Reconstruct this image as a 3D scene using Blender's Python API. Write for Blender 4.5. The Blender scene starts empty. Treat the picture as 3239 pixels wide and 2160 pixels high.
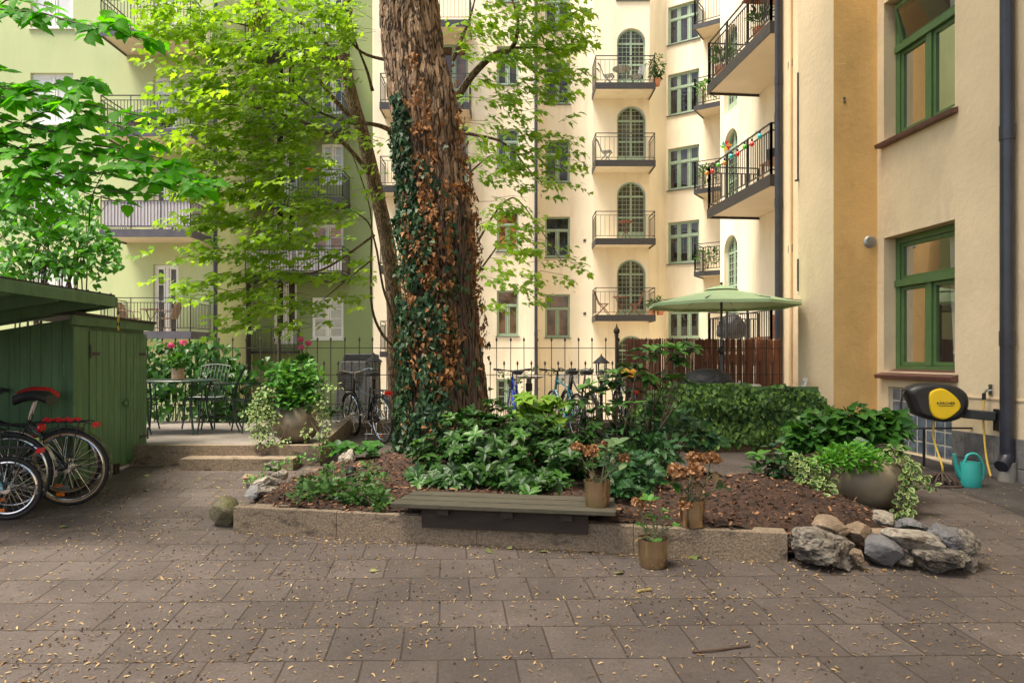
import bpy, math, random
import numpy as np
from mathutils import Vector, Matrix, noise
random.seed(7); RNG = np.random.default_rng(11)
S = bpy.context.scene; COL = S.collection
V = Vector; PI = math.pi
# ------------------------------------------------------------------ camera, sky, sun, exposure
F = 1567.7; CX = 1176.0; HY = 820.5; EYE = 1.6; SLOPE = 0.0374; GH = 762.4
cam = bpy.data.cameras.new('camera'); cam.lens = 24; cam.sensor_width = 36; cam.shift_y = 50/3239; cam.clip_end = 300; cam.clip_start = 0.05
co = bpy.data.objects.new('camera', cam); COL.objects.link(co); co.location = (0, 0, EYE); co.rotation_euler = (PI/2, 0, 0); S.camera = co
SUN = V((-0.33, -0.17, 0.93)).normalized()
w = bpy.data.worlds.new('World'); S.world = w; w.use_nodes = True
nt = w.node_tree; bg = nt.nodes['Background']; sk = nt.nodes.new('ShaderNodeTexSky'); sk.sky_type = 'NISHITA'; sk.sun_disc = False
sk.sun_elevation = math.asin(SUN.z); sk.sun_rotation = math.atan2(SUN.x, SUN.y); sk.dust_density = 3.0; sk.air_density = 1.0; sk.ozone_density = 0.6
hz = nt.nodes.new('ShaderNodeMix'); hz.data_type = 'RGBA'; hz.blend_type = 'MULTIPLY'; hz.inputs[0].default_value = 1; hz.inputs[7].default_value = (1.08, 1.0, .88, 1)
nt.links.new(sk.outputs[0], hz.inputs[6]); nt.links.new(hz.outputs[2], bg.inputs[0]); bg.inputs[1].default_value = 0.13
sl = bpy.data.lights.new('sun', 'SUN'); sl.energy = 4.2; sl.angle = math.radians(24); sl.color = (1, .92, .78)
so = bpy.data.objects.new('sun', sl); COL.objects.link(so); so.rotation_euler = SUN.to_track_quat('Z', 'Y').to_euler(); so.location = (0, 0, 30)
S.view_settings.view_transform = 'Standard'; S.view_settings.look = 'None'; S.view_settings.exposure = 1.3; S.view_settings.gamma = 1
S.render.engine = 'CYCLES'
S.cycles.max_bounces = 7; S.cycles.diffuse_bounces = 5; S.cycles.glossy_bounces = 3; S.cycles.transmission_bounces = 5; S.cycles.transparent_max_bounces = 8
S.cycles.use_denoising = True; S.cycles.caustics_reflective = False; S.cycles.caustics_refractive = False
# ------------------------------------------------------------------ helpers
def at(dx, dy, Y): return V(((dx-CX)/F*Y, Y, EYE + (HY-dy)/F*Y))
def gz(Y): return SLOPE*Y
def on(dx, dy, off=0.0):
    Y = F*(EYE-off)/(dy-GH); return V(((dx-CX)/F*Y, Y, gz(Y)+off))
def XP(dx, Y): return (dx-CX)/F*Y
def lin(r, g, b):
    f = lambda c: ((c/255+.055)/1.055)**2.4 if c > 10 else c/255/12.92
    return (f(r), f(g), f(b))
def thing(name, label, cat, loc=(0, 0, 0), rz=0, group=None):
    o = bpy.data.objects.new(name, None); COL.objects.link(o); o.empty_display_size = .1
    o.location = loc; o.rotation_euler = (0, 0, rz); o['label'] = label; o['category'] = cat
    if group: o['group'] = group
    return o
def tag(o, label=None, cat=None, group=None, kind=None):
    for k, x in (('label', label), ('category', cat), ('group', group), ('kind', kind)):
        if x: o[k] = x
    return o
def link(name, me, m, parent=None, world=False):
    o = bpy.data.objects.new(name, me); COL.objects.link(o)
    if m is not None: me.materials.append(m)
    if parent is not None:
        o.parent = parent
        if world:
            p = parent
            while p.parent is not None: p = p.parent
            if parent is p: o.matrix_parent_inverse = (Matrix.Translation(p.location) @ p.rotation_euler.to_matrix().to_4x4()).inverted()
    return o
def kids(o): return [c for c in o.children]
def copy_tree(o, parent=None):
    c = o.copy(); COL.objects.link(c)
    if parent is not None: c.parent = parent
    for ch in kids(o): copy_tree(ch, c)
    return c
def basis(d):
    d = d.normalized(); a = V((0, 0, 1)) if abs(d.z) < .95 else V((1, 0, 0))
    s = d.cross(a).normalized(); return s, s.cross(d).normalized()
class MB:
    def __init__(s): s.v = []; s.f = []
    def add(s, vs, fs):
        n = len(s.v); s.v += [tuple(x) for x in vs]; s.f += [tuple(i+n for i in f) for f in fs]
    def quad(s, *p): s.add(p, [tuple(range(len(p)))])
    def frame_box(s, o, a, b, c):
        o, a, b, c = V(o), V(a), V(b), V(c)
        vs = [o, o+a, o+a+b, o+b, o+c, o+a+c, o+a+b+c, o+b+c]
        s.add(vs, [(0, 3, 2, 1), (4, 5, 6, 7), (0, 1, 5, 4), (1, 2, 6, 5), (2, 3, 7, 6), (3, 0, 4, 7)])
    def box(s, x0, y0, z0, x1, y1, z1): s.frame_box((x0, y0, z0), (x1-x0, 0, 0), (0, y1-y0, 0), (0, 0, z1-z0))
    def cbox(s, c, sx, sy, sz, rz=0):
        a = V((math.cos(rz), math.sin(rz), 0)); b = V((-a.y, a.x, 0)); c = V(c)
        s.frame_box(c-a*sx/2-b*sy/2-V((0, 0, sz/2)), a*sx, b*sy, V((0, 0, sz)))
    def bar(s, p, q, wd=.02, h=None, up=None):
        p, q = V(p), V(q); d = q-p; h = h or wd
        if up is None: a, b = basis(d)
        else:
            b = V(up); a = d.cross(b).normalized(); b = a.cross(d).normalized()
        s.frame_box(p-a*wd/2-b*h/2, a*wd, b*h, d)
    def tube(s, pts, r=.01, n=6, closed=False, cap=True):
        pts = [V(p) for p in pts]; m = len(pts)
        rs = r if hasattr(r, '__len__') else [r]*m
        vs = []; u = None
        for i, p in enumerate(pts):
            if closed: d = pts[(i+1) % m]-pts[i-1]
            else: d = pts[min(i+1, m-1)]-pts[max(i-1, 0)]
            if d.length < 1e-9: d = V((0, 0, 1))
            d.normalize()
            if u is None: u, _ = basis(d)
            u = (u-d*u.dot(d))
            if u.length < 1e-6: u, _ = basis(d)
            u.normalize(); v2 = d.cross(u)
            for k in range(n):
                a = 2*PI*k/n; vs.append(p+(u*math.cos(a)+v2*math.sin(a))*rs[i])
        fs = []
        for i in range(m if closed else m-1):
            j = (i+1) % m
            for k in range(n): fs.append((i*n+k, i*n+(k+1) % n, j*n+(k+1) % n, j*n+k))
        if cap and not closed: fs += [tuple(range(n-1, -1, -1)), tuple(range((m-1)*n, m*n))]
        s.add(vs, fs)
    def lathe(s, prof, n=20, c=(0, 0, 0), axis=None, cap=False):
        c = V(c); ax = V(axis).normalized() if axis else V((0, 0, 1)); a, b = basis(ax) if axis else (V((1, 0, 0)), V((0, 1, 0)))
        vs = []
        for r, z in prof:
            for k in range(n):
                t = 2*PI*k/n; vs.append(c+ax*z+(a*math.cos(t)+b*math.sin(t))*r)
        fs = [(i*n+k, i*n+(k+1) % n, (i+1)*n+(k+1) % n, (i+1)*n+k) for i in range(len(prof)-1) for k in range(n)]
        if cap: fs += [tuple(range(n-1, -1, -1)), tuple(range((len(prof)-1)*n, len(prof)*n))]
        s.add(vs, fs)
    def prism(s, pts, d):
        n = len(pts); d = V(d); pts = [V(p) for p in pts]
        s.add(pts+[p+d for p in pts], [tuple(range(n-1, -1, -1)), tuple(range(n, 2*n))]+[(i, (i+1) % n, n+(i+1) % n, n+i) for i in range(n)])
    def sphere(s, c, r, n=10, m=6, sc=(1, 1, 1)):
        c = V(c); vs = []; fs = []
        for i in range(m+1):
            t = PI*i/m
            for k in range(n):
                a = 2*PI*k/n; vs.append(c+V((r*sc[0]*math.sin(t)*math.cos(a), r*sc[1]*math.sin(t)*math.sin(a), r*sc[2]*math.cos(t))))
        for i in range(m):
            for k in range(n): fs.append((i*n+k, (i+1)*n+k, (i+1)*n+(k+1) % n, i*n+(k+1) % n))
        s.add(vs, fs)
    def build(s, name, m, parent=None, world=False, smooth=False, bevel=0):
        me = bpy.data.meshes.new(name); me.from_pydata(s.v, [], s.f); me.validate(); me.update()
        if smooth:
            me.polygons.foreach_set('use_smooth', [True]*len(me.polygons))
            try: me.set_sharp_from_angle(angle=math.radians(45))
            except Exception: pass
        o = link(name, me, m, parent, world)
        if bevel:
            b = o.modifiers.new('b', 'BEVEL'); b.width = bevel; b.segments = 2; b.limit_method = 'ANGLE'
        return o
def curve(pts, k=6):
    pts = [V(p) for p in pts]; out = []
    for i in range(len(pts)-1):
        p0, p1, p2, p3 = pts[max(i-1, 0)], pts[i], pts[i+1], pts[min(i+2, len(pts)-1)]
        for j in range(k):
            t = j/k; out.append(.5*((2*p1)+(p2-p0)*t+(2*p0-5*p1+4*p2-p3)*t*t+(3*p1-p0-3*p2+p3)*t**3))
    out.append(pts[-1]); return out
# ------------------------------------------------------------------ materials
def newmat(name):
    m = bpy.data.materials.new(name); m.use_nodes = True; nt = m.node_tree; return m, nt, nt.nodes['Principled BSDF'], nt.nodes['Material Output']
def N(nt, t, **k):
    n = nt.nodes.new('ShaderNode'+t)
    for a, b in k.items():
        if a.startswith('i_'):
            q = a[2:]; n.inputs[int(q) if q.isdigit() else q.replace('_', ' ')].default_value = b
        else: setattr(n, a, b)
    return n
def mixc(nt, fac, a, b, mode='MIX'):
    n = N(nt, 'Mix', data_type='RGBA', blend_type=mode)
    for s, x in ((0, fac), (6, a), (7, b)):
        if hasattr(x, 'node'): nt.links.new(x, n.inputs[s])
        elif isinstance(x, (int, float)): n.inputs[s].default_value = x
        else: n.inputs[s].default_value = (*x[:3], 1)
    return n.outputs[2]
def ramp(nt, src, stops):
    n = N(nt, 'ValToRGB'); e = n.color_ramp.elements
    while len(e) < len(stops): e.new(.5)
    for i, (p, c) in enumerate(stops): e[i].position = p; e[i].color = (*c, 1) if not isinstance(c, (int, float)) else (c, c, c, 1)
    nt.links.new(src, n.inputs[0]); return n.outputs[0]
def noisef(nt, scale, detail=4, rough=.55, stretch=None, coord='Object'):
    tc = N(nt, 'TexCoord'); src = tc.outputs[coord]
    if stretch:
        mp = N(nt, 'Mapping'); mp.inputs['Scale'].default_value = stretch; nt.links.new(src, mp.inputs[0]); src = mp.outputs[0]
    n = N(nt, 'TexNoise'); n.inputs['Scale'].default_value = scale; n.inputs['Detail'].default_value = detail; n.inputs['Roughness'].default_value = rough
    nt.links.new(src, n.inputs['Vector']); return n.outputs['Fac']
def scale3(c, k): return tuple(min(1, x*k) for x in c)
def mk(name, col, rough=.6, metal=0, var=.12, vs=3.0, bump=0, bs=80, col2=None, spec=.5, stretch=None, bstretch=None, dirt=None, coat=0):
    m, nt, p, out = newmat(name)
    f = noisef(nt, vs, 5, .6, stretch)
    f = ramp(nt, f, [(.32, 0.), (.68, 1.)])
    c = mixc(nt, f, scale3(col, 1-var), col2 or scale3(col, 1+var))
    if dirt:
        dcol, dsc, lo, hi = dirt[:4]; d = noisef(nt, dsc, 6, .65, dirt[4] if len(dirt) > 4 else None); d = ramp(nt, d, [(lo, 0.), (hi, 1.)]); c = mixc(nt, d, c, dcol)
    nt.links.new(c, p.inputs['Base Color']); p.inputs['Roughness'].default_value = rough; p.inputs['Metallic'].default_value = metal
    p.inputs['Specular IOR Level'].default_value = spec; p.inputs['Coat Weight'].default_value = coat
    if bump:
        b = N(nt, 'Bump'); b.inputs['Strength'].default_value = bump; b.inputs['Distance'].default_value = .02
        nt.links.new(noisef(nt, bs, 6, .65, bstretch), b.inputs['Height']); nt.links.new(b.outputs[0], p.inputs['Normal'])
    return m
def mkleaf(name, c1, c2, trans=.35, rough=.4, edge=None, tcol=None, spec=.25, vein=1.25):
    m, nt, p, out = newmat(name)
    a = N(nt, 'Attribute', attribute_name='rnd'); e = N(nt, 'Attribute', attribute_name='edge')
    c = mixc(nt, a.outputs['Fac'], c1, c2)
    if edge: c = mixc(nt, ramp(nt, e.outputs['Fac'], [(.60, 0.), (.72, 1.)]), c, edge)
    elif vein != 1: c = mixc(nt, ramp(nt, e.outputs['Fac'], [(.0, 1.), (.22, 0.)]), c, mixc(nt, 1.0, c, (vein, vein, vein*.9), 'MULTIPLY'))
    nt.links.new(c, p.inputs['Base Color']); p.inputs['Roughness'].default_value = rough; p.inputs['Specular IOR Level'].default_value = spec
    if trans:
        t = N(nt, 'BsdfTranslucent'); tc = mixc(nt, 1.0, c, tcol or (1.5, 1.35, .6), 'MULTIPLY'); nt.links.new(tc, t.inputs[0])
        mx = N(nt, 'MixShader'); mx.inputs[0].default_value = trans
        nt.links.new(p.outputs[0], mx.inputs[1]); nt.links.new(t.outputs[0], mx.inputs[2]); nt.links.new(mx.outputs[0], out.inputs[0])
    return m
# ------------------------------------------------------------------ leaves
def fan(half, ctr=.4, fold=.25, curl=.25):
    right = [p for p in half]; left = [(-x, y) for x, y in half[::-1] if x > 1e-6]
    ol = right+left; vs = [(0, ctr, 0.)]+[(x, y, 0.) for x, y in ol]
    n = len(ol); tris = [(0, 1+i, 1+(i+1) % n) for i in range(n)]
    a = np.array(vs, float); a[:, 2] = np.abs(a[:, 0])*fold - curl*a[:, 1]**2*.5
    ed = np.array([0.]+[0. if abs(x) < 1e-6 and y < .05 else 1. for x, y in ol]); return a, np.array(tris), ed
LT = {
 'maple': fan([(0, 0), (.24, -.07), (.27, .12), (.54, .20), (.38, .36), (.56, .66), (.25, .55), (.19, .76), (0, 1.02)], .3, .18, .35),
 'ivy': fan([(0, 0), (.24, -.10), (.50, .14), (.25, .32), (.30, .55), (0, 1.0)], .28, .15, .25),
 'elm': fan([(0, 0), (.22, .08), (.36, .26), (.32, .33), (.38, .44), (.31, .52), (.32, .62), (.20, .72), (.17, .82), (0, 1.05)], .42, .3, .35),
 'lance': fan([(0, 0), (.09, .2), (.145, .5), (.11, .78), (0, 1.)], .5, .5, .45),
 'heart': fan([(0, .04), (.22, -.08), (.42, .15), (.36, .45), (.15, .8), (0, 1.)], .35, .25, .4),
 'oval': fan([(0, 0), (.20, .18), (.27, .48), (.18, .8), (0, 1.)], .45, .35, .35),
 'cut': fan([(0, 0), (.30, -.05), (.22, .12), (.52, .22), (.26, .32), (.44, .62), (.18, .52), (.16, .8), (0, 1.05)], .3, .2, .4),
 'chip': fan([(0, 0), (.14, .1), (.16, .8), (0, 1.)], .5, .3, .2),
}
def unit(a): return a/np.maximum(np.linalg.norm(a, axis=1, keepdims=True), 1e-9)
def leaves(name, m, kind, pos, dirv, nrm, size, parent=None, rnd=None, world=True, width=1.0):
    T, tri, ed = LT[kind]; pos = np.asarray(pos, float); n = len(pos)
    if n == 0: return None
    y = unit(np.asarray(dirv, float)); z = np.asarray(nrm, float); z = z-y*(z*y).sum(1, keepdims=True); z = unit(z); x = np.cross(y, z)
    s = np.broadcast_to(np.asarray(size, float), (n,))[:, None, None]
    fl = RNG.uniform(.3, 1.7, (n, 1, 1))
    P = pos[:, None, :]+s*(T[None, :, 0:1]*width*x[:, None, :]+T[None, :, 1:2]*y[:, None, :]+T[None, :, 2:3]*fl*z[:, None, :])
    k = len(T); me = bpy.data.meshes.new(name)
    me.vertices.add(n*k); me.vertices.foreach_set('co', P.reshape(-1))
    idx = (tri[None]+(np.arange(n)*k)[:, None, None]).reshape(-1); nt_ = n*len(tri)
    me.loops.add(nt_*3); me.polygons.add(nt_)
    me.loops.foreach_set('vertex_index', idx.astype(np.int32)); me.polygons.foreach_set('loop_start', (np.arange(nt_)*3).astype(np.int32))
    try: me.polygons.foreach_set('loop_total', np.full(nt_, 3, np.int32))
    except Exception: pass
    if rnd is None: rnd = RNG.random(n)
    a = me.attributes.new('rnd', 'FLOAT', 'POINT'); a.data.foreach_set('value', np.repeat(np.clip(rnd, 0, 1), k).astype(np.float32))
    b = me.attributes.new('edge', 'FLOAT', 'POINT'); b.data.foreach_set('value', np.tile(ed, n).astype(np.float32))
    me.update(calc_edges=True); me.validate()
    return link(name, me, m, parent, world)
def rdir(n): return unit(RNG.normal(size=(n, 3)))
# ------------------------------------------------------------------ shared materials
M = {}
M['cream'] = mk('cream_plaster', (.82, .73, .55), .85, var=.07, vs=.45, bump=.3, bs=22, dirt=((.60, .49, .34), 1.1, .5, .8, (1, 1, .16)))
M['near'] = mk('peach_plaster', (.82, .645, .425), .85, var=.08, vs=.9, bump=.45, bs=12, dirt=((.66, .51, .36), 1.5, .56, .78, (1, 1, .45)))
M['bounced'] = mk('bounce_tinted_plaster', (.76, .47, .175), .85, var=.09, vs=1.2, bump=.4, bs=12, dirt=((.60, .35, .12), 2.0, .5, .8, (1, 1, .5)))  # golden tone: light bounced between the walls, put into the plaster colour
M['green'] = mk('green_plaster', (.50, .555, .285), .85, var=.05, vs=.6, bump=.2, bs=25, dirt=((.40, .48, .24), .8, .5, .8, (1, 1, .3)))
M['greenshade'] = mk('shaded_green_plaster', (.235, .295, .13), .85, var=.06, vs=.6, bump=.2, bs=25)  # same plaster as the wing, with the recess's shade put into its colour
M['stone'] = mk('granite_plinth', (.17, .16, .155), .8, var=.3, vs=9, bump=.6, bs=30)
M['frame'] = mk('sage_window_paint', (.30, .40, .28), .45, var=.08, vs=6)
M['framew'] = mk('white_window_paint', (.80, .79, .74), .45, var=.04, vs=6)
M['frameg'] = mk('green_window_paint', (.085, .165, .058), .4, var=.1, vs=5, bump=.05, bs=60)
M['sill'] = mk('grey_sill_metal', (.09, .10, .11), .5, var=.2, vs=5)
M['sillr'] = mk('oxide_red_sill_metal', (.13, .055, .045), .45, var=.25, vs=6, bump=.1, bs=30)
M['pipe'] = mk('dark_blue_pipe_paint', (.024, .026, .040), .35, var=.25, vs=5, coat=.2)
M['iron'] = mk('black_iron', (.028, .026, .026), .45, var=.3, vs=8)
M['fasc'] = mk('balcony_fascia', (.075, .070, .085), .5, var=.2, vs=4)
M['board'] = mk('balcony_underside', (.62, .52, .38), .7, var=.05, vs=2)
M['rust'] = mk('rusty_fence_iron', (.055, .045, .032), .7, var=.4, vs=12, bump=.2, bs=80)
M['screen'] = mk('grey_fabric_screen', (.62, .58, .60), .8, var=.05, vs=3)
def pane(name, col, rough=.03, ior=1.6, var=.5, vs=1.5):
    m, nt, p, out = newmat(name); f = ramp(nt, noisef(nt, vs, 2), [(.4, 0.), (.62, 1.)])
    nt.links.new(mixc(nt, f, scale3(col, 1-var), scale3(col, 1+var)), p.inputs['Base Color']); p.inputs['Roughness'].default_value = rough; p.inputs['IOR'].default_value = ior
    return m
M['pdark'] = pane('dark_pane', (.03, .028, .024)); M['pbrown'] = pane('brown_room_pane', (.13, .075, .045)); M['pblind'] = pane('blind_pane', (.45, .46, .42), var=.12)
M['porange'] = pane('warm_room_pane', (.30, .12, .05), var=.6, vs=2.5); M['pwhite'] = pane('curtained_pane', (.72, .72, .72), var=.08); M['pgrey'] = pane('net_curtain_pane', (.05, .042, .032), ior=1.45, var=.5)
def mkglass():
    m, nt, p, out = newmat('clear_glass'); t = N(nt, 'BsdfTransparent'); t.inputs[0].default_value = (.86, .88, .86, 1); g = N(nt, 'BsdfGlossy'); g.inputs['Roughness'].default_value = .01
    fr = N(nt, 'Fresnel'); fr.inputs[0].default_value = 1.25; mx = N(nt, 'MixShader'); nt.links.new(fr.outputs[0], mx.inputs[0]); nt.links.new(t.outputs[0], mx.inputs[1]); nt.links.new(g.outputs[0], mx.inputs[2]); nt.links.new(mx.outputs[0], out.inputs[0]); return m
M['glass'] = mkglass()
# ------------------------------------------------------------------ ground
def mkpaving():
    m, nt, p, out = newmat('concrete_slabs'); tc = N(nt, 'TexCoord')
    def dot(vec):
        d = N(nt, 'VectorMath', operation='DOT_PRODUCT'); d.inputs[1].default_value = vec; nt.links.new(tc.outputs['Object'], d.inputs[0]); return d.outputs['Value']
    cb = N(nt, 'CombineXYZ'); nt.links.new(dot((1, .098, 0)), cb.inputs[0]); nt.links.new(dot((-.018, 1, 0)), cb.inputs[1])
    wv = N(nt, 'VectorMath', operation='ADD'); wn = N(nt, 'TexNoise'); wn.inputs['Scale'].default_value = 2.2; wn.inputs['Detail'].default_value = 3
    nt.links.new(tc.outputs['Object'], wn.inputs['Vector']); ws = N(nt, 'VectorMath', operation='SCALE'); ws.inputs['Scale'].default_value = .022
    nt.links.new(wn.outputs['Color'], ws.inputs[0]); nt.links.new(cb.outputs[0], wv.inputs[0]); nt.links.new(ws.outputs[0], wv.inputs[1])
    mp = N(nt, 'Mapping'); mp.inputs['Location'].default_value = (.02+.0, -3.34-.01+.37*20, 0); nt.links.new(wv.outputs[0], mp.inputs[0])
    b = N(nt, 'TexBrick'); b.offset = .5; b.inputs['Scale'].default_value = 1; b.inputs['Brick Width'].default_value = .372; b.inputs['Row Height'].default_value = .37
    b.inputs['Mortar Size'].default_value = .0055; b.inputs['Mortar Smooth'].default_value = .25; b.inputs['Bias'].default_value = 0
    b.inputs['Color1'].default_value = (.080, .064, .057, 1); b.inputs['Color2'].default_value = (.110, .089, .079, 1); b.inputs['Mortar'].default_value = (.045, .034, .027, 1); nt.links.new(mp.outputs[0], b.inputs['Vector'])
    n1 = ramp(nt, noisef(nt, 1.3, 6, .65), [(.3, .68), (.7, 1.18)]); n2 = ramp(nt, noisef(nt, 60, 3, .7), [(.3, .8), (.7, 1.18)])
    c = mixc(nt, 1.0, b.outputs['Color'], n1, 'MULTIPLY'); c = mixc(nt, 1.0, c, n2, 'MULTIPLY')
    st = ramp(nt, noisef(nt, 4, 7, .75), [(.54, 0.), (.70, .75)]); c = mixc(nt, st, c, (.075, .058, .045))
    lt = ramp(nt, noisef(nt, 2.6, 5, .7), [(.62, 0.), (.8, .45)]); c = mixc(nt, lt, c, (.20, .165, .145))
    nt.links.new(c, p.inputs['Base Color']); p.inputs['Roughness'].default_value = .82; p.inputs['Specular IOR Level'].default_value = .3
    fs_ = ramp(nt, noisef(nt, 170, 2, .6), [(.60, 0.), (.66, .55)]); c = mixc(nt, fs_, c, (.035, .026, .02)); nt.links.new(c, p.inputs['Base Color'])
    bu = N(nt, 'Bump'); bu.inputs['Strength'].default_value = .5; bu.inputs['Distance'].default_value = .012; mt = N(nt, 'Math', operation='MULTIPLY_ADD'); mt.inputs[1].default_value = -1.0; nt.links.new(b.outputs['Fac'], mt.inputs[0]); nt.links.new(noisef(nt, 45, 6, .7), mt.inputs[2])
    nt.links.new(mt.outputs[0], bu.inputs['Height']); nt.links.new(bu.outputs[0], p.inputs['Normal']); return m
M['paving'] = mkpaving()
b = MB(); b.quad((-40, -12, gz(-12)), (40, -12, gz(-12)), (40, 10.75, gz(10.75)), (-40, 10.75, gz(10.75)))
tag(b.build('paving', M['paving']), kind='structure')
M['conc'] = mk('terrace_concrete', (.30, .27, .235), .85, var=.15, vs=3, bump=.3, bs=40, dirt=((.13, .10, .08), 2.5, .5, .75))
M['granite'] = mk('speckled_granite', (.21, .158, .108), .8, var=.5, vs=75, bump=.6, bs=60, dirt=((.05, .036, .026), 4, .54, .68, (1, 1, 2.4)))
M['concfloor'] = mk('terrace_slabs', (.19, .165, .145), .85, var=.18, vs=4, bump=.3, bs=40, dirt=((.15, .115, .09), 3, .5, .8))
TZ = .55
b = MB(); tp = [(-16, 8.22), (-2.42, 8.22), (-2.66, 10.95), (-2.7, 11.55), (-16, 11.55)]
b.prism([(x, y, .0) for x, y in tp], (0, 0, TZ-.012)); tag(b.build('terrace', M['concfloor']), kind='structure')
b = MB()   # granite edging of the terrace
b.box(-16, 8.14, gz(8.14)-.05, -2.40, 8.26, TZ); ed = [(-2.40, 8.14), (-2.29, 8.14), (-2.55, 10.9), (-2.67, 10.9)]
b.prism([(x, y, gz(y)-.05) for x, y in ed], (0, 0, TZ-gz(8.2)+.05-.004)); tag(b.build('terrace_kerb', M['granite']), kind='structure')
b = MB(); p0 = on(440, 1070); p1 = on(672, 1070)
b.box(p0.x, 7.86, gz(7.9)-.02, p1.x+.1, 8.135, gz(7.9)+.135); tag(b.build('terrace_step', M['granite']), kind='structure')
b = MB(); b.box(-2.52, 10.72, .2, 9, 10.88, TZ+.02); tag(b.build('rear_kerb', M['granite']), kind='structure')
b = MB(); b.box(-2.7, 10.885, .2, 9, 11.75, TZ-.02); M['soil'] = mk('dark_soil', (.06, .042, .03), .95, var=.4, vs=20, bump=.8, bs=40); tag(b.build('planting_strip', M['soil']), kind='structure')
b = MB(); b.quad((-40, 11.5, -1.0), (40, 11.5, -1.0), (40, 45, -1.0), (-40, 45, -1.0)); tag(b.build('lower_yard', M['conc']), kind='structure')
# ------------------------------------------------------------------ walls with real openings
class Wall:
    def __init__(s, A, B):
        s.A = V((A[0], A[1])); s.B = V((B[0], B[1])); s.d = (s.B-s.A); s.L = s.d.length; s.d.normalize()
        n = V((s.d.y, -s.d.x)); mid = (s.A+s.B)/2
        if n.dot(-mid) < 0: n = -n
        s.n = n; s.op = []; s.t = .14
    def u(s, dx):
        k = (dx-CX)/F; den = s.d.x-k*s.d.y; return (k*s.A.y-s.A.x)/den
    def Y(s, u): return s.A.y+s.d.y*u
    def z(s, dy, u): return EYE+(HY-dy)/F*s.Y(u)
    def pt(s, u, z, off=0): q = s.A+s.d*u+s.n*off; return V((q.x, q.y, z))
    def px(s, x0, x1, y0, y1):
        a, b_ = s.u(x0), s.u(x1)
        if a > b_: a, b_ = b_, a
        m = (a+b_)/2; return a, b_, s.z(y1, m), s.z(y0, m)
    def hole(s, u0, u1, z0, z1, arch=0): s.op.append((u0, u1, z0, z1, arch)); return s.op[-1]
    def mesh(s, mb, z0, z1):
        us = sorted({0., s.L, *[o[0] for o in s.op], *[o[1] for o in s.op]}); zs = sorted({z0, z1, *[o[2] for o in s.op], *[o[3] for o in s.op]})
        us = [u for u in us if -1e-6 <= u <= s.L+1e-6]; zs = [z for z in zs if z0-1e-6 <= z <= z1+1e-6]
        idx = {}; vs = []; fs = []
        def g(i, j):
            if (i, j) not in idx: idx[i, j] = len(vs); vs.append(s.pt(us[i], zs[j]))
            return idx[i, j]
        for i in range(len(us)-1):
            for j in range(len(zs)-1):
                um, zm = (us[i]+us[i+1])/2, (zs[j]+zs[j+1])/2
                if any(o[0] < um < o[1] and o[2] < zm < o[3] for o in s.op): continue
                fs.append((g(i, j), g(i+1, j), g(i+1, j+1), g(i, j+1)))
        mb.add(vs, fs)
        for (u0, u1, a, c, arch) in s.op:
            t = -s.t
            if arch:
                ar = s.arc(u0, u1, c, arch); m = len(ar)//2
                mb.quad(*[s.pt(*q) for q in [(u0, c)]+ar[:m+1][::-1]]); mb.quad(*[s.pt(*q) for q in [(u1, c)]+ar[m:][::-1]])
                loop = [(u0, a)]+ar+[(u1, a)]
            else: loop = [(u0, a), (u0, c), (u1, c), (u1, a)]
            for k in range(len(loop)):
                p, q = loop[k], loop[(k+1) % len(loop)]; mb.quad(s.pt(*p), s.pt(*q), s.pt(q[0], q[1], t), s.pt(p[0], p[1], t))
    def arc(s, u0, u1, c, h, n=12):
        um, r = (u0+u1)/2, (u1-u0)/2; return [(um-r*math.cos(PI*k/n), c-h+h*math.sin(PI*k/n)) for k in range(n+1)]
    def bar(s, mb, u0, z0, u1, z1, w, off, th=.05):
        """straight bar lying in the wall plane, its outer face at off"""
        p, q = s.pt(u0, z0, off-th/2), s.pt(u1, z1, off-th/2); mb.bar(p, q, w, th, up=V((s.n.x, s.n.y, 0)))
    def rect(s, mb, u0, u1, z0, z1, off, th): mb.frame_box(s.pt(u0, z0, off-th), V((s.d.x, s.d.y, 0))*(u1-u0), V((s.n.x, s.n.y, 0))*th, V((0, 0, z1-z0)))
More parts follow.
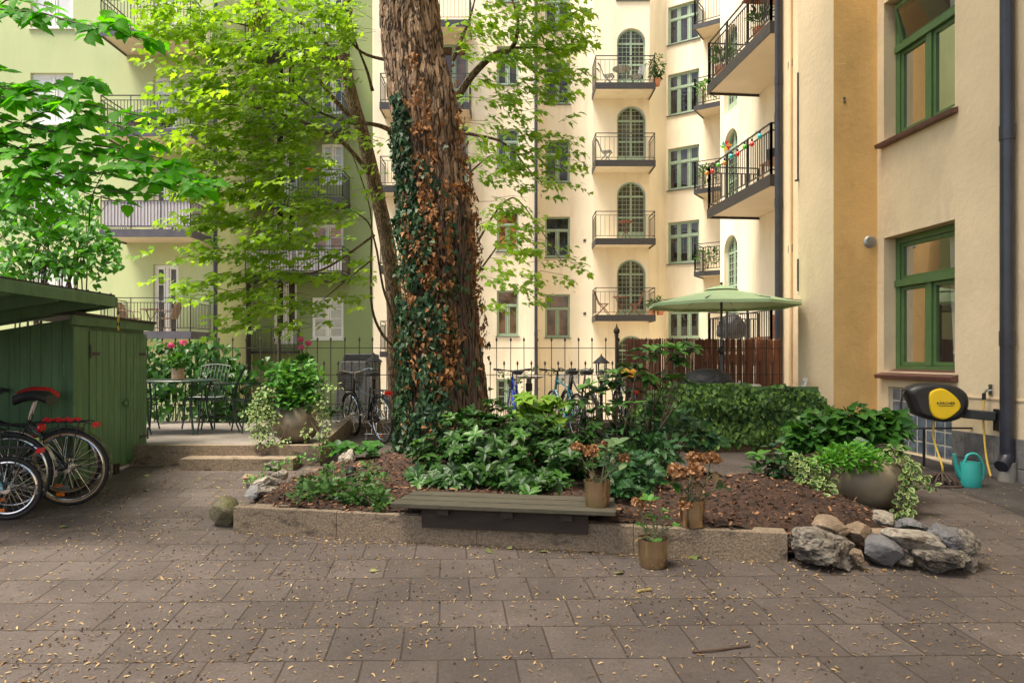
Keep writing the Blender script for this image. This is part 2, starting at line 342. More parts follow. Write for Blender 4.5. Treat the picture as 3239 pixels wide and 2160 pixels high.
def window(W, r, bld, style='casement', fm='frame', pm='pdark', sill='sill', back=.09, cols=2, trans=.68, fw=.06, label=None, name='window'):
    u0, u1, z0, z1 = r; arch = 0
    if style == 'arch': arch = (u1-u0)/2*.98
    W.hole(u0, u1, z0, z1, arch); mb = MB(); o = -back; e = .004
    u0 += e; u1 -= e; z0 += e; z1 -= e
    if arch:
        ar = W.arc(u0, u1, z1, arch, 14); path = [W.pt(u, z, o-.03) for u, z in [(u0+fw/2, z0)]+[(u+(fw/2 if u < (u0+u1)/2 else -fw/2), z-fw/2) for u, z in ar]+[(u1-fw/2, z0)]]
        for p, q in zip(path[:-1], path[1:]): mb.bar(p, q+(q-p).normalized()*.01, fw, .06, up=V((W.n.x, W.n.y, 0)))
        um = (u0+u1)/2; W.bar(mb, um, z0, um, z1-fw, fw*1.3, o-.002, .055); r_ = (u1-u0)/2
        hz = [z1-arch-.02, z0+(z1-arch-z0)*.5]
        for z in hz: W.bar(mb, u0+fw, z, u1-fw, z, fw*1.1, o-.004, .05)
        W.rect(mb, u0+fw, u1-fw, z0, z0+.28, o-.006, .045)
        n = 3
        for side in (0, 1):
            a = u0+fw if side == 0 else um
            for k in (1, 2):
                u = a+(um-u0-fw)*k/3; h = math.sqrt(max(0, 1-((u-um)/r_)**2))*arch; W.bar(mb, u, z0, u, z1-arch+h-fw*.5, .015, o-.012, .03)
        nz = 11
        for k in range(1, nz):
            z = z0+.28+(z1-z0-.28)*k/nz; half = r_-fw if z < z1-arch else r_*math.sqrt(max(0, 1-((z-(z1-arch))/arch)**2))-fw*.6
            if half > .05: W.bar(mb, um-half, z, um+half, z, .015, o-.014, .03)
        wn = mb.build(name, M[fm], bld, world=True)
        pb = MB(); pb.quad(*[W.pt(u, z, o-.035) for u, z in [(u0, z0)]+ar+[(u1, z0)]])
    else:
        W.rect(mb, u0, u0+fw, z0, z1, o, .06); W.rect(mb, u1-fw, u1, z0, z1, o, .06); W.rect(mb, u0+fw, u1-fw, z1-fw, z1, o, .06); W.rect(mb, u0+fw, u1-fw, z0, z0+fw*1.2, o, .06)
        ww = (u1-u0)/cols; zt = z0+(z1-z0)*trans
        if trans < 1: W.rect(mb, u0+fw, u1-fw, zt, zt+fw*1.3, o+.01, .07)
        for k in range(1, cols): W.rect(mb, u0+ww*k-fw*.55, u0+ww*k+fw*.55, z0+fw, (z1 if style != 't' else zt), o-.003, .055)
        for k in range(cols):   # sashes
            a, c = u0+ww*k+fw*.8, u0+ww*(k+1)-fw*.8
            for (za, zb) in ((z0+fw*1.2, zt), (zt+fw*1.3, z1-fw)) if trans < 1 else ((z0+fw*1.2, z1-fw),):
                sw = fw*.55
                if style == 't' and za > zt: continue
                W.rect(mb, a, a+sw, za, zb, o-.012, .04); W.rect(mb, c-sw, c, za, zb, o-.012, .04); W.rect(mb, a+sw, c-sw, zb-sw, zb, o-.012, .04); W.rect(mb, a+sw, c-sw, za, za+sw, o-.012, .04)
                if style == 'grid':
                    for q in range(1, 4 if zb-za > 1.4 else 3): W.rect(mb, a+sw, c-sw, za+(zb-za)*q/(4 if zb-za > 1.4 else 3)-.014, za+(zb-za)*q/(4 if zb-za > 1.4 else 3)+.014, o-.02, .03)
        if style == 'door': W.rect(mb, u0+fw, u1-fw, z0+fw, z0+.55, o-.010, .05)
        wn = mb.build(name, M[fm], bld, world=True); pb = MB(); pb.quad(W.pt(u0, z0, o-.04), W.pt(u1, z0, o-.04), W.pt(u1, z1, o-.04), W.pt(u0, z1, o-.04))
    pb.build('pane', M[pm], wn, world=False)
    if sill:
        sb = MB(); sb.frame_box(W.pt(u0-.05, z0-.035, .055), V((W.d.x, W.d.y, 0))*(u1-u0+.1), V((-W.n.x, -W.n.y, 0))*.15, V((0, 0, .03))); sb.build('sill', M[sill], wn)
    if label: wn['label'] = label
    return wn
def rail_run(mb, p, q, h, step, rod=.012, post=.03, top=.035, low=.10, mid=.86, posts=True):
    p, q = V(p), V(q); d = q-p; L = d.length; up = V((0, 0, 1))
    mb.bar(p+up*h, q+up*h, top, .025); mb.bar(p+up*h*mid, q+up*h*mid, rod*1.4); mb.bar(p+up*low, q+up*low, rod*1.6)
    n = max(2, int(L/step))
    for k in range(1, n): x = p+d*k/n; mb.bar(x+up*low, x+up*(h*mid), rod)
    if posts:
        m = max(1, round(L/.95))
        for k in range(m+1): x = p+d*k/m; mb.bar(x-up*.12, x+up*h, post)
def balcony(W, u0, u1, zt, dep, bld, h=1.0, fh=.2, sides=(1, 1), step=.11, rod=.012, mats=('fasc', 'iron', 'board'), thick=False, screens=None):
    off = .012; sl = MB(); sl.frame_box(W.pt(u0+.03, zt-fh*.75, off), V((W.d.x, W.d.y, 0))*(u1-u0-.06), V((W.n.x, W.n.y, 0))*(dep-.04), V((0, 0, fh*.55)))
    so_ = sl.build('balcony', M[mats[2]], bld, world=True)
    fb = MB(); W.rect(fb, u0, u1, zt-fh, zt, dep+off, .03)
    for s_, u in ((0, u0), (1, u1-.03)):
        fb.frame_box(W.pt(u, zt-fh, off), V((W.d.x, W.d.y, 0))*.03, V((W.n.x, W.n.y, 0))*(dep-.032), V((0, 0, fh)))
    fb.build('fascia', M[mats[0]], so_)
    rb = MB(); P = lambda u, o: W.pt(u, zt, o); i = .03
    rail_run(rb, P(u0+i, dep-i), P(u1-i, dep-i), h, step, rod, post=.022 if not thick else .045)
    for s_, u in zip(sides, (u0+i, u1-i)):
        if s_: rail_run(rb, P(u, .05), P(u, dep-i), h, step, rod, post=.022 if not thick else .045)
    rb.build('railing', M[mats[1]], so_)
    if screens:
        sb = MB(); W.rect(sb, u0+.06, u1-.06, zt+.06, zt+h*.86, dep-.05, .008); sb.frame_box(W.pt(u1-.06, zt+.06, .1), V((W.d.x, W.d.y, 0))*.008, V((W.n.x, W.n.y, 0))*(dep-.18), V((0, 0, h*.8))); sb.build('privacy_screen', M['screen'], so_)
    return so_
def pipe(bld, x, y, z0, z1, r, m='pipe', shoe=None, name='drainpipe'):
    b = MB(); b.tube([(x, y, z0), (x, y, z1)], r, 14)
    z = z0+1.1
    while z < z1: b.tube([(x, y, z), (x, y, z+.16)], r*1.1, 14); b.bar((x, y, z+.2), (x+.14, y+.02, z+.2), .015); z += 2.2
    if shoe: b.tube(curve([(x, y, z0+.02), (x, y, z0-.08), V((x, y, z0-.14))+V(shoe)*.6, V((x, y, z0-.16))+V(shoe)], 4), r*1.05, 12)
    return b.build(name, M[m], bld, world=True, smooth=True)
def vent(bld, W, u, z, s=.11):
    b = MB(); W.rect(b, u-s/2, u+s/2, z-s/2, z+s/2, .012, .01)
    for k in range(4): W.rect(b, u-s/2, u+s/2, z-s/2+s*k/4, z-s/2+s*k/4+.01, .022, .01)
    b.build('vent', M['sill'], bld, world=True)
TOP = 17.5
# ---- green building: wing and recess
GB = thing('green_apartment_building', 'light green plastered apartment house with white windows and stacked grey balconies behind the shed', 'building', (-12, 22.5, -1))
Wg = Wall((-26, 22.5), (-9.80, 22.5)); Wgs = Wall((-9.80, 22.5), (-10.36, 27.3)); Wr = Wall((-10.36, 27.3), (-5.54, 27.3))
for k, (a, c) in enumerate(((608, 776), (396, 556), (176, 325), (-42, 100))): window(Wg, Wg.px(352, 410, a, c), GB, 'grid', 'framew', ['pgrey', 'pgrey', 'pwhite', 'pwhite'][k], None, trans=1, name='balcony_door', fw=.09)
for a, c in ((600, 725), (387, 507), (168, 286), (-52, 66)): window(Wg, Wg.px(70, 168, a, c), GB, 'casement', 'framew', 'pwhite', 'framew', trans=.99, fw=.09)
for a, c in ((600, 725), (387, 507), (168, 286)): window(Wg, Wg.px(-120, -40, a, c), GB, 'casement', 'framew', 'pwhite', 'framew', trans=.99, fw=.09)
for k, dy in enumerate((777, 543, 312, 82)):
    z = EYE+(HY-dy)/F*21.05+.22; balcony(Wg, -12.72+26, -9.9+26, z, 1.45, GB, h=1.03, fh=.24, step=.10, rod=.014, screens=(k == 1))
for k, (a, c) in enumerate(((683, 780), (515, 600), (330, 425), (150, 262), (-20, 80))): window(Wr, Wr.px(716 if k < 2 else 738, 789, a, c), GB, 'grid', 'framew', ['pblind', 'porange', 'pblind', 'pdark', 'pdark'][k], 'framew' if k < 1 else None, trans=1, fw=.08)
for k, (a, c) in enumerate(((640, 790), (470, 625), (300, 450), (120, 275))): window(Wr, Wr.px(628, 682, a, c), GB, 'door', 'framew', 'pdark' if k else 'pgrey', None, trans=1, fw=.08, name='balcony_door')
for k, dy in enumerate((645, 470, 293, 120)):
    z = EYE+(HY-dy)/F*26.1+.28; balcony(Wr, .12, Wr.u(805), z, 1.2, GB, h=1.05, fh=.28, step=.11, rod=.016, sides=(0, 1), mats=('iron', 'iron', 'fasc'), screens=(k == 0))
z = EYE+(HY-812)/F*26.6+.1; balcony(Wr, .1, Wr.u(690), z, .75, GB, h=.95, fh=.1, step=.11, sides=(0, 1), mats=('iron', 'iron', 'fasc'))
mb = MB(); Wg.mesh(mb, -1.2, TOP); Wgs.mesh(mb, -1.2, TOP); mb.build('wall', M['green'], GB, world=True)
mb = MB(); Wr.mesh(mb, -1.2, TOP); mb.build('recessed_wall', M['greenshade'], GB, world=True)
pipe(GB, -9.72, 22.38, -.9, TOP, .065)
vent(GB, Wg, Wg.u(444), Wg.z(667, Wg.u(444)), .16)
b = MB(); b.box(-10.3, 26.3, -1, -10.12, 26.48, EYE+(HY-650)/F*26.4); b.build('post', M['iron'], GB, world=True)
# ---- cream building at the back
CB = thing('cream_apartment_building', 'cream plastered apartment house with arched balcony doors in a bay at the yard end', 'building', (1, 26, -1))
Wa = Wall((-5.21, 25.7), (.85, 25.7)); Wb = Wall((.88, 27.3), (2.37, 27.3)); Wc0 = Wall((2.37, 27.3), (3.2, 26.9)); Wc = Wall((3.2, 26.9), (5.42, 26.9)); Wc1 = Wall((5.42, 26.9), (6.28, 27.8)); Wd = Wall((6.28, 27.8), (8.33, 26.44))
for k, (a, c) in enumerate(((667, 772), (486, 578), (296, 387), (106, 196), (-80, 6))): window(Wa, Wa.px(1141, 1191, a, c), CB, 't', pm=['pbrown', 'porange', 'pdark', 'pgrey', 'pgrey'][k], trans=.66)
window(Wc, Wc.px(1417, 1490, -100, 2), CB, 't', pm='pgrey', trans=.66)
window(Wa, Wa.px(1140, 1186, 870, 935), CB, 'grid', pm='pgrey', trans=.99)
for k, (a, c) in enumerate(((676, 776), (498, 592), (322, 420), (143, 240), (-30, 70))): window(Wb, Wb.px(1252, 1309, a, c), CB, 't', pm=['pbrown', 'pdark', 'pgrey', 'pgrey', 'pgrey'][k], trans=.66)
for k, (a, c) in enumerate(((596, 726), (417, 548), (243, 373), (65, 196), (771, 905))): window(Wc, Wc.px(1417, 1483, a, c), CB, 'arch', pm='pgrey', sill=None, name='arched_door', back=.12)
for k, (a, c) in enumerate(((686, 777), (508, 605), (337, 434), (165, 261), (8, 97))): window(Wd, Wd.px(1534, 1606, a, c), CB, 'casement', pm='pdark', cols=3, trans=.64)
for k, dy in enumerate((738, 563, 384, 207)):
    z = EYE+(HY-dy)/F*25.85+.24; balcony(Wc, -.06, Wc.L+.0, z, 1.15, CB, h=1.02, fh=.24, step=.16, rod=.012, mats=('sillr' if 0 else 'iron', 'iron', 'cream'))
for k, dy in enumerate((625, 441, 250, 60)):
    z = EYE+(HY-dy)/F*24.6+.25; balcony(Wa, Wa.u(884), Wa.u(1084), z, 1.05, CB, h=1.05, fh=.25, step=.13, mats=('iron', 'iron', 'board'))
z = EYE+(HY-820)/F*24.6+.2; balcony(Wa, Wa.u(884), Wa.u(990), z, 1.0, CB, h=1.1, fh=.2, step=.13, mats=('iron', 'iron', 'board'))
for k, (a, c) in enumerate(((650, 790), (480, 610), (290, 425), (100, 235))): window(Wa, Wa.px(1010, 1075, a, c), CB, 'door', pm='pbrown', sill=None, trans=1, name='balcony_door')
mb = MB()
for W in (Wa, Wb, Wc0, Wc, Wc1, Wd): W.mesh(mb, -1.2, TOP)
mb.quad((.85, 25.7, -1.2), (.88, 27.3, -1.2), (.88, 27.3, TOP), (.85, 25.7, TOP)); mb.quad((-5.21, 25.7, -1.2), (-5.6, 27.4, -1.2), (-5.6, 27.4, TOP), (-5.21, 25.7, TOP))
mb.build('wall', M['cream'], CB, world=True); pipe(CB, .90, 25.6, -.9, TOP, .062)
for dy in (91, 189, 552, 720, 380, 20): vent(CB, Wc0, Wc0.L*.62, EYE+(HY-dy)/F*27)
vent(CB, Wa, Wa.u(905), EYE+(HY-858)/F*25.7, .18)
W2b = Wall((7.45, 27.02), (8.65, 26.22))
for dy in (634, 442, 247, 57):
    z = EYE+(HY-dy)/F*25.6+.22; balcony(W2b, .1, 1.4, z, 1.05, CB, h=1.05, fh=.18, step=.10, rod=.016, mats=('iron', 'iron', 'board'), thick=True)
# ---- right wing
RB = thing('yellow_apartment_building', 'warm yellow apartment house with large green framed windows beside the drainpipe', 'building', (6, 12, 0))
W1L = lambda Y: 6.128-.102*Y
P1 = (W1L(9.62), 9.62); P2 = (4.55, 9.66); P3 = (4.45, 10.62); P3b = (W1L(10.66), 10.66); P4 = (W1L(12.5), 12.5); P5 = (6.76, 12.55); P6 = (6.16, 18.27); P7 = (6.015, 19.72); P8 = (8.7, 19.95); P9 = (8.33, 26.44)
W1 = Wall((W1L(-6), -6), P1); W12 = Wall(P1, P2); W23 = Wall(P2, P3); W33 = Wall(P3, P3b); W34 = Wall(P3b, P4); W45 = Wall(P4, P5); W56 = Wall(P5, P6); W67 = Wall(P6, P7); W78 = Wall(P7, P8); W89 = Wall(P8, P9)
W1.t = .175
def near_window(zlo, zhi, lab, tilt=False):
    a, c = W1.u(2193), W1.u(2030); u0, u1 = min(a, c), max(a, c); W1.hole(u0, u1, zlo, zhi); o = -.17; mb = MB(); fw = .085; e = .004; u0 += e; u1 -= e; z0 = zlo+e; z1 = zhi-e
    for (a, c, p, q, of, th) in ((u0, u0+fw, z0, z1, o, .09), (u1-fw, u1, z0, z1, o, .09), (u0+fw, u1-fw, z1-fw, z1, o, .09), (u0+fw, u1-fw, z0, z0+.07, o, .09), (u0+.02, u1-.02, z0+(z1-z0)*.63, z0+(z1-z0)*.63+.09, o+.035, .11), ((u0+u1)/2-.045, (u0+u1)/2+.045, z0+.07, z0+(z1-z0)*.63, o+.006, .08)):
        W1.rect(mb, a, c, p, q, of, th)
    fr = mb.build('window', M['frameg'], RB, world=True, bevel=.004); fr['label'] = lab
    zt = z0+(z1-z0)*.63; um = (u0+u1)/2; sw = .05
    for (a, c, p, q, tl) in ((u0+fw+.003, um-.048, z0+.074, zt-.003, 0), (um+.048, u1-fw-.003, z0+.074, zt-.003, 0), (u0+fw+.003, u1-fw-.003, zt+.093, z1-fw-.003, tilt)):
        sb = MB(); ob = o-.02
        def rr(a, c, p, q, off, th):
            if not tl: W1.rect(sb, a, c, p, q, off, th)
            else:
                k = .22; f = lambda z: off-(z-zt)*k*0+ (z-zt-.093)*k*1.0
                sb.add([W1.pt(a, p, f(p)-th), W1.pt(c, p, f(p)-th), W1.pt(c, p, f(p)), W1.pt(a, p, f(p)), W1.pt(a, q, f(q)-th), W1.pt(c, q, f(q)-th), W1.pt(c, q, f(q)), W1.pt(a, q, f(q))], [(0, 3, 2, 1), (4, 5, 6, 7), (0, 1, 5, 4), (1, 2, 6, 5), (2, 3, 7, 6), (3, 0, 4, 7)])
        rr(a, a+sw, p, q, ob, .05); rr(c-sw, c, p, q, ob, .05); rr(a+sw, c-sw, q-sw, q, ob, .05); rr(a+sw, c-sw, p, p+sw, ob, .05)
        sb.build('sash', M['frameg'], fr, bevel=.003); pb = MB()
        f2 = (lambda z: (z-zt-.093)*.22) if tl else (lambda z: 0)
        pb.quad(W1.pt(a+sw, p+sw, ob-.025+f2(p)), W1.pt(c-sw, p+sw, ob-.025+f2(p)), W1.pt(c-sw, q-sw, ob-.025+f2(q)), W1.pt(a+sw, q-sw, ob-.025+f2(q))); pb.build('pane', M['glass'], fr)
    sb = MB(); pts = [W1.pt(u0-.06, zlo-.075, .10), W1.pt(u0-.06, zlo-.055, .10), W1.pt(u0-.06, zlo+.004, -.16), W1.pt(u0-.06, zlo-.03, -.16)]
    q = [W1.pt(u0-.06, zlo-.10, .10), W1.pt(u0-.06, zlo-.05, .11), W1.pt(u0-.06, zlo+.03, -.168), W1.pt(u0-.06, zlo-.09, -.168)]
    sb.prism(q, V((W1.d.x, W1.d.y, 0))*(u1-u0+.12)); sb.build('sill', M['sillr'], fr, bevel=.004)
    # the room seen through the panes
    rb = MB(); D = -1.9; uu0, uu1, b0, b1 = u0-.5, u1+.7, zlo-.05, zhi+.25
    P = W1.pt; rb.quad(P(uu0, b0, D), P(uu1, b0, D), P(uu1, b1, D), P(uu0, b1, D)); rb.quad(P(uu0, b0, D), P(uu0, b1, D), P(uu0, b1, -.18), P(uu0, b0, -.18)); rb.quad(P(uu1, b0, D), P(uu1, b1, D), P(uu1, b1, -.18), P(uu1, b0, -.18))
    rb.quad(P(uu0, b0, D), P(uu1, b0, D), P(uu1, b0, -.18), P(uu0, b0, -.18)); rb.quad(P(uu0, b1, D), P(uu1, b1, D), P(uu1, b1, -.18), P(uu0, b1, -.18))
    rb.build('room', M['room'], RB, world=True)
    cb = MB(); n = 26; vs = []; fs = []
    ca, cc = u0+.12, u0+.48
    for k in range(n+1):
        u = ca+(cc-ca)*k/n; o2 = -.33+.035*math.sin(k*1.7)+.015*math.sin(k*.6)
        for z, sq in ((zhi+.1, 1), (zlo+.9, .9), (zlo+.02, .75)): vs.append(W1.pt(ca+(u-ca)*sq, z, o2))
    for k in range(n):
        for j in (0, 1): fs.append((3*k+j, 3*k+3+j, 3*k+4+j, 3*k+1+j))
    cb.add(vs, fs); cb.build('curtain', M['curtain'], RB, world=True, smooth=True)
    return u0, u1
M['room'] = mk('room_paint', (.55, .46, .39), .8, var=.12, vs=1); M['curtain'] = mk('white_curtain', (.75, .72, .66), .8, var=.05, vs=3)
near_window(1.41, 3.25, 'green framed window with closed upper light above the hose reel'); near_window(4.60, 6.5, 'green framed window with its upper light tilted open', True)
# glass block window
gu0, gu1, gz0, gz1 = *sorted((W1.u(2186), W1.u(2040))), .34, 1.20
W1.hole(gu0, gu1, gz0, gz1)
M['gblock'] = mk('glass_block', (.15, .185, .23), .12, var=.35, vs=9, bump=.35, bs=14, spec=.9); M['grout'] = mk('grout', (.62, .56, .46), .9, var=.15, vs=10)
gb = MB(); W1.rect(gb, gu0, gu1, gz0, gz1, -.05, .08); g = gb.build('glass_block_window', M['grout'], RB, world=True)
gb = MB(); nx, nz = 7, 5
for i in range(nx):
    for j in range(nz):
        a = gu0+.02+(gu1-gu0-.03)*i/nx; c = gz0+.02+(gz1-gz0-.03)*j/nz; W1.rect(gb, a, a+(gu1-gu0-.03)/nx-.02, c, c+(gz1-gz0-.03)/nz-.02, -.042, .03)
gb.build('pane', M['gblock'], g, bevel=.008)
window(W56, (1.9+.0, 2.9, 1.6, 4.0), RB, 'door', trans=.8, sill=None, name='balcony_door')
for z0 in (5.15, 8.25): window(W56, (3.0, 4.0, z0, z0+2.35), RB, 'door', trans=.8, sill=None, name='balcony_door', pm='pgrey')
ua = 1.3/1*1.0
for k, (ty, by) in enumerate(((540, 664), (297, 420), (60, 180))):
    um = .74; w_ = .45; zc = W67.z(ty, um); window(W67, (um-w_, um+w_, zc-2.35, zc), RB, 'arch', sill=None, pm='pgrey', name='arched_door', back=.12)
for (y0, y1) in ((-96, 0), (300, 340)): pass
mb = MB()
for W in (W1, W23, W33, W34): W.mesh(mb, -.3, TOP)
mb.build('near_wall', M['near'], RB, world=True)
mb = MB(); W12.mesh(mb, -.3, TOP); mb.build('return_wall', M['bounced'], RB, world=True)
mb = MB()
for W in (W45, W56, W67, W78, W89): W.mesh(mb, -1.2, TOP)
mb.build('wing_wall', M['cream'], RB, world=True)
# granite plinth, three courses with real joints
zb = .2
for (Wx, ua_, ub_) in ((W1, 8.0, gu0-.03), (W12, .05, W12.L), (W1, gu1+.03, W1.L-.05)):
    pb = MB(); L = ub_-ua_; n = max(1, round(L/.42))
    for r_ in range(2):
        for k in range(n+1):
            a = ua_+L*(k-.5*(r_ % 2))/n; c = a+L/n-.008; a = max(a, ua_); c = min(c, ub_)
            if c-a > .03: Wx.rect(pb, a, c, zb-.1+.32*r_, zb-.1+.32*(r_+1)-.008, .03, .05)
    pb.build('plinth', M['stone'], RB, world=True, bevel=.006)
pb = MB()
W1.rect(pb, 8.0, gu0-.03, 1.13, 1.15, .012, .03); pb.build('string_course', M['near'], RB, world=True)
pq = on(2311, 1092); pipe(RB, 5.295, 7.3, .62, TOP, .068, shoe=(-.1, -.05, -.02)); pipe(RB, 4.80, 12.3, 1.0, TOP, .062, shoe=(-.08, -.05, 0)); pipe(RB, W1L(11.95)-.04, 11.95, .5, TOP, .025, 'near', name='conduit')
b = MB(); b.tube([(5.295, 7.3, .2), (5.295, 7.3, .48)], .085, 14); b.build('pipe_collar', M['conc'], RB, world=True, smooth=True)
for dy in (147, 571): vent(RB, W34, W34.u(1816), EYE+(HY-dy)/F*12.0, .13)
b = MB(); c_ = at(1998, 556, 9.63); b.lathe([(.0, 0), (.085, 0), (.09, .02), (.07, .035), (.0, .04)], 20, (c_.x, 9.64, c_.z), (W12.n.x, W12.n.y, 0))
for k in range(5): b.bar((c_.x-.055, 9.585, c_.z-.05+.025*k), (c_.x+.055, 9.585, c_.z-.05+.025*k), .01)
M['alu'] = mk('grey_alu', (.42, .40, .37), .4, .7, var=.1); b.build('round_vent', M['alu'], RB, world=True)
b = MB()
for y0, y1, x_ in ((165, 415, 1838), (594, 668, 1838)):
    a = at(x_, y1, 10.56); c = at(x_, y0, 10.56); b.bar((P3[0]-.012, 10.6, a.z), (P3[0]-.012, 10.6, c.z), .02)
a = at(1838, 413, 10.56); b.bar((P3[0]-.06, 10.58, a.z-.01), (P3[0], 10.6, a.z), .03); b.build('cover_strip', M['sill'], RB, world=True)
def wing_balcony(zb, lab=None):
    u0, u1 = W56.u(0)*0+1.5, 0
    Wq = Wall((W1L(0)*0+8.03-.102*14.0, 14.0), (8.03-.102*17.3, 17.3)); return Wq, balcony(Wq, 0, Wq.L, zb+.24, 1.36, RB, h=1.05, fh=.24, step=.10, rod=.016, mats=('iron', 'iron', 'board'), thick=True)
WQ, _ = wing_balcony(EYE+434/2159*17.3); wing_balcony(EYE+822/2159*17.3); wing_balcony(EYE-22/2159*17.3); wing_balcony(EYE+1210/2159*17.3)

b = MB(); q = at(1303, 869, 25.6); b.cbox((q.x, 25.55, q.z), .9, .2, .38); q2 = b.build('meter_box', M['alu'], CB, world=True, bevel=.02)
b = MB()
for dx, dy in ((1941, 225), (1942, 233)): q = at(dx, dy, 9.62); b.cbox((q.x, 9.645, q.z), .028, .02, .03)
b.build('wall_patch', M['sill'], RB, world=True)
M['asphalt'] = mk('gritty_asphalt', (.060, .052, .047), .9, var=.3, vs=6, bump=.7, bs=70, dirt=((.028, .021, .017), 3, .5, .7))
b = MB(); pp = [on(2120, 1106), on(2200, 1130), on(2290, 1160), on(2351, 1186), V((W1L(5.3), 5.3, 0)), V((W1L(8.9), 8.9, 0)), V((4.4, 8.9, 0)), V((4.25, 7.9, 0))]
b.quad(*[(p.x, p.y, gz(p.y)+.004) for p in pp]); tag(b.build('asphalt_strip', M['asphalt']), kind='structure')
# ------------------------------------------------------------------ planter: kerb blocks, bench, pots
KA = on(535, 1222); KB = on(1810, 1292); kd = (KB-KA); kd.z = 0; KL = kd.length; kd.normalize(); kn = V((-kd.y, kd.x, 0))
if kn.y < 0: kn = -kn
KZ = .20
def K(s, o, z=0): q = KA+kd*s+kn*o; return V((q.x, q.y, gz(q.y)+z))
cuts = [0, None, None, None, KL]
for i, dx in enumerate((772, 1095, 1455)):
    k = (dx-CX)/F; cuts[i+1] = (k*KA.y-KA.x)/(kd.x-k*kd.y)
klab = ['granite kerb block with a dark stain, beside the mossy boulder', 'granite kerb block below the free end of the bench', 'granite kerb block lying under the bench apron', 'pale granite kerb block behind the brass pot, next to the rockery']
for i in range(4):
    b = MB(); a, c = cuts[i]+.0012, cuts[i+1]-.0012; h = KZ+random.uniform(-.001, .001)
    lo = [K(a, 0, -.06), K(c, 0, -.06), K(c, .14, -.06), K(a, .14, -.06)]; hi = [K(a, .006, h), K(c, .006, h), K(c, .14, h), K(a, .14, h)]
    b.add(lo+hi, [(0, 3, 2, 1), (4, 5, 6, 7), (0, 1, 5, 4), (1, 2, 6, 5), (2, 3, 7, 6), (3, 0, 4, 7)])
    tag(b.build('granite_kerb_block', M['granite'], bevel=.004), klab[i], 'kerb', 'granite kerb blocks along the planting bed')
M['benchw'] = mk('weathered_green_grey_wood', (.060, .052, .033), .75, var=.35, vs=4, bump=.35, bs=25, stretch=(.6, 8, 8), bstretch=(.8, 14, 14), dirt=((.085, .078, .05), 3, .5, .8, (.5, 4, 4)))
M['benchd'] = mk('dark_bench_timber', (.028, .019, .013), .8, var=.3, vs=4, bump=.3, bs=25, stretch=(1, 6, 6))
bs0 = (lambda k: (k*KA.y-KA.x)/(kd.x-k*kd.y))((905-CX)/F)+.01; bs1 = (lambda k: (k*KA.y-KA.x)/(kd.x-k*kd.y))((1428-CX)/F)-.04
bench = thing('bench', 'weathered plank bench resting on the granite kerb with a brass pot on it', 'bench', K((bs0+bs1)/2, .1, KZ))
for i, (o0, o1) in enumerate(((-.105, .035), (.041, .185), (.191, .335))):
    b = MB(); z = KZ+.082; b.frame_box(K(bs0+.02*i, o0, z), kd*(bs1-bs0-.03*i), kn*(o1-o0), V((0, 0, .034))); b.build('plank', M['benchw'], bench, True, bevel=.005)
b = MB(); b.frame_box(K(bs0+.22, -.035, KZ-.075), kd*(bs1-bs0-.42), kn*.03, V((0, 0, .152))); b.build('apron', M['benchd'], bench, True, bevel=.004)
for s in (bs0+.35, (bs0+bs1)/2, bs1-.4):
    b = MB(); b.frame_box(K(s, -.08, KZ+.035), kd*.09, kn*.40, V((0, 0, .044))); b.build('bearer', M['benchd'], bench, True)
BZ = KZ+.116
M['brass'] = mk('brushed_brass', (.60, .47, .30), .26, 1.0, var=.14, vs=3, stretch=(8, 8, .6), bump=.04, bs=12, bstretch=(6, 6, .4))
M['brassin'] = mk('brass_inside', (.26, .19, .11), .5, .8)
def brass_pot(base, r, h, lab):
    t = thing('brass_pot', lab, 'flower pot', base, 0, 'brass pots of hydrangeas'); b = MB()
    b.lathe([(0, .004), (r*.86, .0), (r*.90, .006), (r*.95, h*.5), (r, h-.004), (r+.002, h), (r-.003, h), (r*.93, h*.5), (r*.88, .02), (0, .02)], 40, base); b.build('pot_body', M['brass'], t, True, smooth=True)
    s = MB(); s.lathe([(0, h*.86), (r*.955, h*.86)], 24, base); s.build('potting_soil', M['soil'], t, True); return t
def ks(dx): k = (dx-CX)/F; return (k*KA.y-KA.x)/(kd.x-k*kd.y)
potA = K(ks(1377)-.02, .07, BZ-.0); potB = K(ks(1592), .075, KZ+.004); potC = on(1500, 1299); potC.z = gz(potC.y)
brass_pot(potA, .098, .19, 'brass pot of dried hydrangea standing on the plank bench'); brass_pot(potB, .092, .19, 'brass pot standing on the granite kerb'); brass_pot(potC, .104, .19, 'brass pot standing on the paving in front of the kerb')
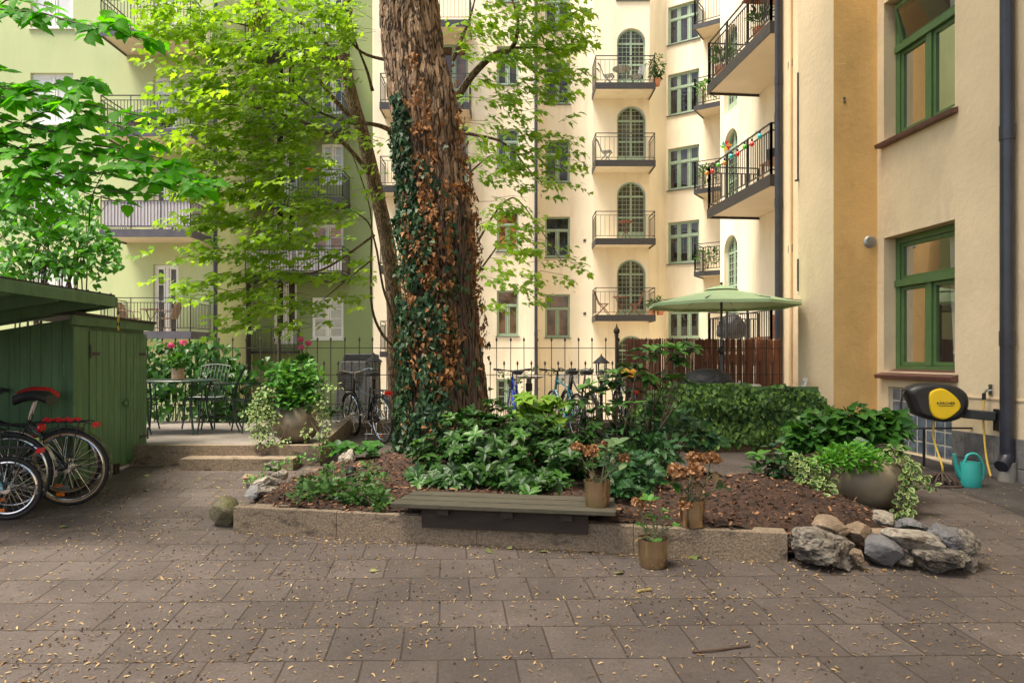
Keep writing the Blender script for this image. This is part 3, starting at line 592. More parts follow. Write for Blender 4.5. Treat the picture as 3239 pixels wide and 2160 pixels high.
# ------------------------------------------------------------------ stones
M['rock'] = mk('grey_granite_rock', (.17, .145, .115), .85, var=.6, vs=22, bump=1.0, bs=34, dirt=((.04, .033, .026), 9, .52, .60))
M['rockw'] = mk('pale_rock', (.28, .245, .20), .85, var=.45, vs=20, bump=.9, bs=34, dirt=((.11, .085, .06), 10, .53, .62))
M['rockb'] = mk('brown_rock', (.22, .155, .10), .8, var=.35, vs=8, bump=.6, bs=30, dirt=((.10, .07, .05), 6, .55, .7))
M['rockg'] = mk('bluish_rock', (.135, .13, .132), .8, var=.25, vs=9, bump=.6, bs=30, dirt=((.09, .07, .06), 4, .5, .7))
M['moss'] = mk('mossy_rock', (.14, .118, .075), .9, var=.4, vs=9, bump=1.0, bs=40, dirt=((.13, .15, .035), 4, .42, .62))
def rock(c, sx, sy, sz, m, lab, seed, rot=0, rough=.5, name='rock', cat='stone', group=None, tilt=0):
    import bmesh
    bm = bmesh.new(); bmesh.ops.create_icosphere(bm, subdivisions=5, radius=1); r_ = np.random.default_rng(seed); pl = [(unit(r_.normal(size=(1, 3)))[0], r_.uniform(.52, .86)) for _ in range(int(9+6*rough))]
    off = V((seed*3.1, seed*1.7, seed*.9))
    for v in bm.verts:
        p = np.array(v.co)
        for n_, d in pl:
            k = p@n_-d
            if k > 0: p = p-n_*k*(.82+.18*rough)
        q = V(p); f = 1+rough*(.22*noise.noise(q*1.6+off)+.14*noise.noise(q*4+off)-.16*abs(noise.noise(q*7+off))+.06*noise.noise(q*20+off))+.012*noise.noise(q*30+off); v.co = q*f*1.12
    R_ = Matrix.Rotation(rot, 3, 'Z') @ Matrix.Rotation(tilt, 3, 'Y')
    for v in bm.verts: v.co = R_ @ V((v.co.x*sx, v.co.y*sy, v.co.z*sz))+V(c)
    me = bpy.data.meshes.new(name); bm.to_mesh(me); bm.free(); me.polygons.foreach_set('use_smooth', [True]*len(me.polygons)); me.set_sharp_from_angle(angle=math.radians(28))
    return tag(link(name, me, M[m]), lab, cat, group)
def prock(cx, bot, wpx, hpx, dep, m, lab, seed, up=0., rot=0, rough=.5, group='rocks of the rockery at the end of the kerb', tilt=0):
    g = on(cx, bot, up); Y = g.y+dep*.35; wd = wpx/F*Y/2; h = hpx/F*Y/2
    return rock((XP(cx, Y), Y, g.z+h*.80), wd*.90, dep, h*1.02, m, lab, seed, rot, rough, group=group, tilt=tilt)
prock(1888, 1303, 152, 100, .20, 'rock', 'largest rugged grey rock beside the kerb end', 3, rough=.75)
prock(2020, 1303, 92, 72, .15, 'rockg', 'smooth bluish grey rock beside the largest rugged rock', 5, rough=.25)
prock(2150, 1316, 128, 66, .16, 'rock', 'low jagged grey rock at the front corner of the rockery', 8, rough=.7)
prock(2212, 1306, 82, 90, .16, 'rock', 'rugged dark rock at the outer end of the rockery', 12, rough=.7)
prock(2172, 1262, 74, 60, .13, 'rockg', 'speckled blue grey rock behind the long flat slab', 14, up=.12)
prock(1905, 1232, 92, 46, .14, 'rockb', 'rounded brown rock lying on the largest rugged rock', 17, up=.16, rough=.3)
prock(1965, 1248, 84, 50, .13, 'rockb', 'tilted tan rock beside the rounded brown rock', 21, up=.12, tilt=.4)
prock(2022, 1232, 54, 18, .07, 'rockb', 'small flat pinkish stone above the bluish rock', 25, up=.16, rough=.25)
prock(2105, 1262, 195, 44, .12, 'rockw', 'long flat tan slab sloping across the rockery', 27, up=.13, rough=.35, tilt=.17)
prock(2088, 1222, 84, 34, .12, 'rockg', 'flat dark grey stone in front of the round planter foliage', 31, up=.10, tilt=.2)
prock(2016, 1206, 86, 32, .14, 'rockw', 'pale rounded stone in front of the right round planter', 33, up=.12, rough=.2)
prock(1988, 1190, 36, 18, .08, 'rockg', 'small grey stone wedged against the round planter foot', 36, up=.12)
prock(2075, 1296, 46, 30, .10, 'rock', 'small grey stone filling the gap beside the bluish rock', 61, up=.03)
prock(1960, 1292, 40, 34, .10, 'rockb', 'brown stone wedged between the largest rock and the bluish rock', 63, up=.05)
prock(2060, 1250, 50, 26, .10, 'rock', 'rough stone under the long flat slab', 65, up=.14)
prock(2195, 1240, 44, 26, .10, 'rockg', 'pale grey stone at the back of the rockery', 67, up=.14)
g_ = 'stones edging the bed beside the mossy boulder'
prock(516, 1221, 70, 80, .21, 'moss', 'mossy boulder at the end of the granite kerb', 5, up=-.05, rough=.16, group=None, rot=.3)
prock(582, 1150, 46, 34, .10, 'rockg', 'angular grey stone right behind the mossy boulder', 43, up=.03, group=g_)
prock(612, 1143, 52, 28, .10, 'rock', 'flat grey stone edging the mulch behind the angular stone', 45, up=.06, group=g_)
prock(610, 1126, 72, 32, .10, 'rockw', 'long pale stone leaning on the mulch edge', 47, up=.05, group=g_, tilt=-.3)
prock(578, 1122, 34, 24, .08, 'rock', 'small rough stone at the outer edge of the bed', 52, up=.0, group=g_)
prock(646, 1102, 42, 26, .08, 'rockw', 'rounded pale stone half sunk in the mulch', 49, up=.06, group=g_)
prock(628, 1083, 44, 26, .08, 'rock', 'mottled stone at the far end of the bed edging', 54, up=.04, group=g_)
prock(574, 1108, 40, 22, .08, 'rockb', 'reddish brown stone in the weeds at the bed edge', 57, group=g_)
prock(800, 1078, 48, 46, .10, 'rockw', 'white craggy stone standing in the mulch behind the little spotlight', 59, up=.15, rough=.8, group=None)
# ------------------------------------------------------------------ mulch bed
poly = [(-2.24, 5.50), (-2.36, 5.9), (-2.3, 6.6), (-2.0, 7.5), (-1.0, 8.1), (.9, 8.1), (1.9, 7.1), (2.6, 6.4), (3.0, 5.7), (3.1, 5.1), (2.5, 4.85), (1.92, 4.78)]
def seg_d(px_, py_, a, c):
    ax, ay = a; bx, by = c; t = max(0, min(1, ((px_-ax)*(bx-ax)+(py_-ay)*(by-ay))/((bx-ax)**2+(by-ay)**2))); return math.hypot(px_-ax-t*(bx-ax), py_-ay-t*(by-ay))
def inside(x, y):
    c = False; n = len(poly)
    for i in range(n):
        (x1, y1), (x2, y2) = poly[i], poly[i-1]
        if (y1 > y) != (y2 > y) and x < (x2-x1)*(y-y1)/(y2-y1)+x1: c = not c
    return c
def bed_h(x, y):
    d = min(seg_d(x, y, poly[i], poly[i-1]) for i in range(len(poly)) if i != 0)
    s = (x-KA.x)*kd.x+(y-KA.y)*kd.y
    e = min(1, d/.28); e = e*e*(3-2*e); h = .185*e+.02
    h += .17*math.exp(-(((x-2.05)/.55)**2+((y-5.75)/.5)**2))*e + .10*math.exp(-(((x+.8)/.8)**2+((y-7.4)/.7)**2))*e
    h += .025*noise.noise(V((x*3, y*3, 1)))+.018*noise.noise(V((x*11, y*11, 4)))+.012*noise.noise(V((x*30, y*30, 7)))
    return gz(y)+h
st = .03; b = MB(); idx = {}; x0, y0 = -2.4, 4.75
nx, ny = int(6.0/st), int(3.45/st)
for i in range(nx):
    for j in range(ny):
        x, y = x0+i*st, y0+j*st
        if inside(x, y):
            q = []
            for (p, r_) in ((i, j), (i+1, j), (i+1, j+1), (i, j+1)):
                if (p, r_) not in idx: idx[p, r_] = len(b.v); xx, yy = x0+p*st, y0+r_*st; b.v.append((xx, yy, bed_h(xx, yy)))
                q.append(idx[p, r_])
            b.f.append(tuple(q))
M['mulch'] = mk('bark_mulch', (.026, .014, .009), .95, var=.5, vs=26, bump=1.0, bs=45, col2=(.085, .04, .022), dirt=((.02, .013, .010), 7, .5, .7))
tag(b.build('mulch_bed', M['mulch'], smooth=True), kind='structure')
n = 7500; pts = []
while len(pts) < n:
    x, y = random.uniform(-2.4, 3.5), random.uniform(4.78, 8.1)
    if inside(x, y): pts.append((x, y, bed_h(x, y)+.006))
d = RNG.normal(size=(n, 3)); d[:, 2] *= .3; nn = RNG.normal(size=(n, 3))*.5; nn[:, 2] = 1
M['chip'] = mkleaf('bark_chips', (.03, .014, .008), (.33, .17, .085), 0, .85, vein=1)
tag(leaves('bark_chips', M['chip'], 'chip', pts, d, nn, RNG.uniform(.015, .055, n), rnd=RNG.random(n)**2.6, width=1.3), kind='stuff')
# little spotlight
c = on(805, 1112, .18); sp = thing('spotlight', 'small black spotlight standing among the low leafy plants', 'spotlight', c); b = MB()
M['black'] = mk('black_plastic', (.018, .018, .019), .4, var=.2, vs=8)
b.tube([c+V((0, 0, -.05)), c+V((0, 0, .05))], .022, 10); b.build('stake', M['black'], sp, True); b = MB(); b.tube([c+V((-.01, 0, .05)), c+V((.0, -.0, .10)), c+V((.01, .02, .155))], [.036, .045, .042], 14); b.build('lamp_head', M['black'], sp, True)
# ------------------------------------------------------------------ round planters
M['planter'] = mk('bronze_fibre_cement', (.27, .215, .145), .45, var=.2, vs=3, bump=.1, bs=30, dirt=((.10, .085, .06), 2.5, .5, .75), spec=.5)
def planter(c, r, h, lab):
    t = thing('round_planter', lab, 'planter', c, 0, 'round bronze planters'); b = MB(); pr = []
    for k in range(15):
        a = -1.05+k/14*(1.05+.82); pr.append((r*math.cos(a), (math.sin(a)+math.sin(1.05))/(math.sin(1.05)+math.sin(.82))*h))
    b.lathe([(0, 0)]+pr+[(pr[-1][0]-.02, h), (pr[-1][0]-.03, h-.05)], 48, c); b.build('bowl', M['planter'], t, True, smooth=True); s = MB(); s.lathe([(0, h-.05), (pr[-1][0]-.028, h-.05)], 24, c); s.build('potting_soil', M['soil'], t, True); return t
PL = V((XP(680, 8.55), 8.55, TZ)); planter(PL, .30, .44, 'round bronze planter overflowing with foliage on the terrace corner')
PRc = on(1975, 1172); PRc.y += .2; PRc.x = XP(1984, PRc.y); PRc.z = gz(PRc.y); planter(PRc, .385, .47, 'round bronze planter with trailing variegated leaves behind the rockery')
# ------------------------------------------------------------------ shed and shelter
M['shed'] = mk('green_shed_paint', (.088, .185, .086), .6, var=.2, vs=3, bump=.2, bs=50, stretch=(4, 4, .6), dirt=((.19, .26, .13), 9, .62, .70, (3, 3, .4)))
M['felt'] = mk('roofing_felt', (.045, .038, .035), .8, var=.3, vs=8, bump=.3, bs=80)
SC = V((-4.46, 6.92, gz(6.9))); SE = V((-4.56, 8.45, gz(8.45))); sdv = SE-SC; sdv.z = 0; SL = sdv.length; sdv.normalize(); sn = V((sdv.y, -sdv.x, 0))
shed = thing('bike_shed', 'dark green boarded bike shelter with an overhanging roof and a plank door cupboard', 'shed', SC)
zt = 1.94
def sp_(u, z, o=0): q = SC+sdv*u+sn*o; return V((q.x, q.y, z))
b = MB(); b.prism([sp_(0, .30), sp_(SL, .36), sp_(SL, zt), sp_(0, zt)], -sn*.04); b.build('side_wall', M['shed'], shed, True)
zl_ = lambda x: 1.995+.16*(x-SC.x)
b = MB()
for k in range(24):
    x1 = SC.x-.01-.108*k; b.prism([(x1-.104, 6.945, .30), (x1, 6.945, .30), (x1, 6.945, zl_(x1)), (x1-.104, 6.945, zl_(x1-.104))], (0, .025, 0)); b.box(x1-.109, 6.962, .30, x1-.103, 6.972, zl_(x1)-.02)
b.build('front_boarding', M['shed'], shed, True)
b = MB(); b.frame_box(sp_(-.02, .28, .004), sdv*.27, sn*.025, V((0, 0, zt-.30))); b.build('corner_post', M['shed'], shed, True, bevel=.004)
def door(u0, u1, n, zb):
    d = MB(); w_ = (u1-u0)/n
    for k in range(n): d.frame_box(sp_(u0+w_*k+.004, zb, .012), sdv*(w_-.008), sn*.026, V((0, 0, zt-.06-zb)))
    d.frame_box(sp_(u0, zb+.02, .003), sdv*(u1-u0), sn*.012, V((0, 0, zt-.10-zb)))
    return d.build('door', M['shed'], shed, True, bevel=.003)
d1 = door(.255, 1.02, 6, .36); d2 = door(1.03, SL, 6, .40)
def hinge(u, z, par, s=1):
    h = MB(); h.frame_box(sp_(u, z, .04), sdv*.17*s, sn*.006, V((0, 0, .035))); h.frame_box(sp_(u-.02*s, z-.03, .04), sdv*.025, sn*.008, V((0, 0, .14)))
    for k in (.05, .1, .14): h.sphere(sp_(u+k*s, z+.017, .047), .007, 6, 4)
    h.build('hinge', M['iron'], par)
for z in (1.62, .62): hinge(.27, z, d1); hinge(SL-.02, z-.0, d2, -1)
h = MB(); h.frame_box(sp_(.93, 1.05, .04), sdv*.2, sn*.03, V((0, 0, .045))); h.frame_box(sp_(1.0, 1.03, .068), sdv*.05, sn*.012, V((0, 0, .085))); h.build('latch', M['shed'], d1, bevel=.004)
b = MB(); b.prism([sp_(-.14, zt-.015, .07), sp_(SL+.06, zt-.015, .09), sp_(SL+.06, zt+.07, .11), sp_(-.14, zt+.085, .09)], -sn*.03); b.build('cornice', M['shed'], shed, True, bevel=.004)
b = MB(); b.prism([sp_(-.16, zt+.086, .12), sp_(SL+.08, zt+.072, .12), sp_(SL+.08, zt+.10, .12), sp_(-.16, zt+.115, .12)], -sn*1.0); b.build('cupboard_roof', M['felt'], shed, True)
b = MB(); b.cbox((SC.x+.02, 6.95, .26), .06, .09, .2); b.cbox((SE.x-.02, 8.36, .36), .09, .09, .2); b.cbox((SC.x-.02, 7.7, .3), .06, .09, .2); b.build('footing', M['benchd'], shed, True)
# shelter roof: its open side runs away from the viewer and it falls towards the far side
RXe = -4.06; R0, R1 = V((RXe, 4.9, 2.225)), V((RXe, 6.985, 2.215)); fall = V((-2.9, 0, -.46))
b = MB(); b.prism([R0, R1, R1+fall, R0+fall], V((0, 0, .022))); b.build('roof', M['felt'], shed, True)
b = MB(); b.prism([R0-V((0, 0, .105)), R1-V((0, 0, .105)), R1-V((0, 0, .001)), R0-V((0, 0, .001))], V((.028, 0, 0))); b.prism([R1-V((0, 0, .105)), R1-V((0, 0, .001)), R1+fall-V((0, 0, .001)), R1+fall-V((0, 0, .105))], V((0, .028, 0))); b.build('fascia', M['shed'], shed, True, bevel=.003)
b = MB(); b.prism([R0-V((.02, 0, .03)), R1-V((.02, 0, .03)), R1+fall-V((0, 0, .03)), R0+fall-V((0, 0, .03))], V((0, 0, .012))); b.build('soffit', M['shed'], shed, True)
b = MB()
for k in range(6): b.sphere(R1.lerp(R0, .04+.09*k)+V((.005, 0, .022)), .012, 6, 4)
b.build('roof_nail', M['iron'], shed, True)
for y in (6.7, 6.1, 5.5): p = V((RXe-.01, y, 2.145)); b = MB(); b.bar(p, p+fall*.97, .05, .09); b.build('rafter', M['shed'], shed, True)
b = MB(); b.box(RXe-.10, 4.95, gz(5), RXe-.02, 5.03, 2.11); b.build('post', M['shed'], shed, True); b = MB(); b.box(-6.95, 4.95, .1, -6.9, 6.95, 1.75); b.build('rear_boarding', M['shed'], shed, True)
M['chain'] = mk('yellow_plastic_chain', (.70, .45, .02), .4, var=.05)
c = V((RXe+.03, 6.99, 2.12)); b = MB(); b2 = MB()
for k in range(6):
    z = c.z-.022-.04*k; ring = [c+V((0, 0, z-c.z))+(V((.011*math.cos(a), .0, .026*math.sin(a))) if k % 2 == 0 else V((0, .011*math.cos(a), .026*math.sin(a)))) for a in np.linspace(0, 2*PI, 11)[:-1]]
    (b2 if k in (1, 4) else b).tube(ring, .005, 5, closed=True)
ch = thing('plastic_chain', 'short yellow and black plastic chain hanging from the shed roof corner', 'chain', c); b.build('yellow_link', M['chain'], ch, True); b2.build('black_link', M['black'], ch, True)
# ------------------------------------------------------------------ bicycles
M['tyre'] = mk('tyre_rubber', (.02, .02, .021), .75, var=.2, vs=20); M['tan'] = mk('tan_tyre_wall', (.42, .27, .14), .7); M['chrome'] = mk('chrome', (.62, .62, .62), .18, 1, var=.05); M['bikeblk'] = mk('black_bike_paint', (.014, .014, .016), .25, var=.1, coat=.6)
M['blue'] = mk('blue_bike_paint', (.02, .05, .42), .25, var=.1, coat=.6); M['teal'] = mk('teal_bike_paint', (.05, .28, .36), .3, coat=.5); M['red'] = mk('red_reflector', (.55, .012, .012), .25); M['orange'] = mk('orange_reflector', (.75, .17, .01), .25); M['saddle'] = mk('black_saddle', (.02, .02, .022), .5, bump=.2, bs=60)
M['redcl'] = mk('red_strap_fabric', (.50, .01, .015), .7, bump=.5, bs=50); M['yellowp'] = mk('yellow_rain_cover', (.78, .36, .02), .5)
def ring(c, r, n=36, ax='y'): return [V(c)+V((r*math.cos(a), 0, r*math.sin(a))) for a in np.linspace(0, 2*PI, n+1)[:-1]]
def wheel(c, R, par, tan=False, hub=.03):
    w_ = MB(); w_.tube(ring(c, R-.018, 40), .018, 8, closed=True); wo = w_.build('wheel', M['tyre'], par, smooth=True)
    if tan: t = MB(); t.tube(ring(c, R-.034, 40), .0135, 6, closed=True); t.build('tyre_wall', M['tan'], wo, smooth=True)
    r_ = MB(); r_.tube(ring(c, R-.052, 40), .011, 6, closed=True); r_.tube([V(c)+V((0, -.045, 0)), V(c)+V((0, .045, 0))], hub, 10); r_.build('rim', M['chrome'], wo, smooth=True)
    s = MB()
    for k in range(28):
        a = 2*PI*k/28; a2 = a+(.5 if k % 4 < 2 else -.5); y = .03 if k % 2 else -.03
        s.bar(V(c)+V((hub*math.cos(a2), y, hub*math.sin(a2))), V(c)+V(((R-.055)*math.cos(a), 0, (R-.055)*math.sin(a))), .0028)
    s.build('spokes', M['chrome'], wo); return wo
def bicycle(lab, loc, rz, R=.345, col='bikeblk', tan=False, cover=None, basket=False, light='round', strap=False, fender='bikeblk', lean=0, rack=True, sport=False, steer=0, fR=None):
    t = thing('bicycle', lab, 'bicycle', loc, rz, 'bicycles parked in the yard'); t.rotation_euler = (lean, 0, rz); k = R/.345; wb = 1.08*(.85 if k < .8 else 1); fR = fR or R
    ra, fa = V((0, 0, R)), V((wb, 0, fR)); bbk = V((.44*wb, 0, .29)); st_ = V((.30*wb, 0, .80)); hd = V((wb-.20, 0, .88)); hb = V((wb-.13, 0, .68))
    wheel(ra, R, t, tan, .042); wheel(fa, fR, t, tan, .025)
    f = MB(); f.tube([bbk, st_], .017, 8); f.tube([hb+V((0, 0, .02)), bbk], .02, 8)
    f.tube(curve([hd, hd*.5+st_*.5-V((0, 0, .12)), st_*.75+bbk*.25], 5) if not sport else [hd-V((0, 0, .03)), st_-V((0, 0, .05))], .015, 8); f.tube([hd+V((-.01, 0, .03)), hb], .022, 8)
    for y in (-.055, .055):
        f.tube([ra+V((0, y, 0)), bbk+V((0, y*.5, 0))], .01, 6); f.tube([ra+V((0, y, 0)), st_+V((.01, y*.3, -.08))], .009, 6); f.tube(curve([fa+V((0, y, 0)), fa*.5+hb*.5+V((-.03, y, 0)), hb+V((0, y*.6, -.01))], 4), .012, 6)
    f.build('frame', M[col], t, smooth=True)
    if fender:
        for c_, R_, a0, a1 in ((ra, R, -.15, 2.9), (fa, fR, .4, 2.6)):
            pts = [c_+V((math.cos(a)*(R_+.022), 0, math.sin(a)*(R_+.022))) for a in np.linspace(PI-a1 if c_ is ra else .5, PI+.35 if c_ is ra else a1, 16)]
            m_ = MB(); 
            for p, q in zip(pts[:-1], pts[1:]): m_.bar(p, q+(q-p)*.03, .052, .004, up=(p-c_).normalized())
            m_.bar(pts[-3], c_+V((0, .05, 0)), .006); m_.bar(pts[-3], c_+V((0, -.05, 0)), .006); m_.build('mudguard', M[fender], t)
    s = MB(); sp0 = st_+(st_-bbk).normalized()*.17; s.tube([st_, sp0], .0135, 8); s.build('seat_post', M['chrome'], t)
    s = MB(); c_ = sp0+V((.0, 0, .03)); prof = [(-.13, .085, .0), (-.08, .10, .015), (0, .075, .012), (.08, .035, .005), (.15, .022, -.006)]
    if cover: prof = [(-.15, .105, -.01), (-.08, .13, .03), (.02, .105, .035), (.1, .06, .02), (.17, .035, -.01)]
    vs = []; fs = []; n_ = 12
    for (x, w_, z) in prof:
        for j in range(n_): a = 2*PI*j/n_; vs.append(c_+V((x, w_*math.cos(a), z+(.035 if not cover else .055)*math.sin(a)*(1 if math.sin(a) < 0 else .7))))
    for i in range(len(prof)-1):
        for j in range(n_): fs.append((i*n_+j, i*n_+(j+1) % n_, (i+1)*n_+(j+1) % n_, (i+1)*n_+j))
    fs += [tuple(range(n_)), tuple(range(len(vs)-1, len(vs)-n_-1, -1))]; s.add(vs, fs); s.build('saddle', M[cover or 'saddle'], t, smooth=True)
    h = MB(); top = hd+V((-.02, 0, .12)); h.tube([hd, top], .013, 8); ww = .27
    hbp = curve([top+V((-.16, -ww, .02)), top+V((-.02, -ww*.85, .05)), top+V((.05, -.12, .02)), top, top+V((.05, .12, .02)), top+V((-.02, ww*.85, .05)), top+V((-.16, ww, .02))], 4) if not sport else [top+V((-.03, -.31, .03)), top, top+V((-.03, .31, .03))]
    h.tube(hbp, .011, 8); hb_ = h.build('handlebar', M['chrome' if not sport else 'black'], t, smooth=True); gl = hbp[:3] if not sport else [hbp[0], hbp[0].lerp(hbp[1], .4)]; gr = hbp[-3:] if not sport else [hbp[2], hbp[2].lerp(hbp[1], .4)]
    for y, gp_ in ((-1, gl), (1, gr)):
        g = MB(); g.tube(gp_, .017, 8); g.build('grip', M['black'], hb_); g = MB(); q = hbp[3 if y < 0 else -4] if not sport else top+V((0, y*.15, .02)); g.tube([q, q+V((.03, y*.02, -.03)), q+V((-.05, y*.09, -.05))], .005, 5); g.build('brake_lever', M['black'], hb_)
    cr = MB(); cr.tube(ring(bbk+V((0, -.05, 0)), .085, 24), .006, 5, closed=True)
    for sgn, y in ((1, -.075), (-1, .075)): e = bbk+V((.12*sgn, y, -.12*sgn)); cr.bar(bbk+V((0, y, 0)), e, .022, .012); cr.cbox(e+V((0, y*.6, 0)), .09, .07, .025)
    cr.build('crank', M['chrome'], t); cg = MB(); cg.prism([bbk+V((.1, -.06, .06)), bbk+V((.1, -.06, -.05)), ra+V((-.03, -.06, -.03)), ra+V((-.03, -.06, .04))], (0, .01, 0)); cg.build('chain_guard', M['black'], t)
    if rack:
        r_ = MB(); z = 2*R+.075; 
        for y in (-.06, -.02, .02, .06): r_.tube([V((.24, y, z)), V((-.18, y, z))], .005, 5)
        for x in (.2, 0, -.18): r_.tube([V((x, -.06, z)), V((x, .06, z))], .005, 5)
        for y in (-.06, .06): r_.tube([V((-.13, y, z)), ra+V((0, y, 0))], .006, 5); r_.tube([V((.05, y, z)), ra+V((0, y, 0))], .006, 5); r_.tube([V((.24, y, z)), st_+V((0, 0, -.03))], .005, 5)
        r_.tube([V((-.18, -.06, z)), V((-.23, -.05, z-.02)), V((-.23, .05, z-.02)), V((-.18, .06, z))], .006, 5); rk = r_.build('luggage_rack', M['black'], t)
        if strap:
            s = MB(); pts = [V((.24-.012*i, .035*math.sin(i*.9), z+.014+.008*math.sin(i*2.1)-(.10 if i < 4 else 0)*(4-i)/4)) for i in range(28)]; s.tube(pts, [.018+.006*math.sin(i*1.7) for i in range(28)], 7); s.build('strap', M['redcl'], rk, smooth=True)
        l = MB(); lx = -.25
        if light == 'round':
            for y in (-.028, .028): l.tube([V((lx-.02, y, z-.03)), V((lx, y, z-.03))], .032, 10)
        else: l.cbox((lx, 0, z-.03), .035, .08, .042)
        l.build('rear_light', M['red'], t)
    rf = MB(); a = -1.25; rf.cbox(ra+V((math.cos(a)*R*.74, -.01, math.sin(a)*R*.74)), .07, .014, .03); rf.build('spoke_reflector', M['orange'], t)
    kst = MB(); kst.tube([bbk+V((-.06, .04, -.03)), V((.22, .17, .01))], .008, 6); kst.build('kickstand', M['black'], t)
    if basket:
        bk = MB(); c_ = hd+V((.17, 0, .02)); lo = [c_+V((sx*.09, sy*.12, -.17)) for sx, sy in ((-1, -1), (1, -1), (1, 1), (-1, 1))]; hi = [c_+V((sx*.13, sy*.17, .09)) for sx, sy in ((-1, -1), (1, -1), (1, 1), (-1, 1))]
        for j in range(4):
            for q in range(9): bk.bar(lo[j].lerp(lo[(j+1) % 4], q/8), hi[j].lerp(hi[(j+1) % 4], q/8), .005)
            for q in range(7): bk.bar(lo[j].lerp(hi[j], q/6), lo[(j+1) % 4].lerp(hi[(j+1) % 4], q/6), .005 if q < 6 else .011)
        for q in range(6): bk.bar(lo[0].lerp(lo[1], q/5), lo[3].lerp(lo[2], q/5), .005)
        bk.build('basket', M['black'], t)
    return t
def gp(dx, dy): p = on(dx, dy); return p
p = gp(160, 1161); bicycle('black bicycle with a black saddle cover and a red strap on its rack', p, PI+.12, .352, tan=True, cover='saddle', strap=True, light='bar', lean=-.05)
p = gp(152, 1138); bicycle('black bicycle with a red saddle cover against the shed wall', p, PI+.1, .33, tan=True, cover='redcl', rack=False, lean=.02)
p = gp(26, 1174); bicycle('bicycle with a silver rear mudguard at the edge of the shelter', p, PI+.15, .35, fender='chrome', light='round', lean=-.03)
p = gp(18, 1194); bicycle('small wheeled folding bicycle with a blue crank in front of the others', p, PI+.2, .27, fR=.27, light='bar', col='teal')
p = gp(880, 1019); bicycle('black city bicycle with a wire basket beside the ivy trunk', p, 2.2, .345, basket=True, light='round', lean=-.06)
p = gp(1192, 1010); bicycle('blue sports bicycle with straight handlebars right of the ivy trunk', p, 1.68, .345, col='blue', sport=True, fender=None, rack=False)
p = gp(1325, 1010); bicycle('teal bicycle half hidden behind the lime green plant', p, 1.85, .345, col='teal', sport=True, rack=False, fender=None)
p = gp(1352, 1012); bicycle('black bicycle with a red rear lamp among the rhododendrons', p, 1.8, .345, light='bar', lean=.04)
p = gp(1450, 1014); bicycle('bicycle under a yellow rain cover behind the tall rhododendron sprig', p, 1.6, .345, cover='yellowp', light='bar')
bk = MB(); 
for i in range(5):
    x = XP(850, 10.4)+.42*i; g0 = gz(10.3)
    for dx_ in (0, .07): bk.tube(curve([(x+dx_, 10.5, g0+.03), (x+dx_, 10.55, g0+.22), (x+dx_, 10.68, g0+.40)], 3), .008, 6)
    bk.tube([(x, 10.68, g0+.40), (x+.035, 10.70, g0+.43), (x+.07, 10.68, g0+.40)], .008, 6)
bk.tube([(XP(850, 10.4)-.1, 10.5, gz(10.4)+.03), (XP(850, 10.4)+2.0, 10.5, gz(10.4)+.03)], .012, 6)
tag(bk.build('bicycle_rack', M['chrome'], smooth=True), 'low galvanised bicycle rack on the paving before the rear kerb', 'bike rack')
# ------------------------------------------------------------------ garden furniture on the terrace
M['gmetal'] = mk('dark_green_metal', (.016, .036, .028), .4, var=.15, vs=6)
def chair(lab, loc, rz):
    t = thing('garden_chair', lab, 'chair', loc, rz, 'slatted metal garden chairs'); sw, sd, sh = .44, .42, .45
    b = MB()
    for k in range(9): y = -sd/2+sd*k/8; b.tube(curve([(-sw/2, y, sh), (0, y, sh-.015), (sw/2, y, sh)], 3), .009, 5)
    b.tube([(-sw/2, -sd/2, sh), (sw/2, -sd/2, sh), (sw/2, sd/2, sh), (-sw/2, sd/2, sh)], .012, 6, closed=True); b.build('seat', M['gmetal'], t)
    b = MB()
    for k in range(9): x = (k/8-.5)*(sw-.02); b.tube(curve([(x, sd/2, sh), (x*1.02, sd/2+.05, sh+.25), (x*1.05, sd/2+.15, sh+.47)], 4), .008, 5)
    b.tube(curve([(-sw/2-.01, sd/2+.15, sh+.46), (0, sd/2+.17, sh+.49), (sw/2+.01, sd/2+.15, sh+.46)], 4), .013, 6); b.build('backrest', M['gmetal'], t)
    for sx in (-1, 1):
        b = MB(); b.tube(curve([(sx*sw/2, -sd/2, sh), (sx*sw/2, -sd/2-.01, .2), (sx*(sw/2+.02), -sd/2-.04, 0)], 3), .011, 6); b.build('leg', M['gmetal'], t)
        b = MB(); b.tube(curve([(sx*sw/2, sd/2, sh), (sx*sw/2, sd/2+.02, .2), (sx*(sw/2+.02), sd/2+.09, 0)], 3), .011, 6); b.build('leg', M['gmetal'], t)
        b = MB(); b.tube(curve([(sx*sw/2, sd/2+.07, sh+.22), (sx*(sw/2+.02), 0, sh+.22), (sx*sw/2, -sd/2+.03, sh+.19), (sx*sw/2, -sd/2+.02, sh)], 3), .01, 6); b.build('armrest', M['gmetal'], t)
    b = MB(); b.tube([(-sw/2, -sd/2, .2), (sw/2, sd/2, .2)], .006, 5); b.tube([(sw/2, -sd/2, .2), (-sw/2, sd/2, .2)], .006, 5); b.build('stretcher', M['gmetal'], t); return t
Yt = 9.6; tcx = XP(392, Yt)
tb = thing('garden_table', 'oval dark green metal garden table with a geranium pot on it', 'table', (tcx, Yt, TZ)); b = MB(); b.lathe([(0, 0), (.40, 0), (.41, -.012), (.40, -.024), (0, -.024)], 36); b.v = [(tcx+x*1.65, Yt+y*1.1, TZ+.735+z) for x, y, z in b.v]; b.build('tabletop', M['gmetal'], tb, True)
for sx in (-1, 1):
    for sy in (-1, 1): b = MB(); b.tube(curve([(tcx+sx*.45, Yt+sy*.28, TZ+.72), (tcx+sx*.40, Yt+sy*.24, TZ+.4), (tcx+sx*.46, Yt+sy*.3, TZ)], 4), .015, 7); b.build('leg', M['gmetal'], tb, True)
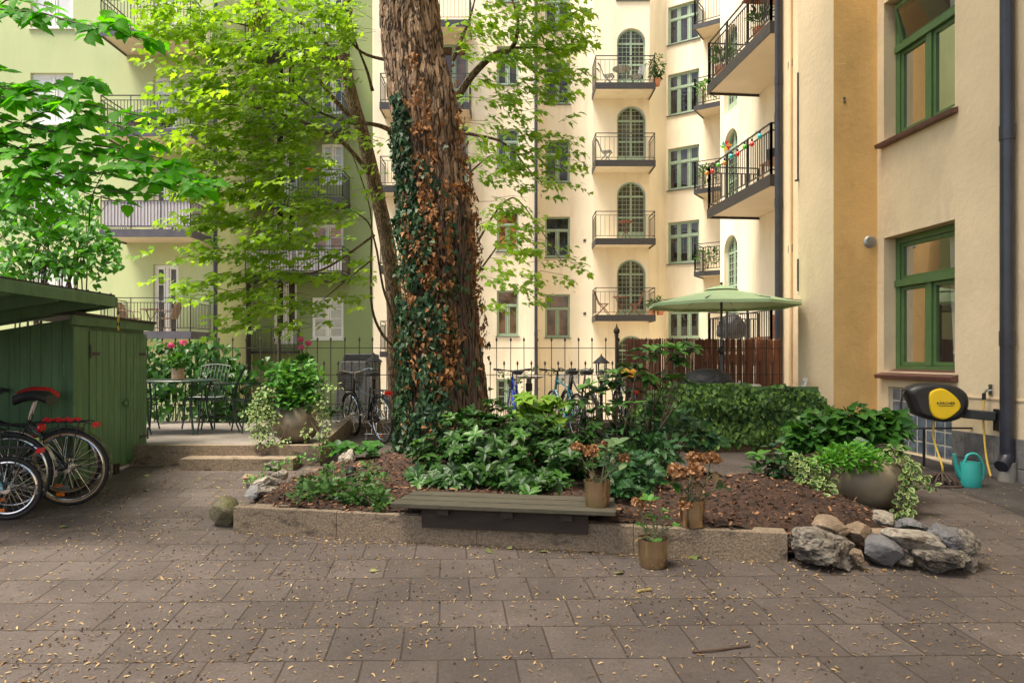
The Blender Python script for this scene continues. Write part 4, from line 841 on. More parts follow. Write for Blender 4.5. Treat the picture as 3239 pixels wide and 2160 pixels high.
chair('garden chair at the near side of the table, its back to the shed door', (tcx-.42, Yt-.45, TZ), PI-.5); chair('garden chair drawn up at the end of the table near the planter', (tcx+.62, Yt+.12, TZ), -1.25); chair('garden chair between the table and the fence climbers', (tcx+.2, Yt+.66, TZ), 0); chair('garden chair standing apart behind the terrace planter', (XP(585, 9.75), 9.75, TZ), -.9)
chair('garden chair half hidden behind the shed corner', (tcx-.7, Yt+.3, TZ), 1.3)
M['terra'] = mk('terracotta', (.45, .17, .08), .8, var=.1); M['paleterra'] = mk('pale_terracotta', (.62, .40, .28), .7, var=.08)
def clay_pot(c, r, h, lab, m='terra', name='flower_pot', group=None, ribs=0):
    b = MB(); pr = [(0, 0), (r*.8, 0)]
    if ribs:
        for k in range(ribs): z = h*(k+.5)/ribs; pr += [(r*.95, h*k/ribs+.004), (r, z), (r*.95, h*(k+1)/ribs-.004)]
    pr += [(r, h), (r*.9, h), (r*.88, h*.85), (0, h*.85)]; b.lathe(pr, 24, c); return tag(b.build(name, M[m], smooth=not ribs), lab, 'flower pot', group)
GP1 = V((XP(409, Yt), Yt, TZ+.737)); clay_pot(GP1, .085, .16, 'pale ribbed pot of pink geraniums on the garden table', 'paleterra', ribs=5)
GP2 = V((XP(696, 10.2), 10.2, TZ+.74)); clay_pot(GP2, .09, .18, 'pale ribbed pot of pink geraniums behind the terrace planter', 'paleterra', ribs=5)
st2 = thing('plant_stand', 'dark metal plant stand behind the terrace planter', 'stand', (GP2.x, GP2.y, TZ)); b = MB(); b.lathe([(0, .72), (.2, .72), (.2, .738), (0, .738)], 20, (GP2.x, GP2.y, TZ)); b.build('top', M['gmetal'], st2, True)
for k in range(3): b = MB(); a = k*2.1; b.tube([(GP2.x+.14*math.cos(a), GP2.y+.14*math.sin(a), TZ+.72), (GP2.x+.2*math.cos(a), GP2.y+.2*math.sin(a), TZ)], .012, 6); b.build('leg', M['gmetal'], st2, True)
# ------------------------------------------------------------------ iron fence
FY0, FY1 = 11.3, 11.75; FX0, FX1 = XP(330, FY0), XP(1790, 11.9)
fn = thing('iron_fence', 'old wrought iron fence with spear pickets running along the rear kerb', 'fence', (FX0, FY0, TZ)); FL = FX1-FX0
def fp(t, z): return V((FX0+FL*t, FY0+(FY1-FY0)*t, z))
zr = [EYE+(HY-y)/F*11.4 for y in (799, 861, 928)]
for z in zr: b = MB(); b.bar(fp(0, z), fp(1, z), .02, .012); b.build('rail', M['rust'], fn, True)
def picket_mesh(h):
    b = MB(); b.bar((0, 0, 0), (0, 0, h-.07), .013); b.lathe([(.007, h-.07), (.013, h-.055), (.02, h-.03), (.0, h+.015)], 4); me = bpy.data.meshes.new('picket'); me.from_pydata(b.v, [], b.f); me.materials.append(M['rust']); return me
pt_, ps_ = picket_mesh(EYE+(HY-775)/F*11.4-(TZ-.05)), picket_mesh(EYE+(HY-830)/F*11.4-(TZ-.05)); n = int(FL/.115)
inv = Matrix.Translation(fn.location).inverted()
for k in range(n):
    o = bpy.data.objects.new('picket', pt_ if k % 2 == 0 else ps_); COL.objects.link(o); o.parent = fn; o.matrix_parent_inverse = inv; o.location = fp((k+.5)/n, TZ-.05); o.rotation_euler = (0, random.uniform(-.008, .008), 0)
for dx in (644, 1420):
    t = (XP(dx, 11.45)-FX0)/FL; b = MB(); p = fp(t, TZ-.05); zt_ = EYE+(HY-772)/F*11.45; b.lathe([(.028, 0), (.028, zt_-p.z), (.045, zt_-p.z+.01), (.03, zt_-p.z+.03), (.055, zt_-p.z+.08), (.05, zt_-p.z+.12), (.018, zt_-p.z+.16), (.012, zt_-p.z+.19), (0, zt_-p.z+.23)], 12, p); b.build('post', M['rust'], fn, True, smooth=True)
# reed screen on the fence
M['reed'] = mk('red_brown_willow', (.26, .105, .06), .75, var=.4, vs=3, bump=.5, bs=22, stretch=(14, 14, .4), bstretch=(9, 9, .1), dirt=((.10, .04, .022), 3, .55, .8, (10, 10, .5)))
b = MB(); xa, xb = XP(1438, 11.55), XP(1795, 12.05); za = EYE+(HY-779)/F*11.7; n = 430
for k in range(n):
    x = xa+(xb-xa)*k/n; y = 11.56+.5*k/n+(.012 if k % 2 else -.003); b.bar((x, y, TZ), (x+random.uniform(-.01, .01), y, za+random.uniform(-.012, .015)), random.uniform(.009, .0135), .01)
for z in (TZ+.15, TZ+.55, TZ+1.0, za-.08): b.bar((xa, 11.55, z), (xb, 12.05, z), .006)
tag(b.build('willow_screen', M['reed']), 'red brown willow screen fixed to the fence behind the parasol', 'screen')
# lanterns
M['lglass'] = M['glass']; M['bulb'] = mk('frosted_bulb', (.75, .74, .68), .3)
def lantern(dx, top, Y, lab):
    x = XP(dx, Y); z1 = EYE+(HY-top)/F*Y; s = 13*1.15/F*Y/.12; base = TZ-.05 if Y > 10.9 else gz(Y); t = thing('garden_lamp', lab, 'lamp', (x, Y, base), 0, 'black lantern posts'); c = V((x, Y, 0))
    b = MB(); zb = z1-.44; b.lathe([(.035, base), (.03, base+.1), (.024, zb-.05), (.04, zb-.03), (.045, zb)], 12, c, cap=True); b.build('post', M['iron'], t, True, smooth=True)
    b = MB(); b.lathe([(0, z1), (.012, z1-.03), (.02, z1-.05), (.05, z1-.075), (.10, z1-.12), (.135, z1-.15), (.135, z1-.165), (0, z1-.15)], 20, c); b.build('hood', M['iron'], t, True, smooth=True)
    b = MB(); b.lathe([(.06, zb+.01), (.085, zb+.12), (.088, zb+.27)], 18, c); g = b.build('glass', M['glass'], t, True, smooth=True); b = MB(); b.sphere(c+V((0, 0, zb+.13)), .05, 12, 8); b.build('bulb', M['bulb'], t, True, smooth=True)
    b = MB()
    for k in range(4): a = k*PI/2+.4; q = V((math.cos(a), math.sin(a), 0)); b.tube([c+q*.045+V((0, 0, zb)), c+q*.095+V((0, 0, zb+.12)), c+q*.1+V((0, 0, zb+.28))], .006, 5)
    b.tube([c+V((.095*math.cos(a), .095*math.sin(a), zb+.14)) for a in np.linspace(0, 2*PI, 17)[:-1]], .006, 5, closed=True); b.build('cage', M['iron'], t, True)
lantern(859, 808, 11.0, 'black lantern post behind the city bicycle basket'); lantern(1381, 811, 11.0, 'black lantern post left of the willow screen')
# dark hatch behind the fence, bird bath, grey box
M['tarp'] = mk('dark_grey_tarpaulin', (.012, .0125, .0145), .7, var=.25, vs=3, bump=.4, bs=12)
b = MB(); a = [at(760, 980, 12.6), at(865, 980, 12.6), at(862, 829, 12.9), at(783, 829, 12.9)]; b.prism(a, (0, .5, 0)); a = [at(786, 830, 12.95), at(862, 830, 12.95), at(862, 812, 12.95), at(790, 812, 12.95)]; b.prism(a, (0, .4, -.02)); tag(b.build('stair_hood', M['tarp'], bevel=.02), 'dark grey sloping hood over the cellar stair behind the fence', 'stair hood')
c = at(1215, 866, 12.4); bb = thing('bird_bath', 'shallow round bird bath on a stem behind the fence', 'bird bath', (c.x, c.y, -1)); b = MB(); b.lathe([(0, -.03), (.2, -.025), (.32, .02), (.31, .025), (.2, -.01), (0, -.015)], 24, c); b.build('bowl', M['conc'], bb, True, smooth=True); b = MB(); b.tube([c+V((0, 0, -.03)), c+V((0, 0, -1.9))], .05, 10); b.build('stem', M['conc'], bb, True); b = MB(); b.cbox(c+V((0, 0, -.18)), .12, .1, .14); b.build('bracket', M['rust'], bb, True)
# ------------------------------------------------------------------ parasol, barbecue, patio things
M['parasol'] = mk('sage_parasol_cloth', (.43, .58, .32), .8, var=.05, vs=2, bump=.1, bs=30)
Yu = 10.9; uc = at(1657, 660, Yu); pr = thing('parasol', 'sage green parasol open above the willow screen', 'parasol', (uc.x, Yu, gz(Yu))); b = MB(); R_ = 1.19; n = 8; rim = []; zt_, zl = uc.z, EYE+(HY-697)/F*Yu
vs = [uc-V((0, 0, .02))]; 
rings = 5
for j in range(1, rings+1):
    for k in range(n*4):
        a = 2*PI*k/(n*4)+.3; sag = 1-.075*math.sin(PI*((k % 4)/4))*(j/rings); r = R_*j/rings*sag; vs.append(V((uc.x+r*math.cos(a), Yu+r*math.sin(a), zt_-.02-(zt_-zl)*(j/rings)**1.15+.02*math.sin(PI*((k % 4)/4))*0)))
m_ = n*4; fs = [(0, 1+k, 1+(k+1) % m_) for k in range(m_)]
for j in range(rings-1):
    for k in range(m_): fs.append((1+j*m_+k, 1+(j+1)*m_+k, 1+(j+1)*m_+(k+1) % m_, 1+j*m_+(k+1) % m_))
nv = len(vs); last = vs[-m_:]; vs += [v-V((0, 0, .045)) for v in last]
for k in range(m_): fs.append((nv-m_+k, nv+k, nv+(k+1) % m_, nv-m_+(k+1) % m_))
b.add(vs, fs); b.build('canopy', M['parasol'], pr, True)
b = MB(); b.lathe([(0, .05), (.03, .03), (.2, -.012), (.27, -.045)], 16, uc); b.build('cap', M['parasol'], pr, True, smooth=True); b = MB(); b.sphere(uc+V((0, 0, .06)), .025, 8, 6); b.build('finial', M['black'], pr, True)
b = MB(); b.tube([uc, V((uc.x, Yu, gz(Yu)))], .021, 10); b.build('pole', M['sill'], pr, True)
for k in range(n): b = MB(); a = 2*PI*k/n+.3; b.bar(uc-V((0, 0, .05)), (uc.x+R_*math.cos(a), Yu+R_*math.sin(a), zl+.0), .012); b.build('rib', M['sill'], pr, True)
c = at(1657, 805, Yu); b = MB(); b.sphere(c, .05, 10, 7, (1, 1, 1.5)); b.tube([c, c+V((-.07, -.03, 0)), c+V((-.08, -.03, -.08))], .01, 6); b.build('crank', M['black'], pr, True)
b = MB(); b.lathe([(.25, 0), (.25, .06), (.05, .09), (.04, .3)], 20, (uc.x, Yu, gz(Yu)), cap=True); b.build('base', M['conc'], pr, True)
def cover(name, lab, cat, c, sx, sy, sz, m, seed, top=.35):
    import bmesh
    bm = bmesh.new(); bmesh.ops.create_icosphere(bm, subdivisions=5, radius=1); o = V((seed, 2*seed, 3))
    for v in bm.verts:
        p = v.co.copy(); e = 1.0 if p.z > 0 else .25; x = p.x*sx; y = p.y*sy; z = p.z*sz*e
        f = .035*abs(noise.noise(V((p.x*3, p.y*3, p.z*1.5))+o))*(1-max(0, p.z)*.6)+.02*noise.noise(p*5+o); v.co = V((x, y, z))*(1+f*2)+V(c)
    me = bpy.data.meshes.new(name); bm.to_mesh(me); bm.free(); me.polygons.foreach_set('use_smooth', [True]*len(me.polygons)); return me
M['cover'] = mk('black_cover', (.016, .017, .020), .6, var=.2, bump=.5, bs=14)
c = at(1624, 884, 10.3); bbq = thing('barbecue', 'round barbecue under a black fabric cover behind the ivy hedge', 'barbecue', (c.x, c.y, gz(c.y))); link('cover', cover('cover', '', '', c, .40, .35, .25, 'cover', 3), M['cover'], bbq, True)
for k in range(3): b = MB(); a = k*2.1; b.tube([c+V((.2*math.cos(a), .2*math.sin(a), 0)), V((c.x+.28*math.cos(a), c.y+.28*math.sin(a), gz(c.y)))], .014, 6); b.build('leg', M['iron'], bbq, True)
# white folding chairs and table behind the hedge
M['whitep'] = mk('white_paint', (.68, .66, .58), .5)
c = at(1712, 878, 10.1); t = thing('patio_table', 'pale round patio table behind the ivy hedge', 'table', (c.x, c.y, gz(c.y))); b = MB(); b.lathe([(0, 0), (.22, 0), (.22, -.025), (0, -.025)], 24, c-V((0, 0, .03))); b.build('tabletop', M['whitep'], t, True); b = MB(); b.tube([c-V((0, 0, .05)), V((c.x, c.y, gz(c.y)))], .025, 8); b.build('stem', M['whitep'], t, True)
def white_chair(dx, dy, Y, rz, lab):
    c = at(dx, dy, Y); g = gz(Y); h = c.z-g; t = thing('patio_chair', lab, 'chair', (c.x, Y, g), rz, 'pale patio chairs behind the hedge')
    b = MB(); b.box(-.2, -.2, h*.52, .2, .2, h*.54); b.build('seat', M['whitep'], t); b = MB()
    for x in (-.19, .17): b.bar((x, .2, h*.5), (x, .3, h), .03)
    for z in (.72, .82, .93): b.bar((-.19, .2+.1*(z-.5)*2, h*z), (.17, .2+.1*(z-.5)*2, h*z), .015, .05)
    b.build('backrest', M['whitep'], t)
    for x in (-.18, .18):
        for y in (-.18, .18): b = MB(); b.bar((x, y, 0), (x, y, h*.52), .028); b.build('leg', M['whitep'], t)
white_chair(1800, 868, 10.2, -1.9, 'pale slatted patio chair standing against the corner behind the hedge'); white_chair(1693, 876, 10.5, .1, 'pale patio chair beside the covered barbecue')
# ------------------------------------------------------------------ hose reel, tap, can, drain
M['yel'] = mk('yellow_plastic', (.80, .53, .01), .35, var=.04); M['hose'] = mk('yellow_hose', (.72, .48, .07), .5, stretch=(1, 1, 12), var=.15, vs=6)
Yh = 7.75; hc = at(2146, 923, Yh); hl = thing('hose_reel', 'black and yellow wall hose reel above the watering can', 'hose reel', hc)
fx = V((math.cos(-.18), math.sin(-.18), 0)); fyv = V((-fx.y, fx.x, 0)); up = V((0, 0, 1))
outl = [(-.31, .10), (-.30, .15), (-.18, .205), (.0, .215), (.17, .19), (.28, .12), (.315, .04), (.31, -.06), (.25, -.16), (.12, -.215), (-.02, -.21), (-.15, -.17), (-.22, -.13), (-.27, .0)]
def rp(x, z, d): return hc+fx*x+up*z+fyv*d
o2 = curve([V((x, z, 0)) for x, z in outl+[outl[0]]], 4)[:-1]; vs = []; fs = []; n = len(o2)
for d, s in ((-.13, .80), (-.115, .93), (-.08, 1.0), (.08, 1.0), (.115, .93), (.13, .8)): vs += [rp(p.x*s, p.y*s, d) for p in o2]
for i in range(5):
    for k in range(n): fs.append((i*n+k, i*n+(k+1) % n, (i+1)*n+(k+1) % n, (i+1)*n+k))
fs += [tuple(range(n)), tuple(range(6*n-1, 5*n-1, -1))]; b = MB(); b.add(vs, fs); b.build('casing', M['black'], hl, True, smooth=True)
dk = [(-.135, .0), (-.13, .10), (-.05, .14), (.02, .125), (.11, .05), (.14, -.03), (.08, -.10), (-.0, -.145), (-.08, -.13), (-.12, -.08)]
d2 = curve([V((x, z, 0)) for x, z in dk+[dk[0]]], 4)[:-1]; vs = []; n = len(d2); fs = []
for d, s in ((-.12, 1.04), (-.15, 1.0), (-.156, .93), (-.1565, .02)): vs += [rp(.05+p.x*s*1.12, -.01+p.y*s*1.18, d) for p in d2]
for i in range(3):
    for k in range(n): fs.append((i*n+k, i*n+(k+1) % n, (i+1)*n+(k+1) % n, (i+1)*n+k))
b = MB(); b.add(vs, fs); dko = b.build('hub_cover', M['yel'], hl, True)
fcu = bpy.data.curves.new('lettering', 'FONT'); fcu.body = 'KÄRCHER'; fcu.size = .042; fcu.align_x = 'CENTER'; fcu.align_y = 'CENTER'; fcu.extrude = .0008; fcu.offset = .0006
tmp = bpy.data.objects.new('tmp', fcu); COL.objects.link(tmp); bpy.context.view_layer.update(); me = bpy.data.meshes.new_from_object(tmp.evaluated_get(bpy.context.evaluated_depsgraph_get())); bpy.data.objects.remove(tmp)
me.transform(Matrix(((fx.x, 0, -fyv.x, 0), (fx.y, 0, -fyv.y, 0), (0, 1, 0, 0), (0, 0, 0, 1)))); me.transform(Matrix.Translation(rp(.055, -.005, -.1585))); me.materials.clear()
link('lettering', me, M['black'], dko); b = MB(); b.frame_box(rp(-.02, -.036, -.159), fx*.15, up*.006, -fyv*.001); b.build('lettering_underline', M['black'], dko)
wl = W1L(7.55); b = MB(); b.frame_box(V((wl-.05, 7.42, hc.z-.30)), V((.045, 0, 0)), V((0, .12, 0)), V((0, 0, .24))); b.bar(V((wl-.05, 7.48, hc.z-.14)), rp(.22, -.12, .02), .07, .10, up=up); b.build('bracket', M['black'], hl, True, bevel=.008)
b = MB(); p = rp(-.30, .11, -.02); b.tube(curve([p, p+V((-.04, -.02, .0)), p+V((-.07, -.02, -.1)), p+V((-.075, -.02, -.22))], 5), .011, 8); b.build('supply_hose', M['black'], hl, True); b = MB(); q = p+V((-.075, -.02, -.22)); b.tube([q, q-V((.0, 0, .04))], .02, 8); b.tube([q-V((.005, 0, .06)), q-V((.01, 0, .15))], .018, 8); b.build('hose_nozzle', M['alu'], hl, True); b = MB(); b.tube([q-V((.0, 0, .04)), q-V((.005, 0, .07))], .021, 8); b.tube([q-V((.012, .012, .08)), q-V((.014, .012, .12))], .013, 8); b.build('nozzle_band', M['red'], hl, True)
b = MB(); p = rp(.0, -.21, 0); e = on(2165, 1092); b.tube(curve([p, p+V((-.01, 0, -.2)), V((p.x-.01, p.y-.15, e.z+.12)), e+V((.0, 0, .02))], 6), .011, 8); b.build('hose', M['hose'], hl, True, smooth=True)
# tap with its own hose
Yp = 7.62; tx = W1L(Yp); tc_ = V((tx, Yp, EYE+(HY-897)/F*7.6)); tap = thing('water_tap', 'chrome wall tap with a yellow hose hanging beside the drainpipe', 'tap', tc_); b = MB(); b.frame_box(tc_+V((-.012, -.03, -.05)), V((.012, 0, 0)), V((0, .06, 0)), V((0, 0, .12))); b.tube([tc_, tc_+V((-.07, -.01, .0)), tc_+V((-.09, -.01, -.03))], .013, 8); b.tube([tc_+V((-.05, -.01, .01)), tc_+V((-.07, -.07, .03))], .007, 6); b.build('tap_body', M['chrome'], tap, True); b = MB(); b.frame_box(tc_+V((-.03, -.02, -.26)), V((.03, 0, 0)), V((0, .05, 0)), V((0, 0, .02))); b.build('hook', M['chrome'], tap, True); b = MB(); q = tc_+V((-.09, -.01, -.03)); b.tube([q, q-V((0, 0, .07))], .02, 8); b.build('hose_coupling', M['black'], tap, True)
b = MB(); e = on(2240, 1085); e.x = tx-.12; b.tube(curve([q-V((0, 0, .06)), q+V((-.015, -.01, -.25)), V((q.x-.02, q.y-.06, gz(q.y)+.25)), V((q.x-.03, q.y-.15, gz(q.y)+.02))], 6), .011, 8); b.build('hose', M['hose'], tap, True, smooth=True)
# watering can
M['canp'] = mk('turquoise_plastic', (.035, .36, .33), .4, var=.06, vs=4, bump=.05, bs=20)
cc = on(2228, 1118); can = thing('watering_can', 'turquoise plastic watering can beside the drain grate', 'watering can', cc); b = MB(); b.lathe([(.0, .004), (.095, 0), (.10, .01), (.098, .10), (.088, .24), (.085, .255), (.078, .25), (.075, .16)], 28, cc); b.v = [(cc.x+(x-cc.x)*1.12, cc.y+(y-cc.y)*.85, z) for x, y, z in b.v]; b.build('can_body', M['canp'], can, True, smooth=True)
b = MB(); b.tube(curve([cc+V((-.09, 0, .09)), cc+V((-.13, 0, .17)), cc+V((-.175, -.01, .34))], 5), [.03]+[.03-.0016*i for i in range(10)], 10); b.build('spout', M['canp'], can, True, smooth=True)
b = MB(); b.tube(curve([cc+V((-.06, 0, .25)), cc+V((-.02, 0, .33)), cc+V((.07, 0, .33)), cc+V((.135, 0, .22)), cc+V((.13, 0, .1)), cc+V((.095, 0, .05))], 5), .014, 8); b.build('handle', M['canp'], can, True, smooth=True)
# drain grate
dc = on(2177, 1118); dc.y += .1; dc.z = gz(dc.y); b = MB(); M['rustd'] = mk('rusty_drain_iron', (.07, .045, .035), .75, var=.35, vs=14, bump=.3, bs=60)
b.lathe([(.20, 0), (.20, .015), (.17, .02), (.17, 0)], 28, dc)
for k in range(18):
    a = 2*PI*k/18; pts = [dc+V((.18*math.cos(t)*math.cos(a), .18*math.cos(t)*math.sin(a), .11*math.sin(t)+.01)) for t in np.linspace(0, 1.35, 7)]
    for p, q in zip(pts[:-1], pts[1:]): b.bar(p, q, .016, .02)
b.lathe([(.0, .125), (.05, .12), (.055, .108)], 16, dc); tag(b.build('drain_grate', M['rustd']), 'domed rusty iron drain grate beside the turquoise watering can', 'drain')
# black support frame at the glass blocks
b = MB(); p = at(2085, 984, 8.3); q = at(2190, 983, 7.9); e = at(2122, 984, 8.1); b.bar(p, q, .022); b.bar(e, V((e.x, e.y, gz(e.y))), .022); b.bar(q, (W1L(q.y), q.y, q.z), .02); tag(b.build('support_frame', M['iron']), 'black steel handrail frame before the glass blocks', 'rail')
b = MB(); p = at(1955, 962, 8.7); q = at(1990, 985, 8.6)
b.bar(at(1975, 970, 8.7), at(2030, 966, 8.9), .018); b.bar(at(1978, 970, 8.7), at(1978, 1120, 8.7), .018); tag(b.build('plant_support', M['iron']), 'thin black hoop stake behind the right round planter', 'stake')
# ------------------------------------------------------------------ things on the balconies
M['teak'] = mk('reddish_teak', (.20, .075, .04), .6, var=.2, vs=4); M['grayw'] = mk('grey_chair', (.16, .17, .17), .6); M['wick'] = mk('brown_wicker', (.25, .17, .12), .8, var=.25, vs=20)
def fold_chair(c, rz, m, lab, group=None, s=1.0):
    t = thing('folding_chair', lab, 'chair', c, rz, group); b = MB()
    for k in range(5): b.bar((-.2, -.18+.08*k, .44*s), (.2, -.18+.08*k, .44*s), .06, .015)
    b.build('seat', M[m], t); b = MB()
    for k in range(5): b.bar((-.16+.08*k, .17, .48*s), (-.16+.08*k, .34, .92*s), .05, .014)
    b.bar((-.2, .35, .92*s), (.2, .35, .92*s), .05, .03); b.build('backrest', M[m], t)
    for x in (-.19, .19): b = MB(); b.bar((x, -.25, 0), (x, .18, .5*s), .03); b.build('leg', M[m], t); b = MB(); b.bar((x*.9, .25, 0), (x*.9, -.18, .44*s), .03); b.build('leg', M[m], t)
    return t
def bistro(c, m, lab, r=.3, h=.72, x=True):
    t = thing('bistro_table', lab, 'table', c); b = MB(); b.lathe([(0, h), (r, h), (r, h-.025), (0, h-.025)], 20, c); b.build('tabletop', M[m], t, True)
    for s in (-1, 1): b = MB(); b.bar(V(c)+V((-.2*s, -.1, 0)), V(c)+V((.18*s, .1, h-.03)), .025); b.build('leg', M[m], t, True)
    return t
bz = [EYE+(HY-dy)/F*25.85+.25 for dy in (738, 563, 384, 207)]; Yb = 26.25
g = 'dark teak folding chairs on the lowest arched balcony'
fold_chair((XP(1385, Yb), Yb, bz[0]), 1.57, 'teak', 'teak folding chair at the railing corner, lowest bay balcony', g); fold_chair((XP(1458, Yb), Yb, bz[0]), -1.57, 'teak', 'teak folding chair before the arched door, lowest bay balcony', g); bistro((XP(1425, Yb), Yb, bz[0]), 'teak', 'teak table between two folding chairs on the lowest bay balcony')
bistro((XP(1437, Yb), Yb, bz[1]), 'teak', 'small dark bistro table on the second bay balcony', .28); fold_chair((XP(1392, Yb), Yb, bz[2]), 1.2, 'grayw', 'grey sling chair alone on the third bay balcony'); bistro((XP(1428, Yb), Yb, bz[3]), 'grayw', 'grey round bistro table on the top bay balcony', .36); fold_chair((XP(1397, Yb), Yb, bz[3]), 1.2, 'grayw', 'grey folding chair left of the round bistro table, top bay balcony'); fold_chair((XP(1462, Yb), Yb, bz[3]), -1.0, 'grayw', 'grey folding chair before the arched door, top bay balcony')
for i, (dx, k, lab) in enumerate(((1508, 3, 'terracotta pot of a tall plant on the top bay balcony'), (1498, 0, 'terracotta pot of low plants on the lowest bay balcony'), (1516, 0, 'second terracotta pot near the railing corner of the lowest bay balcony'))): clay_pot((XP(dx, 26.1), 26.1, bz[k]), .15, .25, lab)
BPOT = [(XP(1508, 26.1), 26.1, bz[3]+.25, 1.0), (XP(1498, 26.1), 26.1, bz[0]+.25, .35), (XP(1516, 26.1), 26.1, bz[0]+.25, .4)]
zg = [EYE+(HY-dy)/F*21.05+.22 for dy in (777, 543, 312, 82)]
def wick_chair(c, rz, lab):
    t = thing('wicker_chair', lab, 'chair', c, rz, 'wicker chairs on the ground balcony of the green house'); b = MB(); b.cbox((0, 0, .43), .46, .44, .03); b.build('seat', M['wick'], t); b = MB(); vs = []
    P_ = [(-.24, .2, .45), (-.26, .3, .75), (-.2, .36, .92), (0, .38, .95), (.2, .36, .92), (.26, .3, .75), (.24, .2, .45)]; b.prism(P_, (0, .02, 0)); b.build('backrest', M['wick'], t)
    for x in (-.22, .22):
        b = MB(); b.tube(curve([(x, -.2, 0), (x*1.05, -.2, .6), (x*1.08, .05, .66), (x*1.05, .28, .68)], 4), .014, 6); b.build('armrest', M['wick'], t); b = MB(); b.tube([(x, .22, 0), (x, .2, .45)], .014, 6); b.build('leg', M['wick'], t)
wick_chair((XP(300, 21.7), 21.7, zg[0]), 1.57, 'wicker armchair at the railing corner of the ground balcony, green house'); wick_chair((XP(385, 21.7), 21.7, zg[0]), -1.57, 'wicker armchair before the white door of the ground balcony, green house'); bistro((XP(345, 21.6), 21.6, zg[0]), 'wick', 'round table between wicker armchairs on the ground balcony')
me = cover('cover', '', '', (XP(345, 21.6), 21.6, zg[2]+.35), .75, .35, .45, 'cover', 6); t = thing('covered_sofa', 'balcony sofa under a black cover behind the railing, green house', 'sofa', (XP(345, 21.6), 21.6, zg[2])); link('cover', me, M['cover'], t, True)
# right wing: string lights, pinwheel, pots, tables
zB = EYE+434/2159*17.3+.24; zB2 = EYE+822/2159*17.3+.24
sl_ = thing('string_lights', 'string of coloured party bulbs along the balcony rail above the parasol', 'string lights', WQ.pt(1.5, zB+1.0, 1.40)); b = MB(); cols = ['bteal', 'bred', 'bgreen', 'bred', 'bteal', 'borange', 'bgreen', 'bred', 'borange']
for nme, c_ in (('bteal', (.02, .45, .45)), ('bred', (.65, .03, .02)), ('bgreen', (.12, .5, .05)), ('borange', (.8, .25, .02))): M[nme] = mk(nme+'_bulb_glass', c_, .15, coat=.5)
us = np.linspace(.35, 3.2, 9); wire = []
for i, u in enumerate(us):
    p = WQ.pt(u, zB+.98-.05*(i % 2), 1.42); wire += [WQ.pt(u-.16, zB+1.03, 1.41), p]
    s = MB(); s.tube([p, p-V((0, 0, .06))], .024, 8); s.build('socket', M['black'], sl_, True); s = MB(); s.sphere(p-V((0, 0, .105)), .05, 10, 8, (1, 1, 1.15)); s.build('bulb', M[cols[i]], sl_, True, smooth=True)
b.tube(wire, .005, 4); b.build('wire', M['black'], sl_, True)
c = WQ.pt(2.05, zB+1.2, 1.42); pw = thing('pinwheel', 'rainbow pinwheel stuck on the balcony rail with the party bulbs', 'pinwheel', c); b = MB(); b.tube([c, c-V((0, 0, .35))], .006, 5); b.build('stick', M['black'], pw, True)
for k, m_ in enumerate(('borange', 'bred', 'bteal', 'bgreen', 'yel', 'redcl')): a = k*PI/3; b = MB(); q = V((math.cos(a), 0, math.sin(a))); r2 = V((math.cos(a+.8), 0, math.sin(a+.8))); b.prism([c, c+q*.14, c+r2*.10], (0, -.012, 0)); b.build('blade', M[m_], pw, True)
def wing_pot(u, o, z, r, h, lab): p = WQ.pt(u, z, o); clay_pot(p, r, h, lab); return (p.x, p.y, p.z+h, r*3)
WP = [wing_pot(.9, 1.15, zB2, .16, .28, 'terracotta pot of aloe on the balcony above the party lights'), wing_pot(2.9, 1.15, zB2, .17, .3, 'terracotta pot of pink flowers on the balcony above the party lights')]
tw = thing('balcony_table', 'folding wooden table hung on the upper balcony rail', 'table', WQ.pt(.7, zB2+.9, 1.1)); b = MB(); b.frame_box(WQ.pt(.45, zB2+.88, .75), V((WQ.d.x, WQ.d.y, 0))*.6, V((WQ.n.x, WQ.n.y, 0))*.75, V((0, 0, .03))); b.build('tabletop', M['teak'], tw, True); b = MB(); b.bar(WQ.pt(.75, zB2+.88, 1.4), WQ.pt(.75, zB2+.4, 1.32), .025); b.build('bracket', M['iron'], tw, True)
tw = thing('balcony_table', 'low wooden table with a black pot on the party lights balcony', 'table', WQ.pt(.8, zB, .8)); b = MB(); b.frame_box(WQ.pt(.4, zB+.5, .5), V((WQ.d.x, WQ.d.y, 0))*.8, V((WQ.n.x, WQ.n.y, 0))*.5, V((0, 0, .03))); b.build('tabletop', M['teak'], tw, True)
for u in (.42, 1.16):
    for o in (.52, .96): b = MB(); b.bar(WQ.pt(u, zB, o), WQ.pt(u, zB+.5, o), .035); b.build('leg', M['teak'], tw, True)
b = MB(); b.lathe([(0, 0), (.12, 0), (.14, .25), (.1, .25)], 14, WQ.pt(.9, zB+.53, .85)); tag(b.build('black_pot', M['black'], smooth=True), 'black pot on the low wooden table, party lights balcony', 'pot')
